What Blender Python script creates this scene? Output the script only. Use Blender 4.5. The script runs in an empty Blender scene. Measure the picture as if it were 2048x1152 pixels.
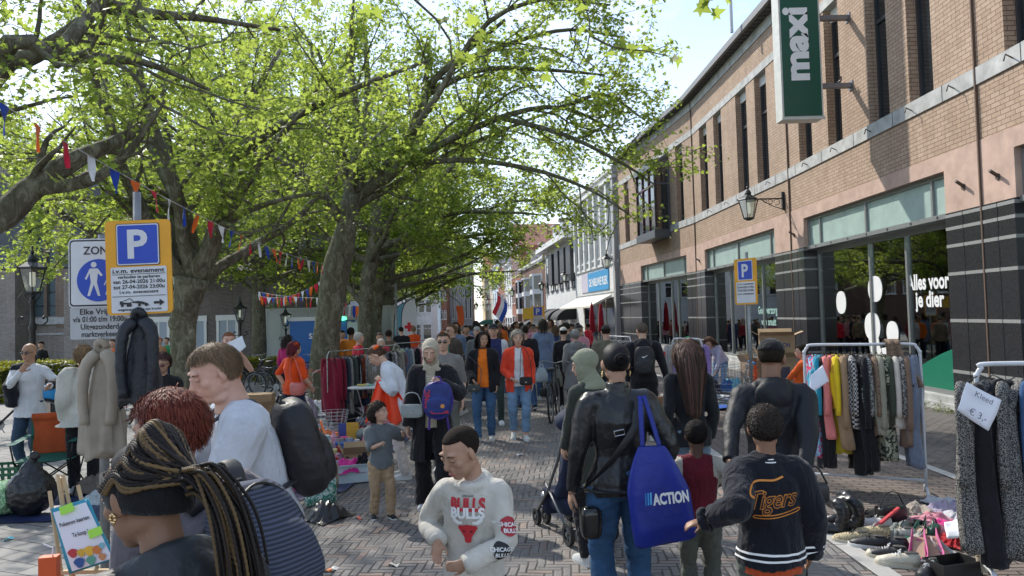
import bpy,math,random
import numpy as np
from mathutils import Vector,Matrix,noise as mnoise
R=math.radians
rng=np.random.default_rng(7)
random.seed(7)
SC=bpy.context.scene
COL=SC.collection
FAST_T={}
# ------------------------------------------------------------ camera, sky, sun, exposure
CAM_H,FOC=1.9,1480.0
PITCH,ROLL=math.atan(54/1480.0),0.028
cam=bpy.data.cameras.new('camera')
cam.lens=FOC/2048*36.0
cam.sensor_width=36.0
cam.clip_start,cam.clip_end=0.05,2000
cam_o=bpy.data.objects.new('camera',cam)
COL.objects.link(cam_o)
_f=Vector((0,math.cos(PITCH),math.sin(PITCH)))
_u=Vector((1,0,0)).cross(_f)
_r2=Vector((1,0,0))*math.cos(ROLL)-_u*math.sin(ROLL)
_u2=Vector((1,0,0))*math.sin(ROLL)+_u*math.cos(ROLL)
cam_o.matrix_world=Matrix(((_r2.x,_u2.x,-_f.x,0),(_r2.y,_u2.y,-_f.y,0),(_r2.z,_u2.z,-_f.z,CAM_H),(0,0,0,1)))
SC.camera=cam_o
SUN_AZ,SUN_EL=R(-38),R(43)  # azimuth from +Y towards +X; the sun stands ahead, to the left
w=bpy.data.worlds.new('World')
SC.world=w
w.use_nodes=True
nt=w.node_tree
nt.nodes.clear()
sky=nt.nodes.new('ShaderNodeTexSky')
sky.sky_type='NISHITA'
sky.sun_disc=False
sky.sun_elevation=SUN_EL
sky.sun_rotation=SUN_AZ
sky.air_density,sky.dust_density,sky.ozone_density=1.0,0.6,1.5
tc=nt.nodes.new('ShaderNodeTexCoord')
sep=nt.nodes.new('ShaderNodeSeparateXYZ')
nt.links.new(tc.outputs['Generated'],sep.inputs[0])
  # clouds: noise on the plane of a cloud layer (direction / (height + a bit)), so they flatten to the horizon
mx=nt.nodes.new('ShaderNodeMath'); mx.operation='ADD'; mx.inputs[1].default_value=0.18
nt.links.new(sep.outputs['Z'],mx.inputs[0])
dv=nt.nodes.new('ShaderNodeVectorMath'); dv.operation='DIVIDE'
cb=nt.nodes.new('ShaderNodeCombineXYZ')
for i in range(3):
    nt.links.new(mx.outputs[0],cb.inputs[i])
nt.links.new(tc.outputs['Generated'],dv.inputs[0]); nt.links.new(cb.outputs[0],dv.inputs[1])
ns=nt.nodes.new('ShaderNodeTexNoise'); ns.inputs['Scale'].default_value=2.6; ns.inputs['Detail'].default_value=9; ns.inputs['Roughness'].default_value=.62
ns.inputs['Distortion'].default_value=.35
nt.links.new(dv.outputs[0],ns.inputs['Vector'])
rp=nt.nodes.new('ShaderNodeValToRGB')
rp.color_ramp.elements[0].position,rp.color_ramp.elements[1].position=.45,.74
nt.links.new(ns.outputs['Fac'],rp.inputs[0])
zr=nt.nodes.new('ShaderNodeMapRange'); zr.inputs['From Min'].default_value=.06; zr.inputs['From Max'].default_value=.5
zr.inputs['To Min'].default_value=.62; zr.inputs['To Max'].default_value=0.0
nt.links.new(sep.outputs['Z'],zr.inputs['Value'])
mxx=nt.nodes.new('ShaderNodeMath'); mxx.operation='MAXIMUM'
nt.links.new(rp.outputs[0],mxx.inputs[0]); nt.links.new(zr.outputs[0],mxx.inputs[1])
cm=nt.nodes.new('ShaderNodeMix'); cm.data_type='RGBA'
nt.links.new(mxx.outputs[0],cm.inputs['Factor'])
nt.links.new(sky.outputs[0],cm.inputs['A'])
cm.inputs['B'].default_value=(5.0,5.35,5.9,1)
bg=nt.nodes.new('ShaderNodeBackground'); bg.inputs['Strength'].default_value=0.15
nt.links.new(cm.outputs['Result'],bg.inputs['Color'])
wo=nt.nodes.new('ShaderNodeOutputWorld')
nt.links.new(bg.outputs[0],wo.inputs[0])
sl=bpy.data.lights.new('sun','SUN')
sl.energy,sl.angle,sl.color=2.8,R(0.8),(1.0,.95,.86)
so=bpy.data.objects.new('sun',sl)
COL.objects.link(so)
SUN_DIR=Vector((math.sin(SUN_AZ)*math.cos(SUN_EL),math.cos(SUN_AZ)*math.cos(SUN_EL),math.sin(SUN_EL)))
so.rotation_euler=SUN_DIR.to_track_quat('Z','Y').to_euler()
so.location=SUN_DIR*60
SC.view_settings.view_transform='Standard'
SC.view_settings.look='None'
SC.view_settings.exposure=0.92
SC.view_settings.gamma=1
SC.cycles.max_bounces=7
SC.cycles.transparent_max_bounces=12
SC.cycles.caustics_reflective=False
SC.cycles.caustics_refractive=False
# ------------------------------------------------------------ node helper
class N:
    def __init__(s,nt,sock):s.nt,s.k=nt,sock
    def _op(s,op,o=None,o2=None):
        n=s.nt.nodes.new('ShaderNodeMath'); n.operation=op
        s.nt.links.new(s.k,n.inputs[0])
        for i,q in ((1,o),(2,o2)):
            if q is None:continue
            if isinstance(q,N):s.nt.links.new(q.k,n.inputs[i])
            else:n.inputs[i].default_value=q
        return N(s.nt,n.outputs[0])
    def __add__(s,o):return s._op('ADD',o)
    def __sub__(s,o):return s._op('SUBTRACT',o)
    def __mul__(s,o):return s._op('MULTIPLY',o)
    def floor(s):return s._op('FLOOR')
    def mod(s,o):return s._op('FLOORED_MODULO',o)
    def mn(s,o):return s._op('MINIMUM',o)
    def mxm(s,o):return s._op('MAXIMUM',o)
    def lt(s,o):return s._op('LESS_THAN',o)
    def gt(s,o):return s._op('GREATER_THAN',o)
    def neg(s):return s._op('MULTIPLY',-1.0)
_mats={}
def newmat(name):
    m=bpy.data.materials.new(name); m.use_nodes=True
    t=m.node_tree; b=t.nodes['Principled BSDF']
    return m,t,b
def lk(t,a,b):t.links.new(a,b)
def coords(t,kind='Object',scale=(1,1,1),rot=(0,0,0)):
    c=t.nodes.new('ShaderNodeTexCoord'); mp=t.nodes.new('ShaderNodeMapping')
    mp.inputs['Scale'].default_value=scale; mp.inputs['Rotation'].default_value=rot
    lk(t,c.outputs[kind],mp.inputs[0]); return mp.outputs[0]
def noise(t,vec,scale,detail=4,rough=.55,dist=0):
    n=t.nodes.new('ShaderNodeTexNoise'); n.inputs['Scale'].default_value=scale; n.inputs['Detail'].default_value=detail
    n.inputs['Roughness'].default_value=rough; n.inputs['Distortion'].default_value=dist
    if vec is not None:lk(t,vec,n.inputs['Vector'])
    return n.outputs['Fac']
def ramp(t,fac,stops):
    r=t.nodes.new('ShaderNodeValToRGB'); e=r.color_ramp.elements
    while len(e)<len(stops):e.new(.5)
    for q,(p,c) in zip(e,stops):
        q.position=p; q.color=(*c,1) if len(c)==3 else c
    lk(t,fac,r.inputs[0]); return r.outputs[0]
def mixc(t,fac,a,b,blend='MIX'):
    m=t.nodes.new('ShaderNodeMix'); m.data_type='RGBA'; m.blend_type=blend
    for q,i in ((fac,'Factor'),(a,'A'),(b,'B')):
        if hasattr(q,'is_linked'):lk(t,q,m.inputs[i])
        elif i=='Factor':m.inputs[i].default_value=q
        else:m.inputs[i].default_value=(*q,1)
    return m.outputs['Result']
def bump(t,b,h,dist=.01,strength=1.0):
    n=t.nodes.new('ShaderNodeBump'); n.inputs['Distance'].default_value=dist; n.inputs['Strength'].default_value=strength
    lk(t,h,n.inputs['Height']); lk(t,n.outputs[0],b.inputs['Normal'])
def sc(c,f):return tuple(min(1,max(0,q*f)) for q in c)
def mat(name,c,rough=.6,var=.18,scale=6,metal=0,bmp=0,bscale=60,spec=.5,alpha=1,sheen=0):
    key=(name,c,rough,metal)
    if key in _mats:return _mats[key]
    m,t,b=newmat(name)
    v=coords(t)
    f=noise(t,v,scale,5,.6)
    col=ramp(t,f,[(.3,sc(c,1-var)),(.7,sc(c,1+var))])
    lk(t,col,b.inputs['Base Color'])
    b.inputs['Roughness'].default_value=rough; b.inputs['Metallic'].default_value=metal
    b.inputs['Specular IOR Level'].default_value=spec
    if sheen:b.inputs['Sheen Weight'].default_value=sheen
    if bmp:bump(t,b,noise(t,v,bscale,3),bmp)
    if alpha<1:b.inputs['Alpha'].default_value=alpha
    _mats[key]=m
    return m
def cloth(c,name='cloth',rough=.88,weave=.0015,var=.16):
    key=('cloth',name,c,rough)
    if key in _mats:return _mats[key]
    m,t,b=newmat(name); v=coords(t); lk(t,ramp(t,noise(t,v,5,5,.6),[(.3,sc(c,1-var)),(.7,sc(c,1+var))]),b.inputs['Base Color'])
    b.inputs['Roughness'].default_value=rough; b.inputs['Specular IOR Level'].default_value=.2; b.inputs['Sheen Weight'].default_value=.15
    w1=noise(t,coords(t,'Object',(1,1,.45)),13,3,.55,1.2); w2=noise(t,v,240,2); bump(t,b,mixc(t,.12,ramp(t,w1,[(.25,(0,)*3),(.75,(1,)*3)]),ramp(t,w2,[(0,(0,)*3),(1,(1,)*3)])),.011 if weave else .003); _mats[key]=m
    return m
def patt(name,kind,a,b_,scale=20,rough=.8):
    key=(name,kind,a,b_,scale)
    if key in _mats:return _mats[key]
    m,t,b=newmat(name)
    v=coords(t)
    if kind=='stripe':
        wv=t.nodes.new('ShaderNodeTexWave'); wv.bands_direction='Z'; wv.inputs['Scale'].default_value=scale; wv.inputs['Distortion'].default_value=.3
        lk(t,v,wv.inputs[0]); col=ramp(t,wv.outputs['Fac'],[(.42,a),(.55,b_)])
    elif kind=='spots':
        vo=t.nodes.new('ShaderNodeTexVoronoi'); vo.inputs['Scale'].default_value=scale
        lk(t,v,vo.inputs['Vector']); col=ramp(t,vo.outputs['Distance'],[(.28,b_),(.38,a)])
    elif kind=='fleck':
        col=ramp(t,noise(t,v,scale,2,.9),[(.49,a),(.56,b_)])
    elif kind=='check':
        ck=t.nodes.new('ShaderNodeTexChecker'); ck.inputs['Scale'].default_value=scale
        ck.inputs[1].default_value=(*a,1); ck.inputs[2].default_value=(*b_,1); lk(t,v,ck.inputs[0]); col=ck.outputs[0]
    else:
        col=ramp(t,noise(t,v,scale,3,.6,1.5),[(.45,a),(.52,b_)])
    lk(t,col,b.inputs['Base Color']); b.inputs['Roughness'].default_value=rough; b.inputs['Specular IOR Level'].default_value=.25
    bump(t,b,noise(t,v,150,2),.001)
    _mats[key]=m
    return m
def emis(name,c,s):
    m,t,b=newmat(name); b.inputs['Base Color'].default_value=(*c,1)
    b.inputs['Emission Color'].default_value=(*c,1); b.inputs['Emission Strength'].default_value=s
    return m
def flat(name,c,rough=.5,metal=0,spec=.5):return mat(name,c,rough,.06,9,metal,0,60,spec)
# ------------------------------------------------------------ mesh building
def norm(a):
    a=np.asarray(a,float); return a/(np.linalg.norm(a,axis=-1,keepdims=True)+1e-12)
def rotm(rx=0,ry=0,rz=0):
    return np.array((Matrix.Rotation(R(rz),3,'Z')@Matrix.Rotation(R(ry),3,'Y')@Matrix.Rotation(R(rx),3,'X')))
def fastmesh(name,V,faces,mi=None,smooth=True):
    """faces: an (n, k) int array or a list of tuples"""
    me=bpy.data.meshes.new(name)
    V=np.asarray(V,np.float32)
    if isinstance(faces,np.ndarray):
        n,k=faces.shape; tot=np.full(n,k,np.int32); loops=faces.ravel().astype(np.int32)
    else:
        tot=np.array([len(f) for f in faces],np.int32); loops=np.fromiter((i for f in faces for i in f),np.int32); n=len(faces)
    me.vertices.add(len(V)); me.vertices.foreach_set('co',V.ravel())
    me.loops.add(len(loops)); me.loops.foreach_set('vertex_index',loops)
    me.polygons.add(n)
    st=np.concatenate([[0],np.cumsum(tot)[:-1]]).astype(np.int32) if n else tot
    me.polygons.foreach_set('loop_start',st)
    if mi is not None:me.polygons.foreach_set('material_index',np.asarray(mi,np.int32))
    me.polygons.foreach_set('use_smooth',np.full(n,smooth,bool))
    me.update(calc_edges=True); me.validate()
    return me
def tag(o,label=None,cat=None,group=None,kind=None):
    for k,v in (('label',label),('category',cat),('group',group),('kind',kind)):
        if v:o[k]=v
    return o
def link(name,data,parent=None,loc=(0,0,0),rot=(0,0,0),mats=()):
    o=bpy.data.objects.new(name,data); COL.objects.link(o)
    if parent is not None:o.parent=parent
    o.location=loc; o.rotation_euler=rot
    for m in mats:data.materials.append(m)
    return o
def empty(name,loc=(0,0,0),rz=0,label=None,cat=None,group=None,kind=None):
    o=bpy.data.objects.new(name,None); COL.objects.link(o); o.empty_display_size=.1
    o.location=loc; o.rotation_euler=(0,0,R(rz))
    return tag(o,label,cat,group,kind)
def frames(P):
    P=np.asarray(P,float); n=len(P)
    T=np.zeros_like(P); T[1:-1]=P[2:]-P[:-2]; T[0]=P[1]-P[0]; T[-1]=P[-1]-P[-2]; T=norm(T)
    a=np.array([0,0,1.]) if abs(T[0,2])<.9 else np.array([0,1.,0])
    U=np.zeros_like(P); U[0]=norm(np.cross(T[0],a))
    for i in range(1,n):
        u=U[i-1]-T[i]*(U[i-1]@T[i]); U[i]=norm(u)
    return T,U,np.cross(T,U)
def spline(P,n):
    """Catmull-Rom through P (any columns), n points"""
    P=np.asarray(P,float); m=len(P)
    if m<3:return np.array([P[0]+(P[-1]-P[0])*t for t in np.linspace(0,1,n)])
    Q=np.vstack([2*P[0]-P[1],P,2*P[-1]-P[-2]]); out=[]
    for t in np.linspace(0,m-1-1e-9,n):
        i=int(t); f=t-i; a,b,c,d=Q[i:i+4]
        out.append(.5*(2*b+(c-a)*f+(2*a-5*b+4*c-d)*f*f+(3*b-a-3*c+d)*f**3))
    return np.array(out)
class M:
    def __init__(s):s.V,s.F,s.mi,s.n=[],[],[],0
    def add(s,V,F,mi=0):
        V=np.asarray(V,float); s.V.append(V)
        for f in F:s.F.append(tuple(int(i)+s.n for i in f)); s.mi.append(mi)
        s.n += len(V); return s
    def box(s,c,d,rot=None,mi=0,taper=1.0):
        x,y,z=np.array(d)/2
        V=np.array([(sx*x*(taper if sz>0 else 1),sy*y*(taper if sz>0 else 1),sz*z) for sz in (-1,1) for sy in (-1,1) for sx in (-1,1)])
        if rot is not None:V=V@np.asarray(rot).T
        return s.add(V+np.array(c),[(0,2,3,1),(4,5,7,6),(0,1,5,4),(2,6,7,3),(0,4,6,2),(1,3,7,5)],mi)
    def b2(s,x0,x1,y0,y1,z0,z1,mi=0):return s.box(((x0+x1)/2,(y0+y1)/2,(z0+z1)/2),(x1-x0,y1-y0,z1-z0),None,mi)
    def tube(s,P,r,seg=8,cap=True,mi=0,ry=None,up=None):
        P=np.asarray(P,float); n=len(P); r=np.broadcast_to(np.asarray(r,float),(n,)); q=r if ry is None else np.broadcast_to(np.asarray(ry,float),(n,))
        T,U,W=frames(P)
        if up is not None:  # ring's first axis kept close to the given vector
            U=norm(np.array(up)[None]-T*(T@np.array(up))[:,None]); W=np.cross(T,U)
        a=np.arange(seg)*2*math.pi/seg
        V=(P[:,None]+U[:,None]*(r[:,None]*np.cos(a))[...,None]+W[:,None]*(q[:,None]*np.sin(a))[...,None]).reshape(-1,3)
        F=[(i*seg+j,i*seg+(j+1)%seg,(i+1)*seg+(j+1)%seg,(i+1)*seg+j) for i in range(n-1) for j in range(seg)]
        if cap:F += [tuple(range(seg))[::-1],tuple((n-1)*seg+j for j in range(seg))]
        return s.add(V,F,mi)
    def ell(s,c,r,rot=None,seg=14,rings=9,mi=0,n=2.0):
        V=[(0,0,-1)]
        for i in range(1,rings):
            p=-math.pi/2+math.pi*i/rings
            for j in range(seg):
                t=2*math.pi*j/seg
                V.append((math.cos(p)*math.cos(t),math.cos(p)*math.sin(t),math.sin(p)))
        V.append((0,0,1)); V=np.array(V)
        if n != 2:V=np.sign(V)*np.abs(V)**(2/n)
        V=V*np.array(r)
        if rot is not None:V=V@np.asarray(rot).T
        F=[(0,1+(j+1)%seg,1+j) for j in range(seg)]
        for i in range(rings-2):
            a=1+i*seg
            F += [(a+j,a+(j+1)%seg,a+seg+(j+1)%seg,a+seg+j) for j in range(seg)]
        a=1+(rings-2)*seg; L=len(V)-1
        F += [(a+j,a+(j+1)%seg,L) for j in range(seg)]
        return s.add(V+np.array(c),F,mi)
    def lathe(s,prof,c=(0,0,0),seg=16,mi=0,rot=None,arc=1):
        V=np.array([(p[0]*math.cos(2*math.pi*j/seg),p[0]*math.sin(2*math.pi*j/seg),p[1]) for p in prof for j in range(seg)])
        if rot is not None:V=V@np.asarray(rot).T
        F=[(i*seg+j,i*seg+(j+1)%seg,(i+1)*seg+(j+1)%seg,(i+1)*seg+j) for i in range(len(prof)-1) for j in range(seg)]
        return s.add(V+np.array(c),F,mi)
    def prism(s,out,t,o=(0,0,0),ex=(1,0,0),ez=(0,0,1),mi=0):
        """outline out in the plane ex, ez at o, thickness t along ex x ez"""
        ex,ez=np.array(ex,float),np.array(ez,float); nn=np.cross(ex,ez); n=len(out)
        A=np.array([np.array(o)+ex*p[0]+ez*p[1] for p in out])
        V=np.vstack([A,A+nn*t])
        F=[tuple(range(n)),tuple(range(2*n-1,n-1,-1))]+[(i,i+n,(i+1)%n+n,(i+1)%n) for i in range(n)]
        return s.add(V,F,mi)
    def grid(s,nu,nv,fn,mi=0):
        V=np.array([fn(i/nu,j/nv) for j in range(nv+1) for i in range(nu+1)])
        F=[(j*(nu+1)+i,j*(nu+1)+i+1,(j+1)*(nu+1)+i+1,(j+1)*(nu+1)+i) for j in range(nv) for i in range(nu)]
        return s.add(V,F,mi)
    def loft(s,rings,cap=True,mi=0):
        n=len(rings[0]); F=[(i*n+j,i*n+(j+1)%n,(i+1)*n+(j+1)%n,(i+1)*n+j) for i in range(len(rings)-1) for j in range(n)]
        if cap:F += [tuple(range(n))[::-1],tuple((len(rings)-1)*n+j for j in range(n))]
        return s.add(np.vstack(rings),F,mi)
    def arr(s):return (np.vstack(s.V) if s.V else np.zeros((0,3)))
    def mesh(s,name='mesh',smooth=True):return fastmesh(name,s.arr(),s.F,s.mi,smooth)
    def build(s,name,mats,parent=None,loc=(0,0,0),rot=(0,0,0),smooth=False,sharp=None):
        if not isinstance(mats,(list,tuple)):mats=[mats]
        o=link(name,s.mesh(name,smooth),parent,loc,rot,mats)
        if sharp is not None and smooth:autosmooth(o.data,sharp)
        return o
def autosmooth(me,ang=40):
    me.update()
    try:me.set_sharp_from_angle(angle=R(ang))
    except Exception:pass
def getdg():
    with bpy.context.temp_override(scene=TS,view_layer=TS.view_layers[0]):
        dg=bpy.context.evaluated_depsgraph_get(); dg.update(); return dg
def remesh(m,vox,smooth=4,mats=None):
    """union of the closed pieces of m as one continuous surface; returns vertices, quads"""
    me=m.mesh('tmp')
    o=bpy.data.objects.new('tmp',me); TMP.objects.link(o)
    md=o.modifiers.new('r','REMESH'); md.mode='VOXEL'; md.voxel_size=vox; md.adaptivity=0
    if smooth:
        s2=o.modifiers.new('s','SMOOTH'); s2.iterations=smooth; s2.factor=.5
    dg=getdg()
    ev=o.evaluated_get(dg); r=ev.data
    n=len(r.vertices); V=np.empty(n*3,np.float32); r.vertices.foreach_get('co',V)
    F=np.empty(len(r.loops),np.int32); r.loops.foreach_get('vertex_index',F)
    F=F.reshape(-1,4)
    TMP.objects.unlink(o); bpy.data.objects.remove(o); bpy.data.meshes.remove(me)
    return V.reshape(-1,3).astype(float),F
TS=bpy.data.scenes.new('workbench')
TMP=TS.collection
def nrm(V,F):
    fn=np.cross(V[F[:,2]]-V[F[:,0]],V[F[:,3]]-V[F[:,1]]); N_=np.zeros_like(V)
    for i in range(4):np.add.at(N_,F[:,i],fn)
    return norm(N_)
_ph=rng.uniform(0,6.28,(24,3)); _kd=norm(rng.normal(size=(24,3)))
def wnoise(P,f=1.0,k0=0):
    """cheap smooth noise: sum of warped sines, vectorised"""
    P=np.asarray(P)*f; o=np.zeros(len(P)); a=1.0
    for o_ in range(3):
        for q in range(3):
            i=(k0+o_*3+q)%24
            wv=P@_kd[i]*(2.3**o_)*2.2
            o += a*np.sin(wv+_ph[i,0]+1.7*np.sin(P@_kd[(i+7)%24]*(1.9**o_)*1.6+_ph[i,1]))
        a *= .5
    return o/4
_txt={}
def text_arr(s,size=1.0,off=0.0,ext=0.002,sx=1.0,space=1.0,res=3,shear=0):
    key=(s,off,space,res,shear)
    if key not in _txt:
        c=bpy.data.curves.new('t','FONT'); c.body=s; c.size=1; c.offset=off; c.extrude=0; c.resolution_u=res
        c.space_character=space; c.shear=shear; c.fill_mode='FRONT'
        o=bpy.data.objects.new('t',c); TMP.objects.link(o)
        dg=getdg()
        me=bpy.data.meshes.new_from_object(o.evaluated_get(dg))
        V=np.array([v.co[:] for v in me.vertices]); F=[tuple(p.vertices) for p in me.polygons]
        TMP.objects.unlink(o); bpy.data.objects.remove(o); bpy.data.curves.remove(c); bpy.data.meshes.remove(me)
        _txt[key]=(V,F)
    V,F=_txt[key]
    V=V.copy(); V[:,0] -= (V[:,0].min()+V[:,0].max())/2
    V *= size; V[:,0] *= sx
    return V,F
def write(m,s,o,ex,ez,size,off=0.012,sx=1.0,mi=0,width=None,space=1.0,shear=0,align='c'):
    """flat lettering in the plane ex, ez with its baseline centre at o; width rescales it to that length"""
    V,F=text_arr(s,size,off,0,sx,space,3,shear)
    if width:V[:,0] *= width/(V[:,0].max()-V[:,0].min())
    if align=='l':V[:,0] -= V[:,0].min()
    ex,ez,o=np.array(ex,float),np.array(ez,float),np.array(o,float)
    m.add(o+V[:,:1]*ex+V[:,1:2]*ez,F,mi); return m
def place(o,x,y,z=0,rz=0):o.location=(x,y,z); o.rotation_euler=(0,0,R(rz)); return o
def copy_tree(o,parent=None):
    c=o.copy(); COL.objects.link(c); c.parent=parent
    for ch in [q for q in o.children]:copy_tree(ch,c)
    return c
def recolor(o,m,slot=0):
    o.material_slots[slot].link='OBJECT'; o.material_slots[slot].material=m
def ray(px,py):
    """direction of a pixel of the 2048 px photograph, scaled to 1 m of depth along +Y"""
    d=np.array(_f)*FOC+np.array(_r2)*(px-1024)+np.array(_u2)*(576-py); return d/d[1]
def at(px,py,depth):
    d=ray(px,py)*depth; return np.array((d[0],d[1],CAM_H+d[2]))
def gnd(px,depth):
    """ground point under column px at that depth"""
    d=ray(px,700)*depth; return float(d[0]),float(depth)
  # ------------------------------------------------------------ paving
def gz(y):return 0.0 if y<12 else-0.015*(y-12)
def herring(name,cols,mortar,W=.066,n=3,ang=5,wear=1.0):
    """bricks 1:n laid in herringbone; each brick has its own tone"""
    m,t,b=newmat(name)
    v=coords(t,'Object',(1/W,)*3,(0,0,R(ang)))
  # wobble so that the courses are not ruler-straight
    nz=t.nodes.new('ShaderNodeTexNoise'); nz.inputs['Scale'].default_value=.12; lk(t,v,nz.inputs['Vector'])
    ad=t.nodes.new('ShaderNodeVectorMath'); ad.operation='MULTIPLY_ADD'; ad.inputs[1].default_value=(1.2,)*3
    lk(t,nz.outputs['Color'],ad.inputs[0]); lk(t,v,ad.inputs[2])
    s=t.nodes.new('ShaderNodeSeparateXYZ'); lk(t,ad.outputs[0],s.inputs[0])
    X,Y=N(t,s.outputs[0]),N(t,s.outputs[1])
    i,j=X.floor(),Y.floor(); fx,fy=X-i,Y-j
    k=(i-j).mod(2.0*n); hz=k.lt(n-.5); vt=hz*-1.0+1.0
    mv=k*-1.0+(2.0*n-1)
    lx=hz*(fx+k)+vt*(fy+mv)  # along the brick
    ly=hz*fy+vt*fx  # across it
    d=lx.mn(lx*-1.0+float(n)).mn(ly).mn(ly*-1.0+1.0)
    ix=i-hz*k; iy=j-vt*mv
    c=t.nodes.new('ShaderNodeCombineXYZ'); lk(t,ix.k,c.inputs[0]); lk(t,iy.k,c.inputs[1]); lk(t,hz.k,c.inputs[2])
    wn=t.nodes.new('ShaderNodeTexWhiteNoise'); lk(t,c.outputs[0],wn.inputs['Vector'])
    tone=ramp(t,wn.outputs['Value'],cols)
    big=noise(t,coords(t,'Object'),.35,5,.6); fine=noise(t,coords(t,'Object'),40,4,.7)
    tone=mixc(t,.55,tone,ramp(t,big,[(.3,(.62,.6,.57)),(.7,(1,1,1))]),'MULTIPLY')
    tone=mixc(t,.45,tone,ramp(t,fine,[(.25,(.55,.55,.55)),(.75,(1.15,1.15,1.15))]),'MULTIPLY')
    jn=ramp(t,d.k,[(.0,(1,1,1)),(.075,(1,1,1)),(.13,(0,0,0))])
    jcol=ramp(t,noise(t,coords(t,'Object'),1.3,3),[(.45,mortar),(.62,sc(mortar,3.2))])
    col=mixc(t,jn,tone,jcol)
    lk(t,col,b.inputs['Base Color']); b.inputs['Roughness'].default_value=.78; b.inputs['Specular IOR Level'].default_value=.35
    h=ramp(t,d.k,[(.02,(0,0,0)),(.2,(1,1,1))])
    hh=mixc(t,.25,h,ramp(t,wn.outputs['Value'],[(0,(.3,)*3),(1,(1,)*3)]),'MULTIPLY')
    gr=noise(t,coords(t,'Object',(1,.5,1)),2.2,6,.72,.6); lk(t,mixc(t,.6,col,ramp(t,gr,[(.32,(.55,.53,.5)),(.48,(1,1,1)),(.7,(1.12,1.1,1.06))]),'MULTIPLY'),b.inputs['Base Color'])
    bump(t,b,mixc(t,.2,hh,ramp(t,fine,[(0,(0,)*3),(1,(1,)*3)])),.012)
    return m
def brickmat(name,c1,c2,mortar,bw=.21,bh=.07,ms=.012,vec='wall',rot=0,off=.5,rough=.8,noisy=.35,bd=.006):
    m,t,b=newmat(name)
    c=t.nodes.new('ShaderNodeTexCoord')
    s=t.nodes.new('ShaderNodeSeparateXYZ'); cb=t.nodes.new('ShaderNodeCombineXYZ')
    if vec=='wall':
        lk(t,c.outputs['Object'],s.inputs[0])
        u=N(t,s.outputs[0])+N(t,s.outputs[1]); lk(t,u.k,cb.inputs[0]); lk(t,s.outputs[2],cb.inputs[1]); vv=cb.outputs[0]
    else:
        mp=t.nodes.new('ShaderNodeMapping'); mp.inputs['Rotation'].default_value=(0,0,R(rot))
        nz=t.nodes.new('ShaderNodeTexNoise'); nz.inputs['Scale'].default_value=1.1; lk(t,c.outputs['Object'],nz.inputs['Vector'])
        ad=t.nodes.new('ShaderNodeVectorMath'); ad.operation='MULTIPLY_ADD'; ad.inputs[1].default_value=(.09,)*3
        lk(t,nz.outputs['Color'],ad.inputs[0]); lk(t,c.outputs['Object'],ad.inputs[2]); lk(t,ad.outputs[0],mp.inputs[0]); vv=mp.outputs[0]
    br=t.nodes.new('ShaderNodeTexBrick'); lk(t,vv,br.inputs['Vector'])
    br.inputs['Color1'].default_value=(*c1,1); br.inputs['Color2'].default_value=(*c2,1); br.inputs['Mortar'].default_value=(*mortar,1)
    br.inputs['Scale'].default_value=1; br.inputs['Brick Width'].default_value=bw; br.inputs['Row Height'].default_value=bh
    br.inputs['Mortar Size'].default_value=ms/2; br.inputs['Mortar Smooth'].default_value=.2; br.offset=off
    o=coords(t,'Object')
    col=mixc(t,noisy,br.outputs['Color'],ramp(t,noise(t,o,30,4,.7),[(.2,(.45,)*3),(.8,(1.2,)*3)]),'MULTIPLY')
    col=mixc(t,.5,col,ramp(t,noise(t,o,.8,5,.65),[(.25,(.6,.58,.55)),(.7,(1.05,)*3)]),'MULTIPLY')
    if vec=='wall':col=mixc(t,.45,col,ramp(t,noise(t,coords(t,'Object',(3.2,3.2,.35)),1.3,5,.7),[(.3,(.6,.57,.53)),(.55,(1,1,1))]),'MULTIPLY')
    lk(t,col,b.inputs['Base Color']); b.inputs['Roughness'].default_value=rough; b.inputs['Specular IOR Level'].default_value=.3
    bump(t,b,ramp(t,br.outputs['Fac'],[(0,(1,)*3),(1,(0,)*3)]),bd)
    return m
road_m=herring('road clinker',[(0,(.185,.175,.17)),(.55,(.235,.222,.212)),(.85,(.255,.22,.20)),(1,(.30,.215,.18))],(.06,.056,.052))
walk_m=herring('pavement clinker',[(0,(.15,.14,.13)),(.6,(.19,.175,.165)),(1,(.2,.165,.15))],(.035,.033,.03),ang=-3)
slab_m=brickmat('pavement slabs',(.25,.24,.23),(.31,.30,.285),(.07,.065,.06),.36,.19,.012,'floor',24)
park_m=brickmat('parking clinker',(.175,.145,.13),(.22,.18,.16),(.028,.025,.022),.21,.068,.014,'floor',3,.5,.8,.4,.014)
kerb_m=mat('kerb stone',(.42,.41,.39),.8,.25,14,0,.003,90)
base_m=mat('far paving',(.2,.19,.18),.9,.25,2)
def sheet(name,edges,z,m):
    """strip between two polylines [(xl, xr, y)], following the fall of the street"""
    V,F=[],[]
    for xl,xr,y in edges:V += [(xl,y,gz(y)+z),(xr,y,gz(y)+z)]
    for i in range(len(edges)-1):F.append((2*i,2*i+1,2*i+3,2*i+2))
    o=link(name,fastmesh(name,V,F,None,False),None,(0,0,0),(0,0,0),[m]); return tag(o,kind='structure')
sheet('ground',[(-400,400,-60),(-400,400,12),(-400,400,60),(-400,400,130),(-900,900,1500)],-.02,base_m).data
sheet('pavement',[(-60,-2.3,-6),(-60,-2.3,12),(-60,-2.5,27),(-60,-8,60)],0,slab_m)
rd=[(-1.85,2.5,-6),(-1.85,2.5,12),(-1.85,2.45,20),(-2.3,2.2,30),(-4,.9,42),(-7,-2,70),(-12,-6.3,110),(-20,-12,165)]
sheet('road',rd,0,road_m)
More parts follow.
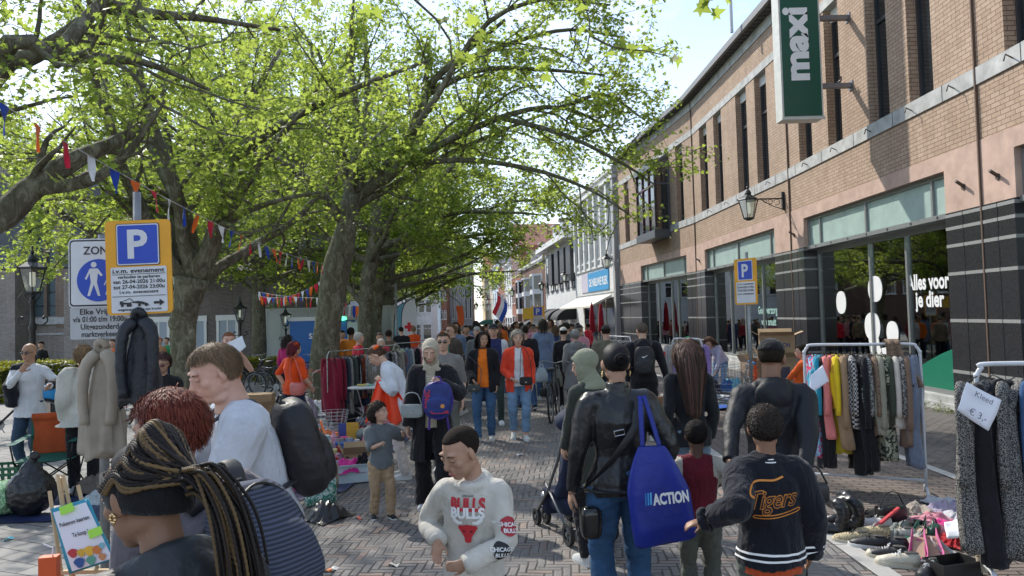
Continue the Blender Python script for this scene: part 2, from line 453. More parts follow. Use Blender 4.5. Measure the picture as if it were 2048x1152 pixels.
sheet('gutter',[(-2.3,-1.85,-6),(-2.3,-1.85,12),(-2.3,-1.85,20),(-2.8,-2.3,30)],.003,brickmat('gutter clinker',(.15,.14,.13),(.18,.165,.15),(.03,.028,.026),.2,.066,.012,'floor',90))
def bays_x(y):
    J_=[(7.34,3.),(7.6,11.85),(7.65,20.1),(7.44,29.7),(6.14,42.),(-6.8,165)]
    return np.interp(y,[j[1] for j in J_],[j[0] for j in J_])
ys=[-6,12,20,30,42,70,110,165]
sheet('parking_strip',[(2.66+(r[1]-2.5),4.70+(r[1]-2.5),r[2]) for r in rd],0,park_m)
sheet('kerb',[(r[1],r[1]+.16,r[2]) for r in rd],.008,brickmat('kerb blocks',(.40,.39,.37),(.47,.46,.44),(.12,.115,.11),1.0,.5,.012,'floor',90))
sheet('kerb',[(4.70+(r[1]-2.5),4.83+(r[1]-2.5),r[2]) for r in rd[:5]],.008,kerb_m)
sheet('pavement',[(4.83+(r[1]-2.5),12,r[2]) for r in rd[:5]]+[(3,7,70),(-2,2,110),(-8,-4,165)],0,walk_m)
# ------------------------------------------------------------ shared building materials
BR=brickmat('warm facade brick',(.47,.33,.23),(.55,.40,.29),(.20,.14,.105),.23,.078,.012)
PINK=mat('pink stone',(.50,.345,.27),.75,.2,2.6,0,.002,120)
CONC=mat('weathered concrete',(.43,.43,.41),.85,.3,3,0,.003,60)
GRAN=mat('black granite',(.030,.031,.034),.22,.35,55,0,0,60,.6)
GSTR=mat('speckled granite strip',(.25,.25,.24),.6,.45,110)
ALU=flat('grey aluminium',(.27,.275,.27),.4,.4)
DFR=flat('dark frame',(.045,.047,.05),.45)
PANEL=mat('frosted transom glass',(.36,.47,.43),.3,.12,3,0,0,60,.6)
SOFF=mat('dark soffit',(.09,.088,.085),.8,.3,12)
INT=flat('shop interior',(.34,.38,.36),.9)
TUBE=emis('shop tube light',(.95,1,.97),16)
GREENL=emis('green shop lamp',(.2,1,.6),3)
def glassmat(name,tint=(.42,.5,.47),refl=.10,rough=.02,see=.8):
    m,t,b=newmat(name); t.nodes.remove(b)
    out=[n for n in t.nodes if n.type=='OUTPUT_MATERIAL'][0]
    tr=t.nodes.new('ShaderNodeBsdfTransparent'); tr.inputs[0].default_value=(*sc(tint,see),1)
    gl=t.nodes.new('ShaderNodeBsdfGlossy'); gl.inputs['Roughness'].default_value=rough; gl.inputs[0].default_value=(.9,.95,.93,1)
    fr=t.nodes.new('ShaderNodeFresnel'); fr.inputs[0].default_value=1.52
    a=N(t,fr.outputs[0])*1.5+refl
    mxs=t.nodes.new('ShaderNodeMixShader'); lk(t,a.mn(1.0).k,mxs.inputs[0]); lk(t,tr.outputs[0],mxs.inputs[1]); lk(t,gl.outputs[0],mxs.inputs[2])
    lk(t,mxs.outputs[0],out.inputs[0]); return m
SHOPGL=glassmat('shop glass',(.72,.82,.78),.13,.015,1.0)
WINGL=mat('window glass',(.018,.024,.028),.06,.3,2,0,0,60,.9)
WHITE=mat('white letters',(.8,.8,.79),.5,.03)
GREEN=flat('green film',(.012,.17,.10),.35)
J=[(7.34,3.),(7.6,11.85),(7.65,20.1),(7.44,29.7),(6.14,42.)]
bld=empty('shop_building',(7.34,3,0),0,'long two storey orange brick shop building with black granite plinth and pink stone fronts','building')
class Fr:  # local frame of a facade piece: x along it (away), y out to the street, z up
    def __init__(s,a,b):s.a,s.b=np.array(a),np.array(b); e=(s.b-s.a); s.L=float(np.linalg.norm(e)); s.e=e/s.L; s.ang=math.atan2(e[1],e[0]); s.n=np.array((-s.e[1],s.e[0]))
    def w(s,u,d,z):p=s.a+s.e*u+s.n*d; return np.array((p[0],p[1],z))
def part(fr,m,name,mats,root,smooth=False):
    o=m.build(name,mats,root,(fr.a[0]-root.location.x,fr.a[1]-root.location.y,-root.location.z),(0,0,fr.ang),smooth); return o
def sub(m,name,mats,parent,smooth=False):return m.build(name,mats,parent,(0,0,0),(0,0,0),smooth)
def bay(fr,s0,s1,wins,mull,zb=-.3,upper=True,film=None,trans=(.55,3.1,5.6),oriel=None):
    L=fr.L; f=lambda m,n,mt:part(fr,m,n,mt,bld)
    m=M()  # brick
    m.b2(0,L,-.45,0,4.5,5.4); m.b2(0,L,-.45,0,9.2,10.0)
    u=0
    for a,b in wins:m.b2(u,a,-.45,0,5.68,8.96); u=b
    m.b2(u,L,-.45,0,5.68,8.96); f(m,'brick_wall',BR)
    m=M(); m.b2(-.01,L,-.46,.03,5.4,5.68); m.b2(-.01,L,-.46,.02,8.96,9.2); m.b2(-.01,L,-.46,.025,10.0,10.33)
    for q in np.arange(.9,L,1.7):m.b2(q,q+.012,.029,.035,5.4,5.68,1)
    f(m,'concrete_band',[CONC,DFR])
    m=M(); m.b2(0,L,-.45,.012,4.2,4.497); m.b2(0,s0,-.45,.012,3.45,4.2); m.b2(s1,L,-.45,.012,3.45,4.2); f(m,'stone_lintel',PINK)
    for a,b in ((0,s0-.02),(s1+.02,L)):
        m=M(); m.b2(a,b,-.5,.03,zb,3.445)
        q=(a+b)/2; m.b2(q-.006,q+.006,.0,.0365,zb,3.447)
        pr=f(m,'granite_pier',GRAN)
        for z in (3.42,3.20,2.9,2.42,1.62,.75):st=M(); st.b2(a-.003,b+.003,-.497,.034,z-.055,z); sub(st,'stone_stripe',GSTR,pr)
    m=M(); m.b2(s0-.02,s1+.02,-.48,-.12,zb,.22); m.b2(s0-.02,s1+.02,-.5,-.08,zb,.1); f(m,'plinth',CONC)
  # glazing
    m=M(); g=M(); y0=-.36
    m.b2(s0,s1,y0-.04,y0+.05,.22,.30); m.b2(s0,s1,y0-.04,y0+.05,3.26,3.38)
    for q in [s0+.03,s1-.03]+list(mull):m.b2(q-.035,q+.035,y0-.04,y0+.05,.3,3.26)
    sw=f(m,'shop_window',ALU)
    g.b2(s0,s1,y0-.006,y0,.3,3.26); sub(g,'pane',SHOPGL,sw)
    m=M(); m.b2(s0,s1,-.3,-.04,3.38,3.47); m.b2(s0,s1,-.3,-.1,4.12,4.2)
    for q in (s0+.03,s1-.03,s0+.75*.8,(s0+s1)/2,s1-.75):m.b2(q-.03,q+.03,-.3,-.09,3.47,4.12)
    for q in np.arange(s0+.35,s1,.9):m.b2(q-.02,q+.02,-.045,-.03,3.405,3.445,1)
    tw=f(m,'transom_window',[ALU,DFR]); g=M(); g.b2(s0,s1,-.2,-.14,3.47,4.12); sub(g,'pane',PANEL,tw)
  # upper windows
    for a,b in wins:
        if oriel and a<oriel[0]<b:continue
        m=M(); y=-.21
        for q in (a,b-.055):m.b2(q,q+.055,y-.05,y+.02,5.68,8.72)
        m.b2(a,b,y-.05,y+.02,7.78,7.86); m.b2(a,b,y-.05,y+.03,5.68,5.75)
        m.b2(a,b,y-.05,y+.04,8.66,8.955,1)
        wn=f(m,'window',[DFR,flat('white blind box',(.62,.62,.6),.6)]); g=M(); g.b2(a+.03,b-.03,y-.04,y-.02,5.7,8.7); sub(g,'pane',WINGL,wn)
  # roof edge
    m=M(); m.b2(-.02,L+.02,-9,.36,10.36,10.50); m.b2(-.02,L+.02,.3,.40,10.34,10.545,1)
    for q in np.arange(.15,L,.3):m.b2(q,q+.2,-.4,.3,10.335,10.36)
    f(m,'roof_overhang',[SOFF,flat('lead roof edge',(.2,.2,.2),.6)])
  # interior and body
    m=M(); m.b2(0,L,-4.7,-4.6,0,3.4); m.b2(0,L,-4.7,-.46,3.42,3.5); m.b2(0,L,-4.7,-.5,-.1,.05)
    for q in (s0,s1):m.b2(q-.06,q+.03,-4.6,-.5,0,3.4)
    m.b2(0,L,-9,-4.71,zb,10.3); m.b2(0,L,-.7,-.47,3.5,10.3)
    for q in np.arange(s0+.8,s1-.6,1.7):
        for z in (.5,1.0,1.5):m.b2(q,q+1.1,-4.2,-3.6,z,z+.03)
        m.b2(q+.1,q+.9,-4.1,-3.7,.53,.53+.3); m.b2(q+.2,q+1,-4.1,-3.7,1.03,1.4,1)
    it=f(m,'interior',[INT,flat('shelf stock',(.25,.18,.1),.7)])
    m=M()
    for q in (-1.4,-2.9):m.b2(s0+.6,s1-.6,q,q+.1,3.3,3.36)
    sub(m,'tube_light',TUBE,it)
  # dark line of a rain pipe at the joint
    m=M(); m.b2(-.03,.0,-.1,.045,zb,10.33); f(m,'expansion_joint',flat('rusty joint',(.12,.075,.05),.7))
F0,F1,F2,F3=[Fr(J[i],J[i+1]) for i in range(4)]
bay(F0,1.1,8.0,[(1.2,2.0),(2.75,3.57),(5.6,6.4),(7.3,8.11)],(3.5,5.6))
bay(F1,1.0,7.35,[(1.2,2.0),(2.75,3.57),(4.88,5.65),(6.6,7.45)],(3.0,4.55),-.35)
bay(F2,1.2,8.35,[(1.41,2.38),(3.13,4.17),(5.75,6.68),(7.56,8.55)],(3.2,4.9,6.4),-.5)
bay(F3,1.12,8.0,[(1.21,2.1),(3.0,6.0),(7.4,8.3),(9.9,10.8)],(3.3,4.2,6.2),-.7,oriel=(4,))
  # projecting oriel
m=M(); m.b2(3.0,6.0,-.4,.75,5.15,5.5); m.b2(3.0,6.0,-.4,.8,8.3,8.6)
for u_ in (3.0,3.95,4.95,5.92):m.b2(u_,u_+.08,.6,.7,5.5,8.3,1)
for y_ in (.0,.62):m.b2(3.0,3.06,y_,y_+.1,5.5,8.3)
m.b2(3,3.06,.1,.62,7.5,7.6); m.b2(3,6,.62,.7,7.5,7.58,1)
orl=part(F3,m,'oriel',[flat('slate grey frame',(.075,.08,.09),.45),flat('maroon frame',(.07,.012,.02),.5)],bld)
m=M(); m.b2(3.03,5.97,0,.64,5.5,8.3); sub(m,'pane',WINGL,orl)
  # film, lettering and dots on the glass of the pet shop
y0=-.352
def on_glass(fr,fn,name,mt):
    m=M(); fn(m); return part(fr,m,name,mt,bld)
def wave_film(m,a,b,z0,za,zb_):
    out=[(a,z0)]+[(b,z0)]+[(b+(a-b)*t,zb_+(za-zb_)*(3*t*t-2*t**3)+.06*math.sin(t*5)) for t in np.linspace(0,1,14)]
    m.prism(out,-.003,(0,y0,0))
on_glass(F1,lambda m:wave_film(m,1.04,3.7,.3,1.2,.36),'window_film',GREEN)
on_glass(F1,lambda m:wave_film(m,3.0,4.4,.3,.42,.31),'window_film',GREEN)
on_glass(F2,lambda m:wave_film(m,1.25,3.2,.3,1.25,.9),'window_film',GREEN)
on_glass(F3,lambda m:wave_film(m,1.15,3.3,.3,.9,.6),'window_film',GREEN)
for c,r_ in (((6.15,1.98),(.27,.30)),((4.42,2.25),(.32,.31)),((4.62,1.42),(.36,.34)),((3.75,1.3),(.25,.27))):
    on_glass(F1,lambda m:m.prism([(c[0]+r_[0]*math.cos(a),c[1]+r_[1]*math.sin(a)*(1+.08*math.cos(2*a))) for a in np.linspace(0,2*math.pi,26)[:-1]],-.004,(0,y0,0)),'paw_print_sticker',WHITE)
on_glass(F1,lambda m:m.prism([(4.85,1.3),(4.4,1.3),(4.3,.95),(3.95,1.0),(3.85,1.2),(3.62,1.2),(3.6,.7),(3.9,.45),(4.5,.4),(4.75,.8)],-.0035,(0,y0,0)),'paw_print_sticker',WHITE)
def alles(m):
    write(m,'Alles voor',(2.34,y0+.004,2.18),(-1,0,0),(0,0,1),.42,.03,width=1.45)
    write(m,'je dier',(2.3,y0+.004,1.84),(-1,0,0),(0,0,1),.42,.03,width=1.0)
on_glass(F1,alles,'window_lettering',WHITE)
for k_,s_ in enumerate(('Goed verzorgd','van snuit','tot staart')):on_glass(F2,lambda m:write(m,s_,(2.9,y0+.004,1.72-.36*k_),(-1,0,0),(0,0,1),.33,.015,width=(1.75,1.25,1.3)[k_]),'window_lettering',flat('pale green letters',(.4,.62,.55),.5))
on_glass(F2,lambda m:m.lathe([(0,0),(.4,0),(.4,.01),(0,.01)],(1.6,y0-.5,2.0),24,rot=rotm(90,0,0)),'shop_poster',flat('blue poster',(.02,.12,.35)))
m=M()
for q in (6.7,5.9):m.ell((q,-1.2,2.32),(.08,.03,.035))
m.b2(5.9,6.9,-1.25,-1.2,2.34,2.36); part(F1,m,'shop_lamp',GREENL,bld)
  # small hooks and spouts on the front
for fr_,us in ((F1,(.55,1.9,3.5,5.2,6.9)),(F2,(1.3,3.1,5.2,7.2)),(F0,(7.9,6.0))):
    for u_ in us:
        p=fr_.w(u_,.03,5.52); q=fr_.w(u_-.05,.16,5.56); r_=fr_.w(u_-.05,.19,5.46)
        m=M(); m.tube([p-np.array(bld.location),q-np.array(bld.location),r_-np.array(bld.location)],.012,5); m.build('wall_hook',flat('rusty iron',(.08,.06,.05),.7),bld)
for fr_,u_ in ((F1,.45),(F1,8.0),(F2,9.1),(F0,8.4)):
    m=M(); m.tube([(u_,0,3.83),(u_-.05,.17,3.92)],.028,8); m.tube([(u_,.01,3.83),(u_,.03,3.83)],.055,8); part(fr_,m,'spout',flat('rusty iron',(.08,.06,.05),.7),bld)
  # flag mast on the roof
m=M(); a=at(1405,110,21.5); m.tube([(a[0]+1.2,22.5,10.4),(a[0]+1.2,22.5,17)],.05,8)
tag(m.build('roof_mast',flat('grey mast',(.45,.47,.5),.5),None),'thin pale grey mast standing on the flat shop roof','mast')
# ------------------------------------------------------------ projecting maxi sign
sg=empty('shop_sign',(*F1.w(4.35,.0,8.0),),0,'tall green box sign with white frame lettered maxi, bracketed to the brick wall','sign')
m=M(); m.b2(-1.62,-.72,-.2,.2,-2.0,2.4); m.b2(-1.64,-.70,-.23,-.2,-2.02,-1.96); bx=m.build('sign_box',mat('cream sign casing',(.55,.55,.5),.5,.12,6),sg)
m=M(); m.b2(-1.58,-.76,-.215,-.2,-1.94,2.34); m.build('sign_face',flat('sign green',(.008,.085,.055),.35),sg)
m=M(); write(m,'maxi',(-1.03,-.22,-.35),(0,0,1),(-1,0,0),.75,.045,width=1.62); m.build('lettering',WHITE,sg)
for z in (.28,-1.24):m=M(); m.b2(-.72,.02,-.06,.06,z-.05,z+.05); m.b2(-.02,.02,-.1,.1,z-.1,z+.1); m.build('bracket',flat('sign bracket',(.2,.2,.21),.5,.5),sg)
m=M(); m.ell((0,0,0),(.03,.07,.03)); m.tube([(0,.05,0),(0,.11,.03)],.01,5); m.ell((0,-.07,.03),(.02,.02,.02)); m.prism([(-.02,0),(.02,0),(.05,.1),(0,.12)],.004,(0,-.01,0))
tag(m.build('bird',flat('dark feathers',(.06,.04,.035)),None,tuple(F1.w(4.35,.25,6.86))),'small dark bird perched on the lower sign bracket','bird')
# ------------------------------------------------------------ street lanterns
IRON=flat('black iron',(.012,.014,.014),.45)
LGL=glassmat('lantern glass',(.9,.93,.88),.12,.1,.9)
LWH=emis('lantern diffuser',(.85,.85,.75),.25)
def lantern(root,c,s=1.0):
    c=np.array(c); P=lambda pr:[(r_*s,z*s) for r_,z in pr]
    m=M(); m.lathe(P([(.0,.43),(.016,.42),(.022,.36),(.008,.35),(.03,.32),(.04,.29),(.018,.27),(.06,.22),(.085,.16),(.07,.13),(.0,.13)]),c,12)
    m.lathe(P([(.07,.14),(.25,.02),(.27,.0),(.25,-.02),(0,-.02)]),c,6)
    for k in range(6):
        a=k*math.pi/3; ct,cs=math.cos(a),math.sin(a)
        m.tube([c+np.array((.235*ct,.235*cs,-.01))*s,c+np.array((.125*ct,.125*cs,-.44))*s],.009*s,5)
        m.ell(c+np.array((.262*ct,.262*cs,.02))*s,(.016*s,)*3,None,6,5)
    m.lathe(P([(.0,-.43),(.13,-.43),(.135,-.46),(.05,-.5),(0,-.5)]),c,6)
    m.build('lantern_frame',IRON,root)
    m=M(); m.lathe(P([(.225,-.02),(.12,-.43)]),c,6); gl=m.build('lantern_glass',LGL,root)
    m=M(); m.lathe(P([(.0,-.06),(.05,-.07),(.05,-.3),(.03,-.34),(0,-.34)]),c,8); sub(m,'diffuser',LWH,gl)
def post_lamp(x,y,h,label,s=1.0):
    root=empty('street_lamp',(x,y,gz(y)),0,label,'street lamp','black cast iron lanterns on posts')
    m=M(); m.lathe([(.0,0),(.13,0),(.13,.1),(.10,.14),(.09,.7),(.11,.74),(.075,.8),(.055,1.2),(.07,1.25),(.05,1.3),(.045,h-1.1),(.07,h-1.05),(.04,h-.95),(.035,h-.62),(.06,h-.6),(.03,h-.5),(0,h-.5)],(0,0,0),12)
    m.build('post',IRON,root,smooth=True)
    m=M(); z=h-.95
    for sg_ in (-1,1):m.tube(spline([(0,0,z),(sg_*.16,0,z-.05),(sg_*.26,0,z+.02),(sg_*.24,0,z+.1),(sg_*.19,0,z+.08)],12),.014,6); m.ell((sg_*.19,0,z+.08),(.03,.03,.03),None,6,5)
    for k in range(4):
        a=k*math.pi/2+.4; m.tube([(.03*math.cos(a),.03*math.sin(a),h-.6),(.11*math.cos(a),.11*math.sin(a),h-.5),(.12*math.cos(a),.12*math.sin(a),h-.44)],.01,5)
    m.build('crossbar',IRON,root)
    lantern(root,(0,0,h),s); return root
def wall_lamp(p,out,label,s=1.0):
    """p: the bracket's foot on the wall, out: vector to the lantern's axis"""
    root=empty('wall_lamp',tuple(p),0,label,'wall lamp','black lanterns on scrolled brackets along the fronts')
    o=np.array((*out,0.)); d=norm(o); L=np.linalg.norm(o); m=M()
    m.tube([(0,0,0),o],.018*s,6); m.b2(-.04,.04,-.04,.04,-.32,.18)
    for a,b,r_ in ((.18,-.1,.08),(.36,-.08,.06),(.5,-.06,.045)):
        m.tube([d*(a+r_*math.cos(q))+np.array((0,0,b+r_*math.sin(q))) for q in np.linspace(0,5.4,14)],.008*s,5)
    m.tube(spline([(0,0,-.3),d*.3+(0,0,-.2),d*.62+(0,0,-.02)],8),.011*s,5)
    m.tube([o,o+(0,0,.0),o+(0,0,-.02)],.03,6)
    m.build('bracket',IRON,root)
    lantern(root,o+(0,0,-.02),s); return root
wall_lamp(F2.w(.4,.03,4.93),F2.n*.98,'nearest black wall lantern between the two large shop windows',1.15)
post_lamp(*at(65,560,13.0)[:2],2.97,'black iron lamp post with lit white glass left of the zone sign',.95)
post_lamp(*at(345,560,24)[:2],3.7,'lamp post with dark lantern half hidden behind the forked tree',1)
post_lamp(*at(480,606,27)[:2],2.65,'short lamp post before the brick annexe windows',1)
post_lamp(*at(571,618,29)[:2],2.4,'lamp post with grey lantern between two tree trunks',.9)
# ------------------------------------------------------------ far street fronts
def mk(c,r=.8,v=.12,n=None):return mat('render %s'%(n or str(c)),c,r,v,1.5,0,.002,40)
WHT,CRM,GRY=mk((.68,.68,.66)),mk((.62,.55,.42)),mk((.36,.36,.36))
BRK=brickmat('brown brick',(.17,.09,.065),(.22,.12,.085),(.12,.1,.09)); RBK=brickmat('red brick',(.36,.14,.09),(.42,.17,.11),(.3,.26,.22))
ORT=brickmat('orange roof tiles',(.42,.15,.07),(.5,.2,.1),(.12,.05,.03),.22,.3,.04); SLT=mk((.07,.075,.085),.6,.2,'slate')
WFR=flat('white window frame',(.7,.7,.68),.5)
def house(label,a,b,h,wall,floors,roof=('flat',),trim=None,extra=None,depth=8,z0=-2.5):
    fr=Fr(a,b); root=empty('row_house',(a[0],a[1],0),0,label,'house','houses closing the shopping street'); L=fr.L
    m=M(); m.b2(0.01,L-.01,-depth,0,z0,h); part(fr,m,'wall',wall,root)
    for fl in floors:
        zb_,zt,n,ww=fl[:4]; fm=fl[4] if len(fl)>4 else WFR; gap=L/n
        for k in range(n):
            c=gap*(k+.5); W_=ww/2; m=M()
            m.b2(c-W_,c+W_,.0,.06,zb_,zb_+.09); m.b2(c-W_,c+W_,0,.05,zt-.09,zt)
            for q in (c-W_,c+W_-.08):m.b2(q,q+.08,0,.05,zb_,zt)
            if zt-zb_>1.2:m.b2(c-W_,c+W_,0,.045,zt-(zt-zb_)*.3,zt-(zt-zb_)*.3+.07)
            m.b2(c-W_-.08,c+W_+.08,0,.12,zb_-.08,zb_)
            wn=part(fr,m,'window',fm,root); g=M(); g.b2(c-W_+.04,c+W_-.04,-.01,.02,zb_+.04,zt-.04); sub(g,'pane',WINGL,wn)
    m=M(); m.b2(-.05,L+.05,0,.16,h-.35,h-.2); m.b2(-.05,L+.05,0,.3,h-.2,h); part(fr,m,'cornice',trim or WFR,root)
    if roof[0]=='pitch':
        m=M(); rh=roof[1]; m.prism([(.25,h),(-depth/2,h+rh),(-depth,h),(-depth,h+.01)][:3],L,(0,0,0),(0,1,0),(0,0,1)); rf=part(fr,m,'roof',roof[2],root)
        if len(roof)>3:
            for q in roof[3]:
                m=M(); m.b2(q,q+1.6,-2.2,-.2,h+.1,h+1.5); m.b2(q-.1,q+1.7,-2.2,0,h+1.5,h+1.62,1); m.b2(q+.15,q+1.45,-.2,-.17,h+.35,h+1.35,2); sub(m,'dormer',[WHT,GRY,WINGL],rf)
        m=M(); m.b2(L*.8,L*.8+.6,-depth/2-.3,-depth/2+.3,h+rh-.5,h+rh+.9); sub(m,'chimney',RBK,rf)
    elif roof[0]=='gable':
        m=M(); rh=roof[1]; m.prism([(0,h),(L,h),(L/2,h+rh)],depth,(0,0,0),(1,0,0),(0,0,1)); rf=part(fr,m,'roof',roof[2],root)
    if extra:extra(fr,root)
    return root
fx=lambda y:(7.44-.105*(y-29.7),y)
def r1x(fr,root):
    L=fr.L
    for q in np.linspace(.1,L-.5,8):m=M(); m.b2(q,q+.42,0,.22,4.9,9.6); part(fr,m,'pilaster',WHT,root)
    m=M()
    m.b2(0,L,0,.3,9.6,9.8); m.b2(0,L,0,.12,4.75,4.9)
    for z in np.arange(3.1,4.75,.2):m.b2(0.1,L,0,.03,z,z+.19)
    part(fr,m,'clapboard',WHT,root)
    m=M(); m.b2(.05,.5,0,.25,-2,10.2); part(fr,m,'downpipe',GRY,root)
    m=M(); m.prism([(.3,2.95),(1.6,2.3),(1.6,2.2),(.3,2.8)],10.5,(.8,0,0),(0,1,0),(0,0,1)); part(fr,m,'awning',mk((.66,.64,.55),.8,.05,'cream canvas'),root)
    m=M(); m.b2(2.4,8.4,.04,.09,3.3,4.55); sg_=part(fr,m,'shop_sign',flat('sky blue board',(.03,.28,.56)),root)
    m=M(); m.b2(8.4,10.6,.04,.085,3.3,4.55); part(fr,m,'sign_panel',flat('pale board',(.55,.5,.58)),root)
    m=M(); write(m,'DE NIEUWE PLEK',(5.3,.095,3.65),(-1,0,0),(0,0,1),.7,.03,width=5.4); sub(m,'lettering',WHITE,sg_)
    m=M()
    for q in (1.2,3.4,5.6,7.8,10):m.b2(q,q+.12,0,.06,-1,2.9)
    part(fr,m,'shopfront',CRM,root); m=M(); m.b2(1.2,10,0,.03,-.2,2.8); part(fr,m,'shop_window',WINGL,root)
house('white plastered building with tall pilasters and a blue name board next to the brick shop',fx(42.05),fx(54.6),10.3,WHT,[(5.3,9.2,7,.95)],('pitch',2.2,SLT),WHT,r1x)
def dark_awning(fr,root,us,z=2.0,c=(.008,.009,.01),out=1.5,w_=3.2):
    for q in us:
        m=M()
        for k in range(1):m.loft([np.array([(q+s_*w_,0.02+out*math.sin(a),z-.95+.95*math.cos(a)) for a in np.linspace(0,1.57,9)]+[(q+s_*w_,.02,z-.9)]) for s_ in (0,1)])
        part(fr,m,'awning',flat('dark canvas %s'%str(c),c,.8),root)
def r2x(fr,root):
    dark_awning(fr,root,(.5,5.2,9.5),2.35)
    m=M(); m.b2(0,fr.L,.02,.9,7.55,8.0); part(fr,m,'fascia',WHT,root)
    for q in (.6,3.4,6.2,9.5):m=M(); m.b2(q,q+1.9,.05,.35,4.4,7.1); part(fr,m,'sun_blind',DFR,root)
house('white fronted cafe building with black blinds and dark round awnings',fx(54.7),fx(70),8.1,WHT,[(3.9,7.2,6,1.3,DFR),(-.4,1.7,5,1.6)],('pitch',2.6,ORT,(2,6,10)),WHT,r2x)
def r3x(fr,root):
    for q in (2,9,15):
        m=M(); m.prism([(q,0),(q+.9,.9),(q+2.8,.9),(q+3.7,0)],3.9,(0,0,5.9-3.9+.0),(1,0,0),(0,1,0))
        bw_=part(fr,m,'bow_window',WFR,root); m=M()
        for z in (2.6,4.4):m.b2(q+1.0,q+1.8,.9,.93,z,z+1.3); m.b2(q+1.95,q+2.75,.9,.93,z,z+1.3); m.box((q+.45,.47,z+.65),(.8,.03,1.3),rotm(0,0,45))
        m.prism([(q+.1,0),(q+.9,.95),(q+2.8,.95),(q+3.6,0)],.9,(0,0,1.1),(1,0,0),(0,1,0),1)
        sub(m,'bow_glazing',[WINGL,BRK],bw_)
    dark_awning(fr,root,(5.5,),1.4)
house('brown brick building with white bow windows and a low tiled roof',fx(70.1),fx(91),7.4,BRK,[(-1,1.3,7,2)],('pitch',2.4,ORT,(3,12)),WFR,r3x)
house('tall red brick gabled house with white frames down the street',fx(91.1),fx(101),10.5,RBK,[(6.8,9.4,4,1.0),(3.4,5.8,4,1.0),(-1.2,1.8,3,2)],('gable',3.2,RBK))
house('white plastered narrow house beyond the gabled brick house',fx(101.1),fx(111),9.2,WHT,[(6.2,8.4,3,1),(3,5.2,3,1),(-1.4,1.6,3,2)],('pitch',2,ORT))
house('red brick house with white bands near the flag',fx(111.1),fx(122),9.8,RBK,[(6.4,8.8,4,1),(3,5.2,4,1),(-1.6,1.4,3,2)],('flat',))
house('pale blue and white house far down the street',fx(122.1),fx(134),10.4,mk((.52,.6,.66)),[(7,9.4,3,1.2),(3.6,5.8,3,1.2),(-1.6,1.4,3,2.4)],('gable',2.5,SLT))
house('cream house with green awnings far down the street',fx(134.1),fx(148),9.0,CRM,[(6,8,3,1.2),(3,5,3,1.2)],('pitch',3,ORT),WFR,lambda fr,root:dark_awning(fr,root,(1,5.5),1.2,(.01,.07,.05),2.2,3.6))
house('yellow rendered house at the far end of the shop row',fx(148.1),fx(165),10.5,mk((.62,.5,.3)),[(6.5,8.6,4,1.2),(3,5,4,1.2),(-2,1,3,2)],('gable',4,ORT))
  # across the end of the street
E_=lambda px,d:(float(ray(px,600)[0]*d),float(d))
house('dark stone building with many tall narrow windows at the street end',E_(945,150),E_(893,150),17,GRY,[(9.5,15.5,6,.45),(1.4,7.5,6,.45),(-2,.2,4,.9)],('flat',),GRY)
house('small red brick house with white sashes at the street end',E_(893,142),E_(880,142),11.5,RBK,[(8.6,10.6,2,.45),(5.0,7.2,2,.45),(1.4,3.2,2,.45)],('gable',2.5,RBK))
house('pale blue plastered house beside the small brick house',E_(880,140),E_(864,140),14,mk((.6,.68,.72)),[(9,12,2,.6),(4.5,7.5,2,.6)],('flat',))
house('white corner house with wide shopfront behind the charity banners',E_(864,112),E_(822,112),9.5,WHT,[(6,8.4,3,.9),(2.6,4.6,3,.9),(-1.4,.9,2,1.3)],('pitch',3,SLT))
house('pale grey house behind the dark tree trunks',E_(822,108),E_(782,108),11,mk((.6,.62,.64)),[(7,9.5,3,.8),(3,5.4,3,.8)],('pitch',3,SLT))
house('white plastered building seen between the leaning trunk and the dark trunks',E_(782,84),E_(640,84),12,WHT,[(6.5,8.8,4,1.0),(3.4,5.2,4,1.0)],('pitch',3,SLT))
house('brown brick building filling the gap left of the white building',E_(640,78),E_(470,78),12,BRK,[(6.5,8.5,5,1.0),(3,5,5,1.0)],('pitch',3,SLT))
for px,py,y,s_,lb in ((1213,520,42.3,1.2,'black wall lantern at the far end of the brick shop'),(1128,552,56,1.1,'black wall lantern before the white cafe building'),(1083,570,70,1.2,'black wall lantern beside the bow windows'),(1024,583,92,1.5,'distant wall lantern before the red brick gabled house'),(975,600,118,1.7,'small distant wall lantern above the flag'),(952,611,140,1.8,'farthest wall lantern at the end of the shop row')):
    p=at(px,py,y); wx=fx(y)[0]; wall_lamp((wx,y,p[2]+.1),(p[0]-wx,0),lb,s_)
# ------------------------------------------------------------ church, annexe, hedge
CHB=brickmat('grey brown church brick',(.36,.315,.27),(.46,.41,.36),(.12,.105,.095),.2,.062,.013)
CHS=brickmat('weathered window surround',(.31,.235,.185),(.36,.28,.22),(.16,.13,.11),.3,.12,.012)
LEAD=mat('leaded church glass',(.14,.19,.21),.25,.5,14,0,.006,9,.8)
ch=empty('church',(*at(300,600,40)[:2],gz(40)),0,'old grey brown brick church with tall pointed windows and slate capped buttresses','church')
D=42.0
def cX(px,d=D):return float(ray(px,650)[0]*d-ch.location.x)
yy=D-ch.location.y; zz=lambda z:z-ch.location.z
wins_=[(58,112),(-95,-45),(232,285)]
m=M(); edges=sorted([(cX(a),cX(b)) for a,b in wins_]); u=cX(-400)
for a,b in edges:m.b2(u,a,yy,yy+.9,-.3,zz(11.4)); u=b
m.b2(u,cX(560),yy,yy+.9,-.3,zz(11.4))
for a,b in edges:m.b2(a,b,yy,yy+.9,-.3,zz(2.55)); m.b2(a,b,yy,yy+.9,zz(10.3),zz(11.4))
m.build('wall',CHB,ch)
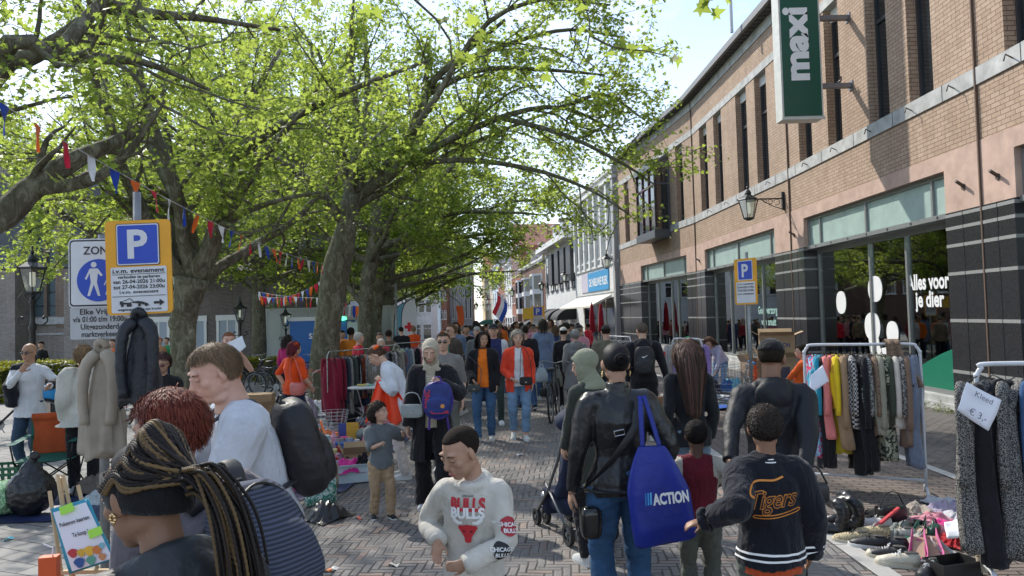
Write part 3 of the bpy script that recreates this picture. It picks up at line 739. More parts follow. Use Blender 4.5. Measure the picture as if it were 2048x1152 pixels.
for a,b in edges:
    c_,r_=(a+b)/2,(b-a)/2; z0,zs_,zt=zz(2.55),zz(8.1),zz(10.3)
    arch=[(c_-r_*math.cos(t_) if t_<9 else 0,0) for t_ in (0,)]
    left=[(c_-r_+2*r_*(1-math.cos(t_)),zs_+2*r_*math.sin(t_)) for t_ in np.linspace(0,math.pi/3,8)]
    right=[(2*c_-x_,z_) for x_,z_ in left][::-1]
    m=M(); m.prism([(a,zs_)]+left+[(c_,zt),(a,zt)],-.9,(0,yy,0),(1,0,0),(0,0,1)); m.prism([(b,zt),(c_,zt)]+right[:0]+right+[(b,zs_)],-.9,(0,yy,0),(1,0,0),(0,0,1)); m.build('arch_spandrel',CHB,ch)
    m=M()
    for q in (a-.55,b):m.b2(q,q+.55,yy-.04,yy+.3,zz(1.9),zs_)
    m.b2(a-.6,b+.6,yy-.18,yy+.2,z0-.45,z0-.05,1)
    m.b2(c_-.09,c_+.09,yy+.25,yy+.45,z0,zs_+.3)
    for sgn in (-1,1):m.tube([(c_,yy+.3,zs_+.1)]+[(c_+sgn*r_*.5*(1-math.cos(t_))*1.0,yy+.3,zs_+.1+r_*math.sin(t_)) for t_ in np.linspace(.2,1.6,6)],.06,6)
    m.tube([(c_+(x_-c_)*1.12,yy-.0,z_) for x_,z_ in left]+[(c_+(x_-c_)*1.12,yy,z_) for x_,z_ in right],.22,6)
    m.build('window_surround',[CHS,CONC],ch)
    m=M(); m.b2(a,b,yy+.5,yy+.54,z0,zt); wn=m.build('gothic_window',LEAD,ch)
    m=M()
    for z in np.arange(z0+.6,zs_+1,.78):m.b2(a,b,yy+.46,yy+.5,z,z+.05)
    sub(m,'saddle_bar',DFR,wn)
for a,b in ((-20,30),(128,232),(330,380)):
    m=M(); A,B=cX(a,40.5),cX(b,40.5); m.b2(A,B,yy-1.5,yy,-.3,zz(5.2)); m.prism([(yy-1.5,zz(5.2)),(yy,zz(5.2)),(yy,zz(6.8)),(yy-.7,zz(6.5))],B-A,(A,0,0),(0,1,0),(0,0,1)); bt=m.build('buttress',CHB,ch)
    m=M(); m.prism([(yy-1.6,zz(5.15)),(yy-.7,zz(6.55)),(yy-.7,zz(6.7)),(yy-1.66,zz(5.2))],B-A+.1,(A-.05,0,0),(0,1,0),(0,0,1)); m.b2(A,B,yy-.7,yy,zz(6.5),zz(10.6)); sub(m,'slate_cap',[SLT],bt)
m=M(); m.b2(cX(-400),cX(560),yy-.06,yy+.02,zz(1.5),zz(1.62)); m.build('string_course',CONC,ch)
m=M(); m.prism([(yy-.2,zz(11.4)),(yy+8,zz(14.2)),(yy+8,zz(11.4))],cX(560)-cX(-400),(cX(-400),0,0),(0,1,0),(0,0,1)); m.build('roof',SLT,ch)
ax=empty('annexe',(*at(300,600,34)[:2],gz(34)),0,'low dark brick annexe with white framed curtained windows behind the trees','building')
aX=lambda px:float(ray(px,650)[0]*34-ax.location.x)
m=M(); m.b2(aX(255),aX(655),0,4,-.5,4.6); m.build('wall',brickmat('dark annexe brick',(.19,.165,.15),(.25,.215,.195),(.09,.08,.07),.2,.062,.012),ax)
m=M(); m.prism([(-.3,4.6),(2,6.3),(4.3,4.6)],aX(655)-aX(255),(aX(255),0,0),(0,1,0),(0,0,1)); m.build('roof',SLT,ax)
CURT=patt('net curtain','stripe',(.45,.5,.55),(.25,.3,.36),9)
for px in (318,392,455,590):
    c_=aX(px); z0=1.0; m=M(); W_=.38
    m.b2(c_-W_-.14,c_+W_+.14,-.05,.02,z0+1.35,z0+1.6)
    for q in (c_-W_-.12,c_+W_):m.b2(q,q+.12,-.05,.02,z0-.1,z0+1.35)
    m.b2(c_-W_-.16,c_+W_+.16,-.09,.02,z0-.2,z0-.08); m.b2(c_-.03,c_+.03,-.03,.0,z0,z0+1.35)
    wn=m.build('window',WFR,ax); m=M(); m.b2(c_-W_,c_+W_,-.015,.0,z0-.08,z0+1.35); sub(m,'pane',CURT,wn)
def leafy(name,V,S,mt,root=None,aspect=1.0,droop=.3,tpl=None,loc=(0,0,0)):
    """one mesh of many small leaves at V with sizes S"""
    n=len(V)
    if tpl is None:
        tpl=np.array([(0,0),(.12,.14),(.46,.05),(.30,.30),(.50,.55),(.22,.52),(0,1.0),(-.22,.52),(-.50,.55),(-.30,.30),(-.46,.05),(-.12,.14)])
    k=len(tpl); T=np.zeros((k,3)); T[:,0]=tpl[:,0]; T[:,1]=tpl[:,1]; T[:,2]=-.18*np.abs(tpl[:,0])-.12*tpl[:,1]**2
    d=norm(np.c_[rng.normal(size=(n,2)),rng.normal(-droop,.5,n)]); nn=norm(np.c_[rng.normal(0,.75,(n,2)),np.ones(n)])
    x_=norm(np.cross(d,nn)); z_=np.cross(x_,d)
    P=V[:,None]+S[:,None,None]*(T[None,:,:1]*x_[:,None]*aspect+T[None,:,1:2]*d[:,None]+T[None,:,2:]*z_[:,None])
    F=np.arange(n*k).reshape(n,k)
    me=fastmesh(name,P.reshape(-1,3),F,None,False)
    return link(name,me,root,loc,(0,0,0),[mt])
def leafmat(name,cols,trans,tf=.5):
    m,t,b=newmat(name); out=[n for n in t.nodes if n.type=='OUTPUT_MATERIAL'][0]
    g=t.nodes.new('ShaderNodeNewGeometry'); col=ramp(t,g.outputs['Random Per Island'],cols)
    lk(t,col,b.inputs['Base Color']); b.inputs['Roughness'].default_value=.5; b.inputs['Specular IOR Level'].default_value=.35
    tr=t.nodes.new('ShaderNodeBsdfTranslucent'); lk(t,mixc(t,.6,col,trans),tr.inputs[0])
    ms=t.nodes.new('ShaderNodeMixShader'); ms.inputs[0].default_value=tf
    lk(t,b.outputs[0],ms.inputs[1]); lk(t,tr.outputs[0],ms.inputs[2]); lk(t,ms.outputs[0],out.inputs[0]); return m
HEDM=leafmat('hedge leaves',[(0,(.16,.17,.015)),(.6,(.25,.25,.02)),(1,(.32,.30,.04))],(.4,.4,.03),.35)
OVAL=np.array([(0,0),(.3,.3),(.3,.7),(0,1),(-.3,.7),(-.3,.3)])
def hedge(xa,xb,y,z,w_,label):
    root=empty('hedge',((xa+xb)/2,y,gz(y)),0,label,'hedge','clipped yellow green hedges before the church')
    n=int((xb-xa)*2200); L=xb-xa
    f=rng.random(n); V=np.c_[rng.uniform(-L/2,L/2,n),rng.uniform(-w_/2,w_/2,n),rng.uniform(.0,z,n)]
    k=rng.random(n)<.45; V[k,2]=z+rng.normal(0,.03,k.sum()); k2=~k; V[k2,1]=-w_/2+rng.normal(0,.03,k2.sum())
    leafy('foliage',V,rng.uniform(.05,.1,n),HEDM,root,tpl=OVAL)
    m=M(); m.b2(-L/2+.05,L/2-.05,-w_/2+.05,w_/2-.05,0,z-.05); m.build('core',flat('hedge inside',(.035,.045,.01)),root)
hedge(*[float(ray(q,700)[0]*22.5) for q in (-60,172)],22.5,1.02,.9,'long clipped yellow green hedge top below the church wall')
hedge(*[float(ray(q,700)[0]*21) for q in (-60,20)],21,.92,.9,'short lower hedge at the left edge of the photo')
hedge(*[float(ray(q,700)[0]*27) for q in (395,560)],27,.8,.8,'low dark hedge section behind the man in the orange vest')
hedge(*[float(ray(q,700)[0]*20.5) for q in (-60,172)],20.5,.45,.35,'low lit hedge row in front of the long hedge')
  # ------------------------------------------------------------ plane trees
def barkmat():
    m,t,b=newmat('plane bark'); v=coords(t,'Object',(1,1,.5))
    f=noise(t,v,6.5,6,.7,1.2); f2=noise(t,v,30,5,.7)
    col=ramp(t,f,[(.34,(.075,.06,.045)),(.42,(.14,.12,.09)),(.52,(.17,.155,.12)),(.55,(.25,.235,.185)),(.63,(.27,.255,.2)),(.655,(.42,.40,.32))])
    col=mixc(t,.5,col,ramp(t,f2,[(.3,(.5,.48,.42)),(.7,(1.1,1.1,1.0))]),'MULTIPLY')
  # green algae mostly on the left side
    g=t.nodes.new('ShaderNodeNewGeometry'); s=t.nodes.new('ShaderNodeSeparateXYZ'); lk(t,g.outputs['Normal'],s.inputs[0])
    a=(N(t,s.outputs[0])*-.6+N(t,f2)*.8).mxm(0.0).mn(1.0)
    col=mixc(t,(a*.55).k,col,(.10,.115,.045)); lk(t,col,b.inputs['Base Color']); b.inputs['Roughness'].default_value=.85; b.inputs['Specular IOR Level'].default_value=.2
    bump(t,b,mixc(t,.5,ramp(t,f,[(.3,(0,)*3),(.6,(1,)*3)]),ramp(t,f2,[(0,(0,)*3),(1,(1,)*3)])),.03)
    return m
BARK=barkmat()
LEAF=leafmat('plane leaves',[(0,(.055,.095,.022)),(.35,(.09,.145,.028)),(.7,(.135,.195,.036)),(1,(.21,.25,.05))],(.64,.78,.12),.62)
def wander(p,d,L,n,r,wob,up,trg=None):
    P=[np.array(p,float)]; d=norm(np.array(d,float)); st=L/n
    for i in range(n):
        d=norm(d+r.normal(0,wob,3)+np.array((0,0,up))*(1 if trg is None else 1))
        P.append(P[-1]+d*st)
    return np.array(P)
def perp(d,r,spread):
    q=r.normal(size=3); q=norm(q-d*(q@d)); return norm(d*math.cos(spread)+q*math.sin(spread))
def grow(trunk,trad,hand,seed,nl=7,reach=7.0,ns=9,nt_=7,nleaf=20,lsz=.15,span=(.45,1.0),bias=None,low=.25,zmin=3.2,top=1.0,hk=True):
    """trunk: [(x,y,z)], hand: [(points, r0, r1)] limbs traced by hand; the rest grows by itself"""
    r=np.random.default_rng(seed); m=M(); P=spline(trunk,14); rad=np.interp(np.linspace(0,1,14),np.linspace(0,1,len(trad)),trad)
    rad=rad*(1+.05*r.normal(size=14)); rad[0] *= 1.25
    m.tube(P,rad,16)
    for q in P[3:10:2]:m.ell(q+r.normal(0,.05,3)+np.array((0,0,0)),(rad[5]*.85,)*3,None,10,7)
    limbs=[]
    for pts,r0,r1 in hand:
        Q=spline(pts,14); m.tube(Q,np.linspace(r0,r1,14),9); hk and limbs.append((Q,r0))
    az0=r.uniform(0,6.28)
    for i in range(nl):
        f=span[0]+(span[1]-span[0])*(i+.5)/nl; p=P[int(f*13)]
        az=az0+i*2.4+r.normal(0,.2)
        el=low+(1.35-low)*(i/max(1,nl-1))**1.4*top
        d=np.array((math.cos(az)*math.cos(el),math.sin(az)*math.cos(el),math.sin(el)))
        if bias is not None:d=norm(d+np.array(bias))
        L=reach*r.uniform(.8,1.1)*(1.0 if el<.9 else .85); r0=max(.05,rad[int(f*13)]*r.uniform(.45,.6))
        Q=wander(p,d,L,12,r,.13,.012); m.tube(Q,np.linspace(r0,.018,13),7); limbs.append((Q,r0))
    leaves,tw=[],0
    for Q,r0 in limbs:
        LL=np.linalg.norm(np.diff(Q,axis=0),axis=1).sum(); k=max(4,int(ns*LL/7))
        for s_ in range(k):
            f=.22+.78*(s_+r.uniform(0,.9))/k; i=min(len(Q)-2,int(f*(len(Q)-1))); p=Q[i]; d=norm(Q[i+1]-Q[i])
            sd=perp(d,r,r.uniform(.5,1.15)); L=LL*(1.05-f*.6)*r.uniform(.22,.42)+.5
            S=wander(p,sd,L,7,r,.2,.02); m.tube(S,np.linspace(max(.012,r0*(1-f)*.45+.008),.008,8),5,False)
            kt=max(3,int(nt_*L/2))
            for t_ in range(kt):
                g=.15+.85*(t_+r.uniform(0,.9))/kt; j=min(6,int(g*7)); q=S[j]; dd=norm(S[j+1]-S[j])
                td=perp(dd,r,r.uniform(.4,1.2)); l3=r.uniform(.5,1.3)
                W=wander(q,td,l3,4,r,.28,-.05)
                if W[:,2].min()<zmin:continue
                m.tube(W,np.linspace(.007,.003,5),3,False); n=int(nleaf*r.uniform(.5,1.4))
                u=r.random(n)*3.999; ii=u.astype(int); fr_=(u-ii)[:,None]
                leaves.append(W[ii]*(1-fr_)+W[ii+1]*fr_+r.normal(0,.11,(n,3))-np.array((0,0,.04)))
    V=np.vstack(leaves); return m,V,r.uniform(.6,1.25,len(V))*lsz
def tree(label,base,**kw):
    root=empty('plane_tree',tuple(base),0,label,'tree','plane trees over the market')
    m,V,S=grow(**kw); m.build('trunk',BARK,root,smooth=True); leafy('crown',V,S,LEAF,root); return root
def loc(pts,base,d):
    """points given as (px, py[, depth]) made local to the tree's base"""
    return [tuple(at(p[0],p[1],p[2] if len(p)>2 else d)-np.array(base)) for p in pts]
  # T1, the forked tree behind the parking sign
b1=(*gnd(366,12.5),gz(12.5)); d=12.5
t1=tree('forked plane tree right behind the yellow parking sign',b1,trunk=[(0,0,-.1)]+loc([(368,760),(366,660),(375,600),(385,555)],b1,d),trad=[.24,.215,.20,.22,.27],
    hand=[(loc([(380,560),(335,500),(290,430),(262,370),(215,330,12.2),(120,300,11.8),(40,330,11.3)],b1,d),.15,.03),(loc([(385,545),(375,450),(345,380),(300,290,13),(280,180,13.6),(230,60,14)],b1,d),.15,.04),
          (loc([(392,565),(430,480),(455,390),(450,280,12.9),(500,200,13.5),(560,100,14)],b1,d),.16,.04),(loc([(430,470),(480,430,12.0),(560,400,11.2),(640,385,10.6)],b1,d),.07,.02),
          (loc([(285,430),(230,405,12.6),(150,395,12.8),(90,400,13)],b1,d),.08,.02),(loc([(452,330),(560,250,12.0),(700,180,11),(860,120,10.2)],b1,d),.1,.02)],
    seed=11,nl=5,reach=5.5,span=(.9,1.0),low=.7,ns=10,nleaf=50,lsz=.083,zmin=3.55)
  # T2, the leaning tree
b2=(*gnd(645,17.7),gz(17.7)); d=17.7
t2=tree('plane tree with a leaning scarred trunk beside the clothes racks',b2,trunk=[(0,0,-.1)]+loc([(645,760),(656,650),(668,560),(690,470),(706,390)],b2,d),trad=[.38,.33,.31,.33,.27,.22],
    hand=[(loc([(704,400),(690,350),(668,300),(640,200,18.5),(620,80,19)],b2,d),.15,.04),(loc([(704,400),(745,370),(800,330,17),(850,190,16.5),(900,130,16),(1010,40,15.5)],b2,d),.18,.04),
          (loc([(715,385),(720,300),(735,200,18.6),(730,60,19)],b2,d),.17,.05),(loc([(745,365),(860,300,16.5),(1000,235,15.8),(1120,215,15.4),(1230,260,15)],b2,d),.11,.02),
          (loc([(850,190,16.5),(960,140,16),(1090,140,15.2),(1210,150,15)],b2,17),.08,.02),(loc([(900,130,16.5),(1010,90,15.8),(1130,60,15),(1250,75,14.5)],b2,d),.07,.02),(loc([(745,365),(850,230,16),(960,60,15),(1080,0,14.5),(1220,10,14)],b2,d),.09,.02),(loc([(1000,235,15.8),(1130,270,15),(1250,330,14.6),(1310,370,14.4)],b2,d),.06,.015),(loc([(800,330,17),(930,320,16.4),(1070,340,15.8),(1180,380,15.4),(1260,430,15)],b2,d),.08,.015),(loc([(1120,215,15.4),(1210,190,15),(1290,240,14.6)],b2,d),.05,.015),(loc([(700,430),(610,440,17),(520,465,16.4),(470,480,16)],b2,d),.08,.02)],
    seed=5,nl=5,reach=6.5,span=(.85,1),low=.6,ns=11,nleaf=50,lsz=.09,bias=(.12,0,0),zmin=3.5)
  # T0 enters from the left edge
b0=(-6.6,7.6,0); d=8
t0=tree('near plane tree whose heavy limbs enter from the left edge',b0,trunk=[(0,0,-.1),(.05,0,1.2),(.0,0,2.4),(.1,.1,3.0)],trad=[.36,.3,.3,.33],
    hand=[([(.1,.1,2.7)]+loc([(-10,440,8.2),(60,380,8.4),(150,320,8.6),(230,285,8.9),(300,240,9.2)],b0,d),.2,.05),([(.1,.1,2.9)]+loc([(-10,150,8),(60,115,8),(130,70,8),(210,5,8)],b0,d),.13,.06),
          ([(.1,.1,2.9)]+loc([(0,105,7.2),(100,108,7.4),(210,118,7.6),(300,128,7.9),(420,180,8.1)],b0,d),.11,.02),(loc([(60,380,8.4),(180,360,8.3),(260,300,8.2),(330,200,8.2)],b0,d),.09,.02),
          (loc([(120,105,7.4),(200,10,7.8),(330,-90,8.4)],b0,d),.09,.03),(loc([(200,10,8),(300,28,8.4),(400,36,8.8),(560,60,9.4)],b0,d),.09,.02)],
    seed=3,nl=4,reach=5.5,span=(.8,1),low=.75,ns=9,nleaf=34,lsz=.08,zmin=3.9)
  # TN stands behind the camera to the left, its twigs hang into the top of the picture
bn=(-4.6,.6,0)
tn=tree('plane tree beside the viewer, its twigs hanging in at the top',bn,trunk=[(0,0,-.1),(0,.1,2),(.1,.2,4.6)],trad=[.33,.28,.25],
    hand=[([(.1,.2,4.2)]+loc([(500,-260,5),(760,-60,6),(890,60,6.8),(905,140,6.9),(925,215,7.0),(960,230,7.0)],bn,d),.016,.005),([(.1,.2,4.4)]+loc([(800,-400,5.5),(1050,-150,6.2),(1165,0,6.8),(1178,80,6.9),(1150,150,7.0)],bn,d),.014,.004),
          (loc([(1178,70,6.9),(1230,95,6.9),(1290,102,6.9),(1335,112,6.9)],bn,d),.012,.004),(loc([(1050,-150,6.2),(1180,-90,6.3),(1300,-30,6.4),(1330,5,6.4)],bn,d),.02,.004),(loc([(1180,-90,6.3),(1320,-60,6.3),(1420,-25,6.3),(1450,0,6.3)],bn,d),.02,.004)],
    seed=21,nl=5,reach=5.0,span=(.9,1),low=.9,ns=7,nt_=6,nleaf=12,lsz=.13,zmin=4.9,bias=(-.45,-.3,0),hk=False)
  # the row behind
b3=(*gnd(728,25),gz(25)); d=25
t3=tree('plane tree with a low left limb, first of the three dark trunks standing together',b3,trunk=[(0,0,-.1)]+loc([(729,640),(735,560),(750,480),(752,380)],b3,d),trad=[.26,.23,.25,.22,.18],
    hand=[(loc([(728,610),(705,585),(690,560),(692,520),(700,470)],b3,d),.12,.04),(loc([(745,500),(800,480),(860,445,24),(920,425,23),(1020,425,22),(1090,430,21.5)],b3,d),.12,.02),(loc([(750,520),(820,500),(900,440,24),(960,390,23.4)],b3,d),.1,.02)],
    seed=8,nl=8,reach=7.5,span=(.6,1),low=.3,ns=10,nleaf=34,lsz=.125,bias=(.15,0,0),zmin=4.0)
b4=(*gnd(751,30),gz(30)); d=30
t4=tree('plane tree with a pale patched trunk, middle of the three dark trunks',b4,trunk=[(0,0,-.1)]+loc([(752,640),(755,570),(765,500),(770,410)],b4,d),trad=[.30,.26,.26,.24,.2],
    hand=[(loc([(765,560),(850,540),(930,510,29),(985,480,28),(1050,480,27)],b4,d),.13,.03),(loc([(765,520),(860,470),(950,430,28),(1050,400,27),(1140,430,26)],b4,d),.12,.02)],seed=14,nl=9,reach=8,span=(.5,1),low=.25,ns=10,nleaf=34,lsz=.135,bias=(.15,0,0),zmin=4.3)
b5=(*gnd(774,35),gz(35)); d=35
t5=tree('thick plane tree with low right hand boughs, third of the three dark trunks',b5,trunk=[(0,0,-.1)]+loc([(775,640),(776,580),(780,520),(785,450)],b5,d),trad=[.33,.30,.28,.25,.2],
    hand=[(loc([(778,640),(800,620),(835,600),(870,580,34),(900,560,33),(960,545,32)],b5,d),.15,.03),(loc([(778,610),(820,590),(850,578,34),(890,560,33)],b5,d),.1,.02)],seed=15,nl=9,reach=8,span=(.4,1),low=.2,ns=10,nleaf=34,lsz=.14,zmin=2.6)
bs=(*gnd(518,29),gz(29)); d=29
s1=tree('straight plane tree standing behind the man in the orange vest',bs,trunk=[(0,0,-.1)]+loc([(518,640),(517,500),(512,330),(508,200)],bs,d),trad=[.30,.26,.24,.2,.15],
    hand=[(loc([(515,590),(480,560),(430,520)],bs,d),.12,.03)],seed=33,nl=11,reach=7,span=(.38,1),low=.15,ns=10,nleaf=34,lsz=.14,zmin=3.6)
def again(src,x,y,rz,s_,label):
    c=copy_tree(src); c.location=(x,y,gz(y)); c.rotation_euler=(0,0,R(rz)); c.scale=(s_,s_,s_); c['label']=label; return c
again(s1,*gnd(604,37),140,1.05,'slim plane tree beside the dark annexe, left of the leaning tree')
again(s1,*gnd(262,24),60,.95,'plane tree hidden behind the parking sign before the church')
again(s1,*gnd(430,36),220,1.1,'plane tree in the back row between lamp post and forked tree')
for (x,y),rz,src,lb in (((-7.8,43),70,t4,'distant plane tree just beyond the three dark trunks'),((-9.3,52),200,t3,'distant plane tree behind the charity banners'),((-11.5,63),320,t4,'farthest plane tree of the row along the street'),((-16,48),20,s1,'distant plane tree above the white container')):
    again(src,x,y,rz,1.0,lb)
  # a few large near leaves on the twig that crosses the sky
V=[]
for px,py,dd,n in ((900,90,6.8,6),(918,190,7,5),(880,40,6.7,8),(1175,30,6.9,8),(1180,95,6.9,5),(1270,100,6.9,5),(500,30,5.8,8),(620,20,6,8),(740,30,6.2,8),(300,60,6.5,8),(420,140,7,8),(170,180,7,9),(230,330,7.2,8),(120,360,7.2,8),(1300,105,6.9,7),(1330,118,6.9,5),(1250,95,6.9,10),(1235,60,6.9,6),(1090,120,6.9,9),(1080,160,7,8),(1160,150,7,6),(1310,-2,6.4,4),(1400,-4,6.3,5),(1440,2,6.3,3),(960,60,6.8,7),(930,110,6.9,7),(1040,20,6.8,4)):
    V += [at(px,py,dd)+rng.normal(0,.06,3) for _ in range((n+1) // 2)]
V=np.array(V); leafy('foliage',V-np.array(bn),rng.uniform(.10,.17,len(V)),LEAF,tn)
  # ------------------------------------------------------------ people
SKIN={}
def skinmat(c):
    if c in SKIN:return SKIN[c]
    m,t,b=newmat('skin'); v=coords(t)
    col=ramp(t,noise(t,v,9,4),[(.3,sc(c,.86)),(.7,sc(c,1.12))]); col=mixc(t,.25,col,ramp(t,noise(t,v,3.5,2),[(.4,c),(.7,(c[0],c[1]*.72,c[2]*.68))]))
    lk(t,col,b.inputs['Base Color']); b.inputs['Roughness'].default_value=.52; b.inputs['Subsurface Weight'].default_value=.08
    b.inputs['Subsurface Radius'].default_value=(.02,.008,.004); b.inputs['Specular IOR Level'].default_value=.35
    bump(t,b,noise(t,v,160,2),.0006); SKIN[c]=m; return m
PALE,FAIR,TAN,BROWN,DARK=(.60,.36,.27),(.56,.35,.25),(.42,.25,.165),(.26,.14,.085),(.12,.065,.042)
EYEW,IRIS,LIP,LIPD=flat('eye white',(.6,.57,.53),.25),flat('dark iris',(.02,.012,.008),.15),flat('lips',(.38,.13,.11),.45),flat('lips deep',(.2,.07,.06),.45)
HAIRM={}
def hairmat(c,alt=None):
    k=(c,alt)
    if k in HAIRM:return HAIRM[k]
    m,t,b=newmat('hair'); g=t.nodes.new('ShaderNodeNewGeometry')
    lk(t,ramp(t,g.outputs['Random Per Island'],[(0,sc(c,.55)),(.6,c),(1,alt or sc(c,1.7))]),b.inputs['Base Color'])
    b.inputs['Roughness'].default_value=.62; b.inputs['Specular IOR Level'].default_value=.28; HAIRM[k]=m; return m
def shellmat(c):
    k=('shell',c)
    if k not in HAIRM:
        m,t,b=newmat('cropped hair'); v=coords(t); n=noise(t,v,120,3,.8); lk(t,ramp(t,n,[(.35,sc(c,.5)),(.7,sc(c,1.5))]),b.inputs['Base Color']); b.inputs['Roughness'].default_value=.9; b.inputs['Specular IOR Level'].default_value=.15; bump(t,b,n,.004); HAIRM[k]=m
    return HAIRM[k]
def basis(d,up):
    d=norm(d); x=norm(np.cross(d,up)); return np.column_stack([x,d,np.cross(x,d)])
def ik(S,T,a,b,hint):
    S,T=np.array(S,float),np.array(T,float); v=T-S; L=np.linalg.norm(v); u=v/L
    L=min(L,(a+b)*.995); T=S+u*L; x=(a*a-b*b+L*L)/(2*L); h=math.sqrt(max(1e-6,a*a-x*x))
    hp=norm(np.array(hint,float)-u*(np.array(hint,float)@u)); return S+u*x+hp*h,T
class Body:pass
def skeleton(H,hs,w,lean,side,head,hands,feet,male,sit,twist,kid):
    b=Body(); hh=.232*H/1.7*hs; b.hh=hh; b.k=k=(H-hh)/1.468; b.q=hh/.235; b.w=w
    hipz=.93*k if not sit else sit; b.P=np.array((0.,0,hipz)); L=R(lean); Sd=R(side)
    b.u1=norm(np.array((math.sin(Sd)*.5,math.sin(L*.55),math.cos(L*.55)))); b.u2=norm(np.array((math.sin(Sd),math.sin(L),math.cos(L))))
    W=b.P+b.u1*.17*k; C=W+b.u2*.20*k; Nk=C+b.u2*.175*k; b.W,b.C,b.Nk=W,C,Nk
    b.right=np.array((math.cos(R(twist)),math.sin(R(twist)),0)); b.right=norm(b.right-b.u2*(b.right@b.u2)); b.fwd=np.cross(b.u2,b.right)
    sw=(.172 if male else .155)*(1 if not kid else .93)*k*w; b.sw=sw
    b.S=[Nk-b.u2*.072*k+b.right*s*sw for s in (-1,1)]
    b.Rh=rotm(head[1],head[2] if len(head)>2 else 0,head[0]) ; base=Nk+b.u2*.035*k
    hb=np.column_stack([b.right,b.fwd,b.u2]); hb=.35*hb+.65*np.column_stack([norm(np.array((b.right[0],b.right[1],0))),norm(np.array((b.fwd[0],b.fwd[1],0))),(0,0,1)])
    b.Rh=hb@b.Rh; b.Rh=np.column_stack([norm(b.Rh[:,0]),norm(b.Rh[:,1]),norm(b.Rh[:,2])]); b.H=base+b.Rh@(np.array((0,.022,.128))*b.q); b.nb=base
    b.arm=[]
    for i,s in enumerate((-1,1)):
        t=hands[i] if hands and hands[i] is not None else None
        if t is None:tg=b.S[i]+np.array((s*.045,.05,-.515))*k; hint=(s*.35,-1,0)
        else:
            tg=np.array(t[:3],float)*k; hint=t[3] if len(t)>3 and t[3] is not None else (s*.7,-.7,-.5)
        E,T=ik(b.S[i],tg,.285*k,.255*k,hint); hd=norm(T-E) if not (t is not None and len(t)>4) else norm(np.array(t[4],float)); b.arm.append((b.S[i],E,T,hd))
    b.leg=[]; wide=(.088 if male else .092)*k*w
    for i,s in enumerate((-1,1)):
        f=feet[i]; hp=b.P+np.array((s*wide,0,-.02*k)); fx_,fy_=f[0]*k,f[1]*k; fz=f[2]*k if len(f)>2 else 0; yaw=f[3] if len(f)>3 else-s*8; pit=f[4] if len(f)>4 else 0
        hint=np.array((s*.12,1,0)); Kn,A=ik(hp,(fx_,fy_,.085*k+fz),.43*k,.415*k,hint); b.leg.append((hp,Kn,A,yaw,pit))
    return b
def do_hand(m,T,d,n_,k,s,curl=.5,seg=6,mi=0,thumb=.6):
    """palm, four fingers and thumb; n_ is the palm normal"""
    d=norm(d); n_=norm(np.array(n_,float)-d*(np.array(n_,float)@d)); x=np.cross(d,n_)*s; B=np.column_stack([x,d,n_])
    m.tube([T-d*.03*k,T+d*.02*k],.024*k,10,True,mi)
    m.ell(T+d*.048*k,(.04*k,.05*k,.0165*k),B,12,8,mi,2.6)
    for j,(off,ln) in enumerate(((-.029,.068),(-.0095,.077),(.0095,.072),(.028,.056))):
        p=T+d*.085*k+x*off*k; P=[p-d*.02*k,p]; a=curl*.5
        for q in (.45,.3,.25):
            dd=d*math.cos(a)+n_*math.sin(a); P.append(P[-1]+dd*ln*q*k); a += curl*(.75+.08*j)
        m.tube(P,np.array((.0088,.0088,.0084,.0078,.0064))*k,seg,True,mi)
    p=T+d*.02*k-x*.03*k; a=norm(d*.75-x*.62+n_*thumb*.6); p1=p+a*.036*k; a2=norm(a+d*.55+n_*thumb*.35); p2=p1+a2*.03*k; m.tube([p-a*.01*k,p,p1,p2,p2+norm(a2+x*.2)*.02*k],np.array((.012,.012,.0105,.0095,.007))*k,seg,True,mi)
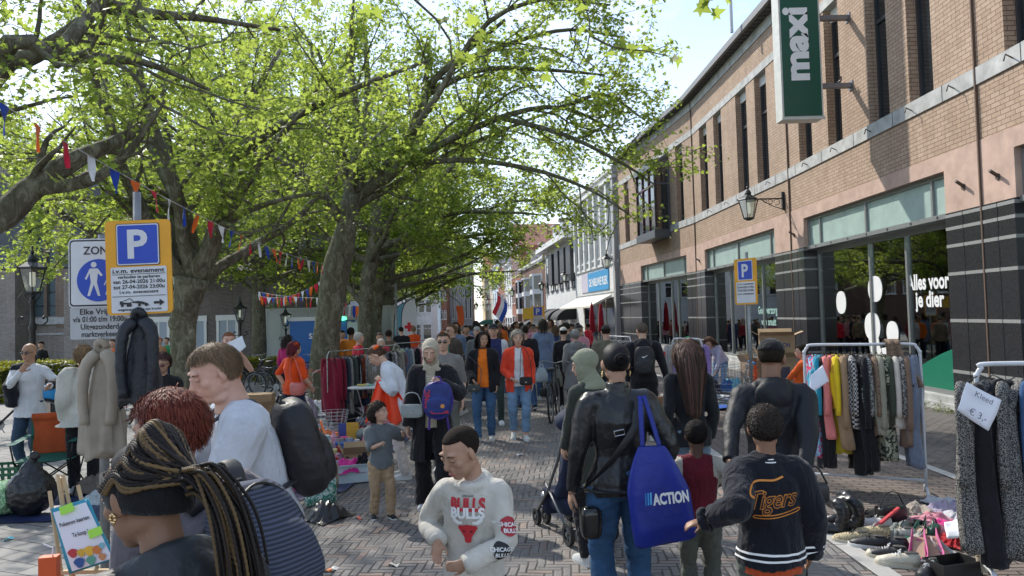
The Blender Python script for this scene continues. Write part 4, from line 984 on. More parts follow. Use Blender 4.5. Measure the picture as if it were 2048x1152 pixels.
def do_head(m,raw,b,female,fat,det,sg=None):
    Rh,q,c=b.Rh,b.q,b.H; X=lambda x,y,z:c+Rh@(np.array((x,y,z))*q); E=lambda p,r,e=None,**kw:m.ell(X(*p),np.array(r)*q,Rh if e is None else Rh@e,18,12,**kw)
    E((0,-.014,.032),(.0755,.097,.084)); E((0,.022,.0),(.067,.070,.085)); E((0,.026,-.045),(.058+fat*.012,.058,.062),n=2.3)
    E((0,.052,-.092),(.029+fat*.01,.030,.022),n=2.3); E((0,-.01,-.06),(.060+fat*.012,.055,.04))
    for s in (-1,1):
        E((s*.04,.058,-.022),(.022+fat*.006,.024,.024)); E((s*.031,.081,.030),(.024,.012,.008)); E((s*.013,.088,-.045),(.009,.011,.009))
        if b.ears:E((s*.078,-.004,-.008),(.009,.019,.031),rotm(-12,0,s*-18)); E((s*.074,-.002,-.03),(.008,.012,.012))
        if fat>.3:E((s*.03,.02,-.1),(.035,.04,.025))
    m.tube([X(0,.088,.018),X(0,.097,-.005),X(0,.107,-.028),X(0,.103,-.038)],np.array((.008,.0095,.0132,.011))*q,8)
    E((0,.086,-.064),(.021,.011,.007)); E((0,.082,-.078),(.018,.010,.007))
    P=[b.nb-b.u2*.05*b.k,b.nb+b.u2*.015*b.k,X(0,-.02,-.055),X(0,-.012,-.01)]; nr=(.056 if not female else .048)*b.k*(1+fat*.25)
    m.tube(spline(P,6),[nr*1.25,nr*1.05,nr,nr,nr*.98,nr*.9],14)
    m.tube([b.S[0]+(b.Nk-b.S[0])*.3,b.Nk-b.u2*.01*b.k,b.S[1]+(b.Nk-b.S[1])*.3],[.03*b.k,.05*b.k,.03*b.k],10)
    if det:
  # eyes, brows, lips as small separate surfaces on the face
        for s in (-1,1):
            lo=det==2
            if not lo:
                raw.ell(X(s*.030,.0815,.003),np.array((.0132,.009,.0062))*q,Rh,10,7,1); raw.ell(X(s*.030,.0885,.0015),np.array((.0058,.004,.0062))*q,Rh,8,6,2)
            else:raw.ell(X(s*.031,.086,.0),np.array((.015,.0055,.0026))*q,Rh,8,6,4)
            raw.ell(X(s*.030,.083,.0088),np.array((.0165,.0108,.0050))*q,Rh@rotm(10),10,6,0)
            if lo:raw.ell(X(s*.030,.0845,.0035),np.array((.0150,.0080,.0062))*q,Rh,10,7,0)
            raw.tube([X(s*.013,.0925,.0225),X(s*.03,.091,.0275),X(s*.048,.078,.0215)],np.array((.0022,.0031,.0012))*q,5,True,4)
        raw.tube([X(-.0225,.086,-.069),X(-.008,.0965,-.0655),X(0,.0965,-.0672),X(.008,.0965,-.0655),X(.0225,.086,-.069)],np.array((.001,.0042,.0036,.0042,.001))*q,6,True,3)
        raw.tube([X(-.02,.085,-.0705),X(0,.0945,-.0765),X(.02,.085,-.0705)],np.array((.001,.0052,.001))*q,6,True,3)
def strands(b,n,length,seed=0,curl=0.0,width=.004,clump=0.0,region='full',pull=None,narrow=0.0,part_=0.0,back=1.0,lift=.35,steps=8,tight=1.05,hairline=.03,out=0.0,ctr=(0,-.014,.032),rad=(.078,.1,.087),bodyx=None):
    """ribbons rooted on the scalp, combed away from the crown and falling over the head; returns V, F"""
    r=np.random.default_rng(seed); q=b.q; rad=np.array(rad); ctr=np.array(ctr); D=[]
    while len(D)<n:
        d=norm(r.normal(size=(4*n,3))); y,z=d[:,1],d[:,2]; tt=np.clip((y+.12)/.55,0,1); tt=tt*tt*(3-2*tt); line=(-.078+(hairline+.078)*tt)/rad[2]
        if region=='top':line=np.where(y>0,.28+y*.45,.12)
        D += list(d[z>line])
    D=np.array(D[:n]); P=ctr+D*rad*1.0; crown=np.array((.25*part_,-.35,.93)); fl=norm(D-crown*(D@crown)[:,None])
    fr2=np.clip(D[:,1]*2,0,1)[:,None]; fl=norm(fl*(1-.8*fr2)+fr2*np.stack([np.sign(D[:,0]-.12*part_)*.9,-.5+0*D[:,0],.15+0*D[:,0]],1)) if length>.06 else fl
    d=norm(fl*1.0+D*lift+np.array((0,-.25*back,0))); L=length*r.uniform(.7,1.1,n); ph=r.uniform(0,6.28,n); cl=r.normal(size=(n,3)); pts=[P]; g=np.array((0,0,-1.0))
    if clump:
        cc=D[r.integers(0,max(8,n // 14),n)]; d=norm(d+clump*(cc-D))
    for i in range(steps):
        st=(L/steps)[:,None]; a=min(1,.18+.28*i); d=norm(d+g*a*1.5*(1-out)+np.array((0,-.1*back,0))*(i<2))
        w_=curl*np.stack([np.sin(ph+i*1.9),np.cos(ph+i*1.9),np.sin(ph*2+i*2.3)],1); P=P+norm(d+w_)*st
        if pull is not None:
            P=pts[-1]+norm(np.array(pull)-pts[-1])*np.minimum(st,np.linalg.norm(np.array(pull)-pts[-1],axis=1)[:,None])
        if narrow:P[:,0] *= 1-narrow
        e=(P-ctr)/rad; l=np.linalg.norm(e,axis=1); k_=l<tight; P[k_]=ctr+e[k_]/l[k_,None]*tight*rad
        fm=(P[:,1]>.045) & (np.abs(P[:,0])<.066) & (P[:,2]<.055); P[fm,0]=np.where(P[fm,0]<0,-.07,.07); P[fm,1] -= .02
        if bodyx is not None:  # keep long hair outside the back and shoulders
            lowm=P[:,2]<-.09; P[lowm,1]=np.where(P[lowm,1]<0,np.minimum(P[lowm,1],bodyx),P[lowm,1])
        pts.append(P.copy())
    A=np.stack(pts,1); T=np.gradient(A,axis=1); nn=norm(A-ctr); wv=norm(np.cross(T,nn))*(width/2); tp=np.linspace(1,.35,steps+1)[None,:,None]
    V=np.stack([A-wv*tp,A+wv*tp],2).reshape(-1,3); i0=(np.arange(n)*(steps+1)*2)[:,None]+np.arange(steps)[None]*2; i0=i0.ravel(); F=np.stack([i0,i0+1,i0+3,i0+2],1)
    return b.H+(V*q)@b.Rh.T,F
def cap_shell(b,m,hairline=.035,grow=1.03,thick=.0,nz=.0,low=-.075,sd=0,front=.62,ctr=(0,-.014,.032),rad=(.0775,.099,.086),side=0.0):
    """closed skull cap following the hairline"""
    q=b.q; ctr,rad=np.array(ctr),np.array(rad)*grow; ring=[]; n=28; m_=9; V=[]
    for j in range(n):
        a=2*math.pi*j/n; y=math.sin(a); x=math.cos(a)
        t_=min(1,max(0,(y+.12)/.55)); t_=t_*t_*(3-2*t_); zl=low+(hairline-low)*t_-side*(1-abs(y))
        V.append([])
        for i in range(m_+1):
            pz=math.asin(max(-.95,min(.99,(zl)/rad[2]))); p=pz+(math.pi/2-pz)*i/m_
            V[-1].append(ctr+rad*np.array((x*math.cos(p),y*math.cos(p),math.sin(p))))
    A=np.array(V); B=ctr+(A-ctr)*(.93); 
    if nz:A=A+((A-ctr)*(wnoise(A.reshape(-1,3),40,sd).reshape(n,m_+1,1)*nz))
    V=np.vstack([A.reshape(-1,3),B.reshape(-1,3)]); k=m_+1; F=[]
    for j in range(n):
        j2=(j+1)%n
        for i in range(m_):F.append((j*k+i,j2*k+i,j2*k+i+1,j*k+i+1)); F.append((n*k+j*k+i,n*k+j*k+i+1,n*k+j2*k+i+1,n*k+j2*k+i))
        F.append((j*k,n*k+j*k,n*k+j2*k,j2*k))
    m.add(b.H+(V*q)@b.Rh.T,F)
def garment(name,m,vox,mats,root,fold=.006,f=(9,9,4),sd=0,smooth=5,cut=None,mask=None,thick=0):
    V,F=remesh(m,vox,smooth); Nn=nrm(V,F); V=V+Nn*(wnoise(V*np.array(f),1.0,sd)*fold)[:,None]+Nn*(wnoise(V*np.array(f)*2.6,1.0,sd+5)*fold*.45)[:,None]
    C=V[F].mean(1)
    if cut is not None:
        F=F[~cut(C)]; C=V[F].mean(1)
    mi=None if mask is None else mask(C).astype(int)
    o=link(name,fastmesh(name,V,F,mi,True),root,(0,0,0),(0,0,0),mats if isinstance(mats,(list,tuple)) else [mats])
    return o
def person(label,x,y,yaw,H=1.72,skin=FAIR,w=1.0,hs=1.04,male=False,lean=0,side=0,twist=0,head=(0,0),hands=None,feet=((-.1,.0),(.1,.0)),top=None,coat=None,legs=None,shoe=None,hair=None,curl=(.6,.6),
           palm=None,fat=0,det=1,vox=.012,sit=0,kid=False,group=None,cat='person',z=None,belly=0,bust=None,ears=True,fold=.008,gv=None,sd=0,hairc=(.02,.014,.01)):
    root=empty('person',(x,y,gz(y) if z is None else z),yaw,label,cat,group)
    if hands:
        k_=(H-.232*H/1.7*hs)/1.468; hh_=[]
        for h_ in hands:
            if h_ is not None and h_[0]=='p':
                v_=at(h_[1],h_[2],h_[3])-np.array(root.location); v_=rotm(0,0,-yaw)@v_/k_; h_=(v_[0],v_[1],v_[2])+tuple(h_[4:])
            hh_.append(h_)
        hands=hh_
    b=skeleton(H,hs,w,lean,side,head,hands,feet,male,sit,twist,kid); k=b.k; b.root=root; sd=int(abs(x*13+y*7))%20; gv=gv or max(.0085,vox)
    bust=(0 if male or kid else 1) if bust is None else bust
  # --- the body
    m,raw=M(),M(); b.ears=ears; do_head(m,raw,b,not male,fat,det)
    up=b.right
    gx=lambda e:.016 if e>0 else 0.0
    tor=lambda mm,e,hem,shr=1.0,flare=0.0,hw=1.0:mm.tube([b.P-b.u1*hem*k]+[b.P+b.u1*t_*k for t_ in (-.06,.02,.10)]+[b.W,b.W+b.u2*.09*k,b.C,b.C+b.u2*.07*k,b.C+b.u2*.125*k,b.C+b.u2*.165*k],
            [(q_*w*hw_+e)*k*shr for q_,hw_ in zip((.166+flare+gx(e),.168+gx(e) if not male else .16+gx(e),.165+gx(e)*.9 if not male else .157+gx(e)*.9,.145+gx(e)*.5 if not male else .148,.128 if not male else .145,.14 if not male else .158,.15 if not male else .17,.15 if not male else .168,.125,.075),(1,)*10)],20,True,0,
            [(q_*(.6+.4*w)+belly*bl+e)*k*shr for q_,bl in zip((.118+flare+gx(e),.118+gx(e),.115+gx(e),.10+gx(e)*.5,.092,.1,.112+.012*bust,.105,.082,.06),(.3,.5,.9,1,1,.8,.35,.1,0,0))],up)
    tor(m,-.014,.02)
    for i in (0,1):
        S,E,T,hd=b.arm[i]; c=S+(b.C+b.u2*.1*k-S)*.25
        m.tube(spline([c,S,(S+E)/2,E,(E+T)/2,T],12),np.interp(np.linspace(0,1,12),[0,.2,.45,.62,.75,1],np.array((.05,.047,.043,.036,.035,.024))*k*(w*.6+.4)*(1+fat*.35)),12)
        s=(-1,1)[i]; n_=(palm[i] if palm and palm[i] is not None else (-s,0.15,0)); do_hand(m if vox <= .0075 else raw,T,hd,n_,k*(.95 if male else .88)*(1 if not kid else .92),s,curl[i])
        hp,Kn,A,yw,pit=b.leg[i]; m.tube(spline([b.P+(hp-b.P)*.6,hp-(0,0,.03*k),(hp+Kn)/2,Kn,(Kn+A)/2,A-(0,0,.02*k)],12),np.interp(np.linspace(0,1,12),[0,.2,.4,.6,.8,1],np.array((.07,.075,.065,.05,.048,.036))*k*w),12)
    V,F=remesh(m,vox,2 if vox<.01 else 1); mi=np.zeros(len(F),int); Vr=raw.arr(); n0=len(V)
    faces=[tuple(f) for f in F]+[tuple(i+n0 for i in f) for f in raw.F]; V=np.vstack([V,Vr]) if len(Vr) else V; mi=list(mi)+list(raw.mi)
    link('body',fastmesh('body',V,faces,mi,True),root,(0,0,0),(0,0,0),[skinmat(skin),EYEW,IRIS,LIP if skin[0]>.3 else LIPD,hairmat(hairc)])
  # --- trousers or skirt
    lg=dict(c=(.03,.04,.07),wide=1.0,flare=0.0,end=0.0); lg.update(legs or {})
    if lg['c'] is not None:
        m=M(); e=lg['wide']; m.tube([b.P+b.u1*t_*k for t_ in (-.09,-.03,.04,.09)],[q_*w*k*1.0 for q_ in ((.14,.178,.172,.15) if not male else (.135,.168,.165,.155))],20,True,0,[(q_*(.6+.4*w)+belly*.6)*k for q_ in (.085,.126 if not male else .118,.122,.106)],up)
        for i in (0,1):
            hp,Kn,A,yw,pit=b.leg[i]; end=A+(Kn-A)*lg['end']+np.array((0,0,-.02*k)); mid2=(Kn+A)/2
            rr=np.array((.088,.094,.083,.066,.062,.055))*k*(w*.7+.3)*e; rr[3:] += np.array((.0,.4,1))*lg['flare']*k
            m.tube(spline([b.P+(hp-b.P)*.75-(0,0,.01),hp-(0,0,.04*k),(hp+Kn)/2,Kn,mid2,end],14),np.interp(np.linspace(0,1,14),[0,.2,.4,.6,.8,1],rr),14)
        if lg.get('skirt'):
            L_=lg['skirt']; m.tube([b.P+b.u1*.08*k,b.P,b.P-(0,0,L_*.5*k),b.P-(0,0,L_*k)],[.15*k,.18*k,.2*k,.23*k+lg['flare']*k],20,True,0,[.11*k,.13*k,.16*k,.2*k],up)
        garment(lg.get('name','trousers'),m,gv,lg.get('mat') or cloth(lg['c'],'trouser cloth'),root,fold*1.3,(9,9,13),sd+3)
  # --- upper clothes, inner first
    for li,g in enumerate([g_ for g_ in (top,coat) if g_]):
        g=dict(dict(c=(.3,.3,.3),e=.006,hem=.06,sl=1.0,flare=0.0,swide=1.0,open=0,name=('shirt','jacket')[li]),**g); e=g['e']+.014*li; m=M(); tor(m,e,g['hem'],1,g['flare'])
        m.tube([b.S[0]+(b.Nk-b.S[0])*.1,b.Nk-b.u2*.015*k,b.S[1]+(b.Nk-b.S[1])*.1],[(.05+e)*k,(.052+e)*k,(.05+e)*k],12)
        slv=g['sl'] if isinstance(g['sl'],(tuple,list)) else (g['sl'],)*2
        for i in (0,1):
            S,E,T,hd=b.arm[i]; c=S+(b.C+b.u2*.09*k-S)*.35
            if slv[i] <= 0:continue
            P=spline([c,S,(S+E)/2,E,(E+T)/2,T],20); nn_=max(6,int(20*(.35+.65*slv[i])) if slv[i]<1 else 20); rr=np.interp(np.linspace(0,1,20),[0,.2,.45,.62,.8,1],(np.array((.056,.056,.050,.043,.040,.034))*(w*.5+.5)*(1+fat*.3)*g['swide']+e)*k)
            m.tube(P[:nn_],rr[:nn_],14)
            if g.get('cuff'):m.tube([P[-2],P[-1]+hd*.01*k],[rr[-1]*.98]*2,14)
        if g.get('collar'):m.tube([b.Nk-b.u2*.01*k,b.Nk+b.u2*.02*k,b.Nk+b.u2*g['collar']*k+b.fwd*.0],np.array((.074,.07,.066))*k*(1+fat*.2)+li*.006,16)
        if g.get('hood'):
            c=b.Nk-b.u2*.008*k; m.tube([c+(b.right*math.cos(a)*.085+b.fwd*(math.sin(a)*.078+.004)+b.u2*(.004-.028*math.sin(a)))*k for a in np.linspace(-math.pi*1.5,math.pi*.5,18)],.033*k,10); m.ell(c-b.fwd*.095*k-b.u2*.05*k,np.array((.115,.042,.095))*k,np.column_stack([b.right,b.fwd,b.u2]))
        cut=None
        if g['open']:
            o_,top_z,vneck=g['open'],b.Nk[2]+.05,g.get('vneck',0)
            def cut(C,o_=o_):
                l=C-b.P; xx=l@b.right; yy_=(C-b.C)@b.fwd; t_=(C[:,2]-(b.P[2]-g['hem']*k))/(b.Nk[2]-b.P[2]+g['hem']*k); wd=o_*k*(1.25-.45*t_ if not vneck else np.clip((t_-vneck)*1.3,0,1)*1.2+(t_<vneck)*0.0)
                arm_=np.abs(xx)>b.sw*.8; return (np.abs(xx)<wd) & (yy_>.02*k) & ~arm_ & (C[:,2]<b.Nk[2]+.02)
        mask=None; mats_=g.get('mat') or cloth(g['c'],'garment cloth')
        if g.get('c2') is not None:  # sleeves of another colour
            def mask(C):
                r_=np.zeros(len(C),bool)
                for i in (0,1):
                    S,E,T,hd=b.arm[i]
                    for A_,B_ in ((S+(E-S)*.12,E),(E,T)):
                        v_=B_-A_; t_=np.clip(((C-A_)@v_)/(v_@v_),0,1); r_ |= (np.linalg.norm(C-(A_+t_[:,None]*v_),axis=1)<.115*k) & (np.abs((C-b.P)@b.right)>b.sw*.82)
                return r_
            mats_=[mats_,g['c2'] if not isinstance(g['c2'],tuple) else cloth(g['c2'],'sleeve cloth')]
        g_o=garment(g['name'],m,gv,mats_,root,g.get('fold',fold),g.get('f',(9,9,4.5)),sd+li,5,cut,mask)
        b.top=g_o
  # --- shoes
    sh=dict(c=(.5,.5,.48),sole=(.55,.55,.52)); sh.update(shoe or {})
    for i in (0,1):
        hp,Kn,A,yw,pit=b.leg[i]; Rf=rotm(0,0,yw)@rotm(pit); m=M(); g_=A-np.array((0,0,.085*k)); X=lambda p:g_+Rf@(np.array(p,float)*k)
        pr=[(-.07,.034,.075),(-.045,.04,.092),(0,.041,.088),(.05,.043,.066),(.1,.047,.05),(.14,.044,.042),(.165,.03,.03)]
        m.loft([np.array([X((w_*math.cos(a),y_,.018+(h_*(max(0,math.sin(a))**.7 if math.sin(a)>0 else 0))-(.0 if math.sin(a)>0 else .0))) for a in np.linspace(0,2*math.pi,15)[:-1]]) for y_,w_,h_ in pr])
        for y0_,y1_ in ((-.08,.175),):m.prism([(X((xx,yy_,0))-X((0,0,0))).tolist()[:2] for xx,yy_ in [(-.036,-.07),(0,-.085),(.036,-.07),(.04,0),(.048,.1),(.036,.155),(0,.178),(-.036,.155),(-.048,.1),(-.04,0)]],.024*k,X((0,0,.0)),(1,0,0),(0,1,0),1) if abs(pit)<3 else m.box(X((0,.045,.012)),(.086*k,.25*k,.024*k),Rf,1)
        if sh.get('boot'):m.tube([X((0,-.01,.06)),X((0,-.005,.15))],.05*k,12)
        m.build('shoe',[cloth(sh['c'],'shoe'),flat('shoe sole %s'%str(sh['sole']),sh['sole'],.6)],root,smooth=True,sharp=50)
  # --- hair or headwear
    h=dict(kind='short',c=hairc); h.update(hair or {}); hm=hairmat(h['c'],h.get('alt')); kd=h['kind']; n_=h.get('n',500 if det else 160)
    if kd != 'none':
        m=M(); st=None
        if kd=='buzz':cap_shell(b,m,.045,1.012,0,.01,-.06)
        elif kd=='short':cap_shell(b,m,h.get('hl',.04),1.03,0,.02,-.065); st=strands(b,n_,h.get('len',.045),1,.25,.0027*b.q,.25,'full',steps=4,lift=h.get('lift',.6),tight=1.03,hairline=h.get('hl',.04))
        elif kd=='long':
            cap_shell(b,m,.05,1.05,0,.012,-.08); st=strands(b,n_,h.get('len',.3),2,h.get('curl',.12),.013,.25,'full',steps=10,lift=h.get('lift',.12),tight=1.08,hairline=.045,bodyx=h.get('bx',-.085),narrow=h.get('narrow',0))
        elif kd=='curly':
            cap_shell(b,m,.045,1.12,0,.07,-.06); st=strands(b,n_,h.get('len',.12),3,h.get('curl',1.1),.010,.5,'full',steps=9,lift=1.3,tight=1.06,hairline=.04,out=h.get('out',.55))
        elif kd=='bun':
            cap_shell(b,m,.045,1.04,0,.008,-.07); st=strands(b,n_*2,.2,4,0,.006,0,'full',steps=7,lift=0,tight=1.05,hairline=.04,pull=h.get('bun',(0,-.115,0))); bc=b.H+b.Rh@(np.array(h.get('bun',(0,-.115,.0)))*b.q); m.ell(bc,np.array(h.get('br',(.04,.032,.04)))*b.q,b.Rh)
            if det:m.tube([bc+b.Rh@(np.array(((.012+.022*t_)*math.cos(t_*13),-.034+.03*t_,(.012+.022*t_)*math.sin(t_*13)))*b.q) for t_ in np.linspace(0,1,26)],.009*b.q,6)
        elif kd=='cap':
            cap_shell(b,m,.0,1.03,0,.01,-.06); 
        if m.n:m.build('hair',shellmat(h['c']),root,smooth=True)
        if st is not None:
            o=link('hair_strand',fastmesh('hair_strand',st[0],st[1],None,True),root,(0,0,0),(0,0,0),[hm])
        if kd=='cap':
            m=M(); cap_shell(b,m,.03,1.09,0,0,.02,front=.2); vz=b.Rh@np.array((0,1,0)); c0=b.H+b.Rh@(np.array((0,.075,.055))*b.q)
            if not h.get('beanie'):m.grid(8,4,lambda u_,v_:c0+b.Rh@(np.array(((u_-.5)*.145*(1-.25*v_*v_),v_*.075*(1-((u_-.5)*1.3)**2)+.012,.008-.02*v_-.06*(u_-.5)**2))*b.q))
            cm_=h.get('capm') or cloth(h.get('cap',(.02,.02,.022)),'cap cloth'); o=m.build('cap',cm_,root,smooth=True)
    return b
def hijab(b,c,long_=.0):
    """head scarf: one cloth hood with an opening for the face, gathered under the chin and draped over the chest"""
    q=b.q; m=M(); X=lambda p:b.H+b.Rh@(np.array(p)*q)
    m.ell(X((0,-.018,.026)),np.array((.086,.108,.097))*q,b.Rh,24,16); m.ell(X((0,.012,-.03)),np.array((.082,.094,.088))*q,b.Rh,24,16); m.ell(X((0,.012,-.075)),np.array((.074,.085,.06))*q,b.Rh,20,12)
    m.tube(spline([X((0,-.005,-.06)),X((0,.0,-.12)),b.Nk+b.u2*.01*b.k,b.Nk-b.u2*.045*b.k],8),np.array([.078,.072,.07,.074,.085,.1,.125,.14])*b.k,20,True,0,np.array([.075,.07,.068,.07,.078,.09,.1,.1])*b.k,b.right)
    P=[X((.066*math.sin(a),.070+.012*abs(math.cos(a))-.03*abs(math.sin(a)),-.004+(.079 if math.cos(a)>0 else .098)*math.cos(a))) for a in np.linspace(0,2*math.pi,30)]
    m.tube(P,.0115*q,8,False)
    for z,r_ in ((-.105,.07),(-.13,.075),(-.16,.084)):m.tube([X((r_*math.cos(a),.008+(r_*.95+.01)*math.sin(a),z-.03*math.sin(a)+.012*math.cos(a))) for a in np.linspace(0,6.28,24)],.011*q,7)
    if long_:m.tube([X((0,.06,-.17)),X((.01,.10,-.25)),X((0,.10,-.25-long_))],np.array((.06,.085,.07))*q,14,True,0,np.array((.03,.03,.014))*q,b.right)
    def cut(C):
        l=(C-b.H)@b.Rh/q; return (l[:,1]>.028) & ((l[:,0]/.058)**2+((l[:,2]+.012)/.084)**2<1)
    o=garment('headscarf',m,.0065,mat('scarf cloth',c,.85,.12,4,0,.004,30,.2,1,.2),b.root,.0035,(16,16,9),3,3,cut); return o
def shades(b,c=(.01,.01,.01),frame=True):
    m=M(); q=b.q; X=lambda p:b.H+b.Rh@(np.array(p)*q)
    for s in (-1,1):
        m.ell(X((s*.032,.097,.0)),np.array((.024,.004,.018))*q,b.Rh@rotm(0,0,-s*12),14,8,0,2.6); m.tube([X((s*.056,.088,.006)),X((s*.077,.03,.006)),X((s*.078,-.01,.0))],.0028*q,5)
    m.tube([X((-.012,.1,.006)),X((.012,.1,.006))],.003*q,5); return m.build('glasses',flat('dark lenses',c,.12,0,.8),b.root,smooth=True)
def onto(b,obj,V,F,mt,name,push=.003,frm='front'):
    """press flat lettering or patches onto a garment: V in a plane before it, cast towards the body"""
    from mathutils.bvhtree import BVHTree
    miss=set(); me=obj.data; bv=BVHTree.FromPolygons([v.co[:] for v in me.vertices],[tuple(p.vertices) for p in me.polygons]); out=[]
    for o_,d_ in V:
        h=bv.ray_cast(Vector(o_),Vector(d_)); out.append(np.array(h[0])-np.array(d_)*push if h[0] is not None else np.array(o_))
        if h[0] is None:miss.add(len(out)-1)
    F=[f for f in F if not any(int(i) in miss for i in f)]
    return link(name,fastmesh(name,out,F,None,False),obj,(0,0,0),(0,0,0),[mt])
def print_on(b,obj,V2,F,mt,name,c,ex,ez,d,push=.004):
    V=[((np.array(c)+np.array(ex)*v[0]+np.array(ez)*v[1]).tolist(),d) for v in V2]; return onto(b,obj,V,F,mt,name,push)
def subdiv(V,F,mx_=.02):
    """split long edges so that lettering bends with the cloth (fan triangles, midpoint splitting)"""
    V=[tuple(v) for v in V]; T=[]
    for f in F:
        for i in range(1,len(f)-1):T.append((f[0],f[i],f[i+1]))
    for _ in range(4):
        cache,out,ch={},[],False
        def mid(a,b_):
            k_=(min(a,b_),max(a,b_))
            if k_ not in cache:cache[k_]=len(V); V.append(tuple((np.array(V[a])+np.array(V[b_]))/2))
            return cache[k_]
        for a,b_,c in T:
            l=[np.linalg.norm(np.array(V[p])-np.array(V[q_])) for p,q_ in ((a,b_),(b_,c),(c,a))]; j=int(np.argmax(l))
            if l[j]>mx_:
                ch=True
                if j==0:e_=mid(a,b_); out += [(a,e_,c),(e_,b_,c)]
                elif j==1:e_=mid(b_,c); out += [(a,b_,e_),(a,e_,c)]
                else:e_=mid(c,a); out += [(a,b_,e_),(e_,b_,c)]
            else:out.append((a,b_,c))
        T=out
        if not ch:break
    return np.array(V),T
  # ------------------------------------------------------------ the people
def pp(label,px,d,yaw,**kw):
    x,y=gnd(px,d); return person(label,x,y,yaw,**kw)
def world(b,p):return np.array(b.root.matrix_world@Vector(p)) if False else np.array(b.root.location)+rotm(0,0,math.degrees(b.root.rotation_euler[2]))@np.array(p)
def wdir(b,p):return rotm(0,0,math.degrees(b.root.rotation_euler[2]))@np.array(p,float)
BLK=(.012,.012,.014); NAVY=(.018,.028,.06); JEAN=(.055,.105,.20); JEANL=(.16,.26,.38); OLV=(.075,.08,.055)
W_=flat('white print',(.78,.78,.76),.6); RED=(.5,.02,.02)
def denim(c):return mat('denim',c,.85,.32,3.5,0,.002,260,.2)
def jeans(c,**k):return dict(dict(mat=denim(c),name='jeans'),**k)
  # --- nearest figures on the left
bA=pp('tall heavy blond man in a white t-shirt wearing a black backpack, head bowed',522,3.45,118,H=1.785,male=True,w=1.2,fat=.8,skin=PALE,hs=1.04,lean=15,head=(14,-16),vox=.0065,det=2,belly=.03,
        hands=((-.1,.42,1.05),(.12,.45,1.08)),top=dict(c=(.52,.54,.58),sl=.46,hem=.1,swide=1.25),legs=dict(c=(.05,.05,.06)),hair=dict(kind='short',c=(.17,.11,.06),len=.032,lift=.3,n=7000,hl=.04),hairc=(.15,.09,.05))
bB=pp('woman with short dyed red hair and grey top seen from behind',492,2.12,62,H=1.73,skin=FAIR,w=1.15,lean=33,side=0,head=(8,-2),vox=.008,hands=((-.05,.4,1.1),(.15,.42,1.1)),
        top=dict(c=(.13,.115,.125),sl=.6,hem=.1),legs=jeans(JEAN),hair=dict(kind='short',c=(.14,.025,.012),len=.05,lift=.4,n=7000,alt=(.26,.06,.03)))
bC=pp('woman with brown and gold braids tied back over a wide black headband',352,1.6,52,H=1.605,skin=BROWN,lean=8,head=(16,-12),vox=.007,hairc=(.012,.009,.008),hands=((-.2,.2,.95),(.22,.2,.9)),
        top=dict(c=(.6,.07,.01),sl=0,hem=.1),coat=dict(c=(.022,.026,.03),hood=True,collar=.03,swide=1.3,mat=mat('quilted jacket',(.02,.024,.028),.55,.2,4,0,.012,14)),hair=dict(kind='none'))
def braids(b):
    """braids drawn back from the face over the crown into a tie, then hanging down"""
    r=np.random.default_rng(4); q=b.q; m=M(); X=lambda p:b.H+b.Rh@(np.array(p)*q); tie=np.array((.0,-.145,.005)); root=b.root
    def braid(P,r0,r1,mi):
        S=spline(P,34); L=np.linalg.norm(np.diff(S,axis=0),axis=1).sum(); n=int(L/(.0105*q)) ; S=spline(P,max(8,n*2)); rr=np.linspace(r0,r1,len(S))*q*(1+.28*np.sin(np.arange(len(S))*math.pi))
        rr=np.linspace(r0,r1,len(S))*q*np.where(np.arange(len(S))%2==0,1.18,.78); m.tube([X(p) for p in S],rr,6,True,mi)
    for i in range(96):
        a=-1.55+3.1*(i%24)/23; hi=i // 24; st=np.array((.080*math.sin(a)*(1-.16*hi),.062*math.cos(a)*(1-.2*hi)+.02-.026*hi,.062+.02*hi-.028*abs(a)*(1-.2*hi)))*1.02
        md=np.array((.086*math.sin(a)*(1-.13*hi),-.055-.012*hi,.088+.014*hi-.05*abs(a)*(1-.14*hi))); braid([st,(st+md)/2+np.array((0,0,.026)),md,tie+r.normal(0,.010,3)],.0056,.0048,int(r.random()<.3))
    for i in range(84):
        s0=tie+r.normal(0,.013,3); sp=r.normal(0,.022); L=r.uniform(.22,.32); braid([s0,s0+(sp*.3,-.035,-.01),s0+(sp*.7+.01,-.065,-.09),s0+(sp*.9+.015,-.07,-L*.65),s0+(sp*1.0+.02,-.06,-L)],.0046,.0032,int(r.random()<.34))
    m.build('braided_hair',[hairmat((.014,.010,.008)),hairmat((.10,.062,.026))],root,smooth=True)
    m=M(); cap_shell(b,m,.055,1.02,0,0,-.06); m.build('hair',hairmat((.014,.010,.008)),root,smooth=True)
    m=M(); R_=[]
    n=30
    for z,g in ((-.036,1.035),(-.02,1.075),(.012,1.085),(.034,1.055)):
        R_.append(np.array([X((.0775*g*math.cos(a),-.012+.1*g*math.sin(a),z+.034*math.sin(a)+.006)) for a in np.linspace(0,2*math.pi,n+1)[:-1]]))
    m.loft(R_,False); o=m.build('headband',cloth((.008,.008,.009),'headband'),root,smooth=True); md=o.modifiers.new('s','SOLIDIFY'); md.thickness=.006
    m=M(); m.tube([X(tie+np.array((.022*math.cos(a),0,.022*math.sin(a)))) for a in np.linspace(0,6.3,12)],.01*q,6); m.build('hair_tie',cloth(BLK,'tie'),root,smooth=True)
    m=M()
    for q_ in range(7):a=q_*.9; m.ell(X((-.083,.012+.007*math.cos(a),-.036+.009*math.sin(a))),(.004,)*3,None,6,5)
    m.build('earring',flat('gold',(.7,.5,.25),.25,1),root,smooth=True)
braids(bC)
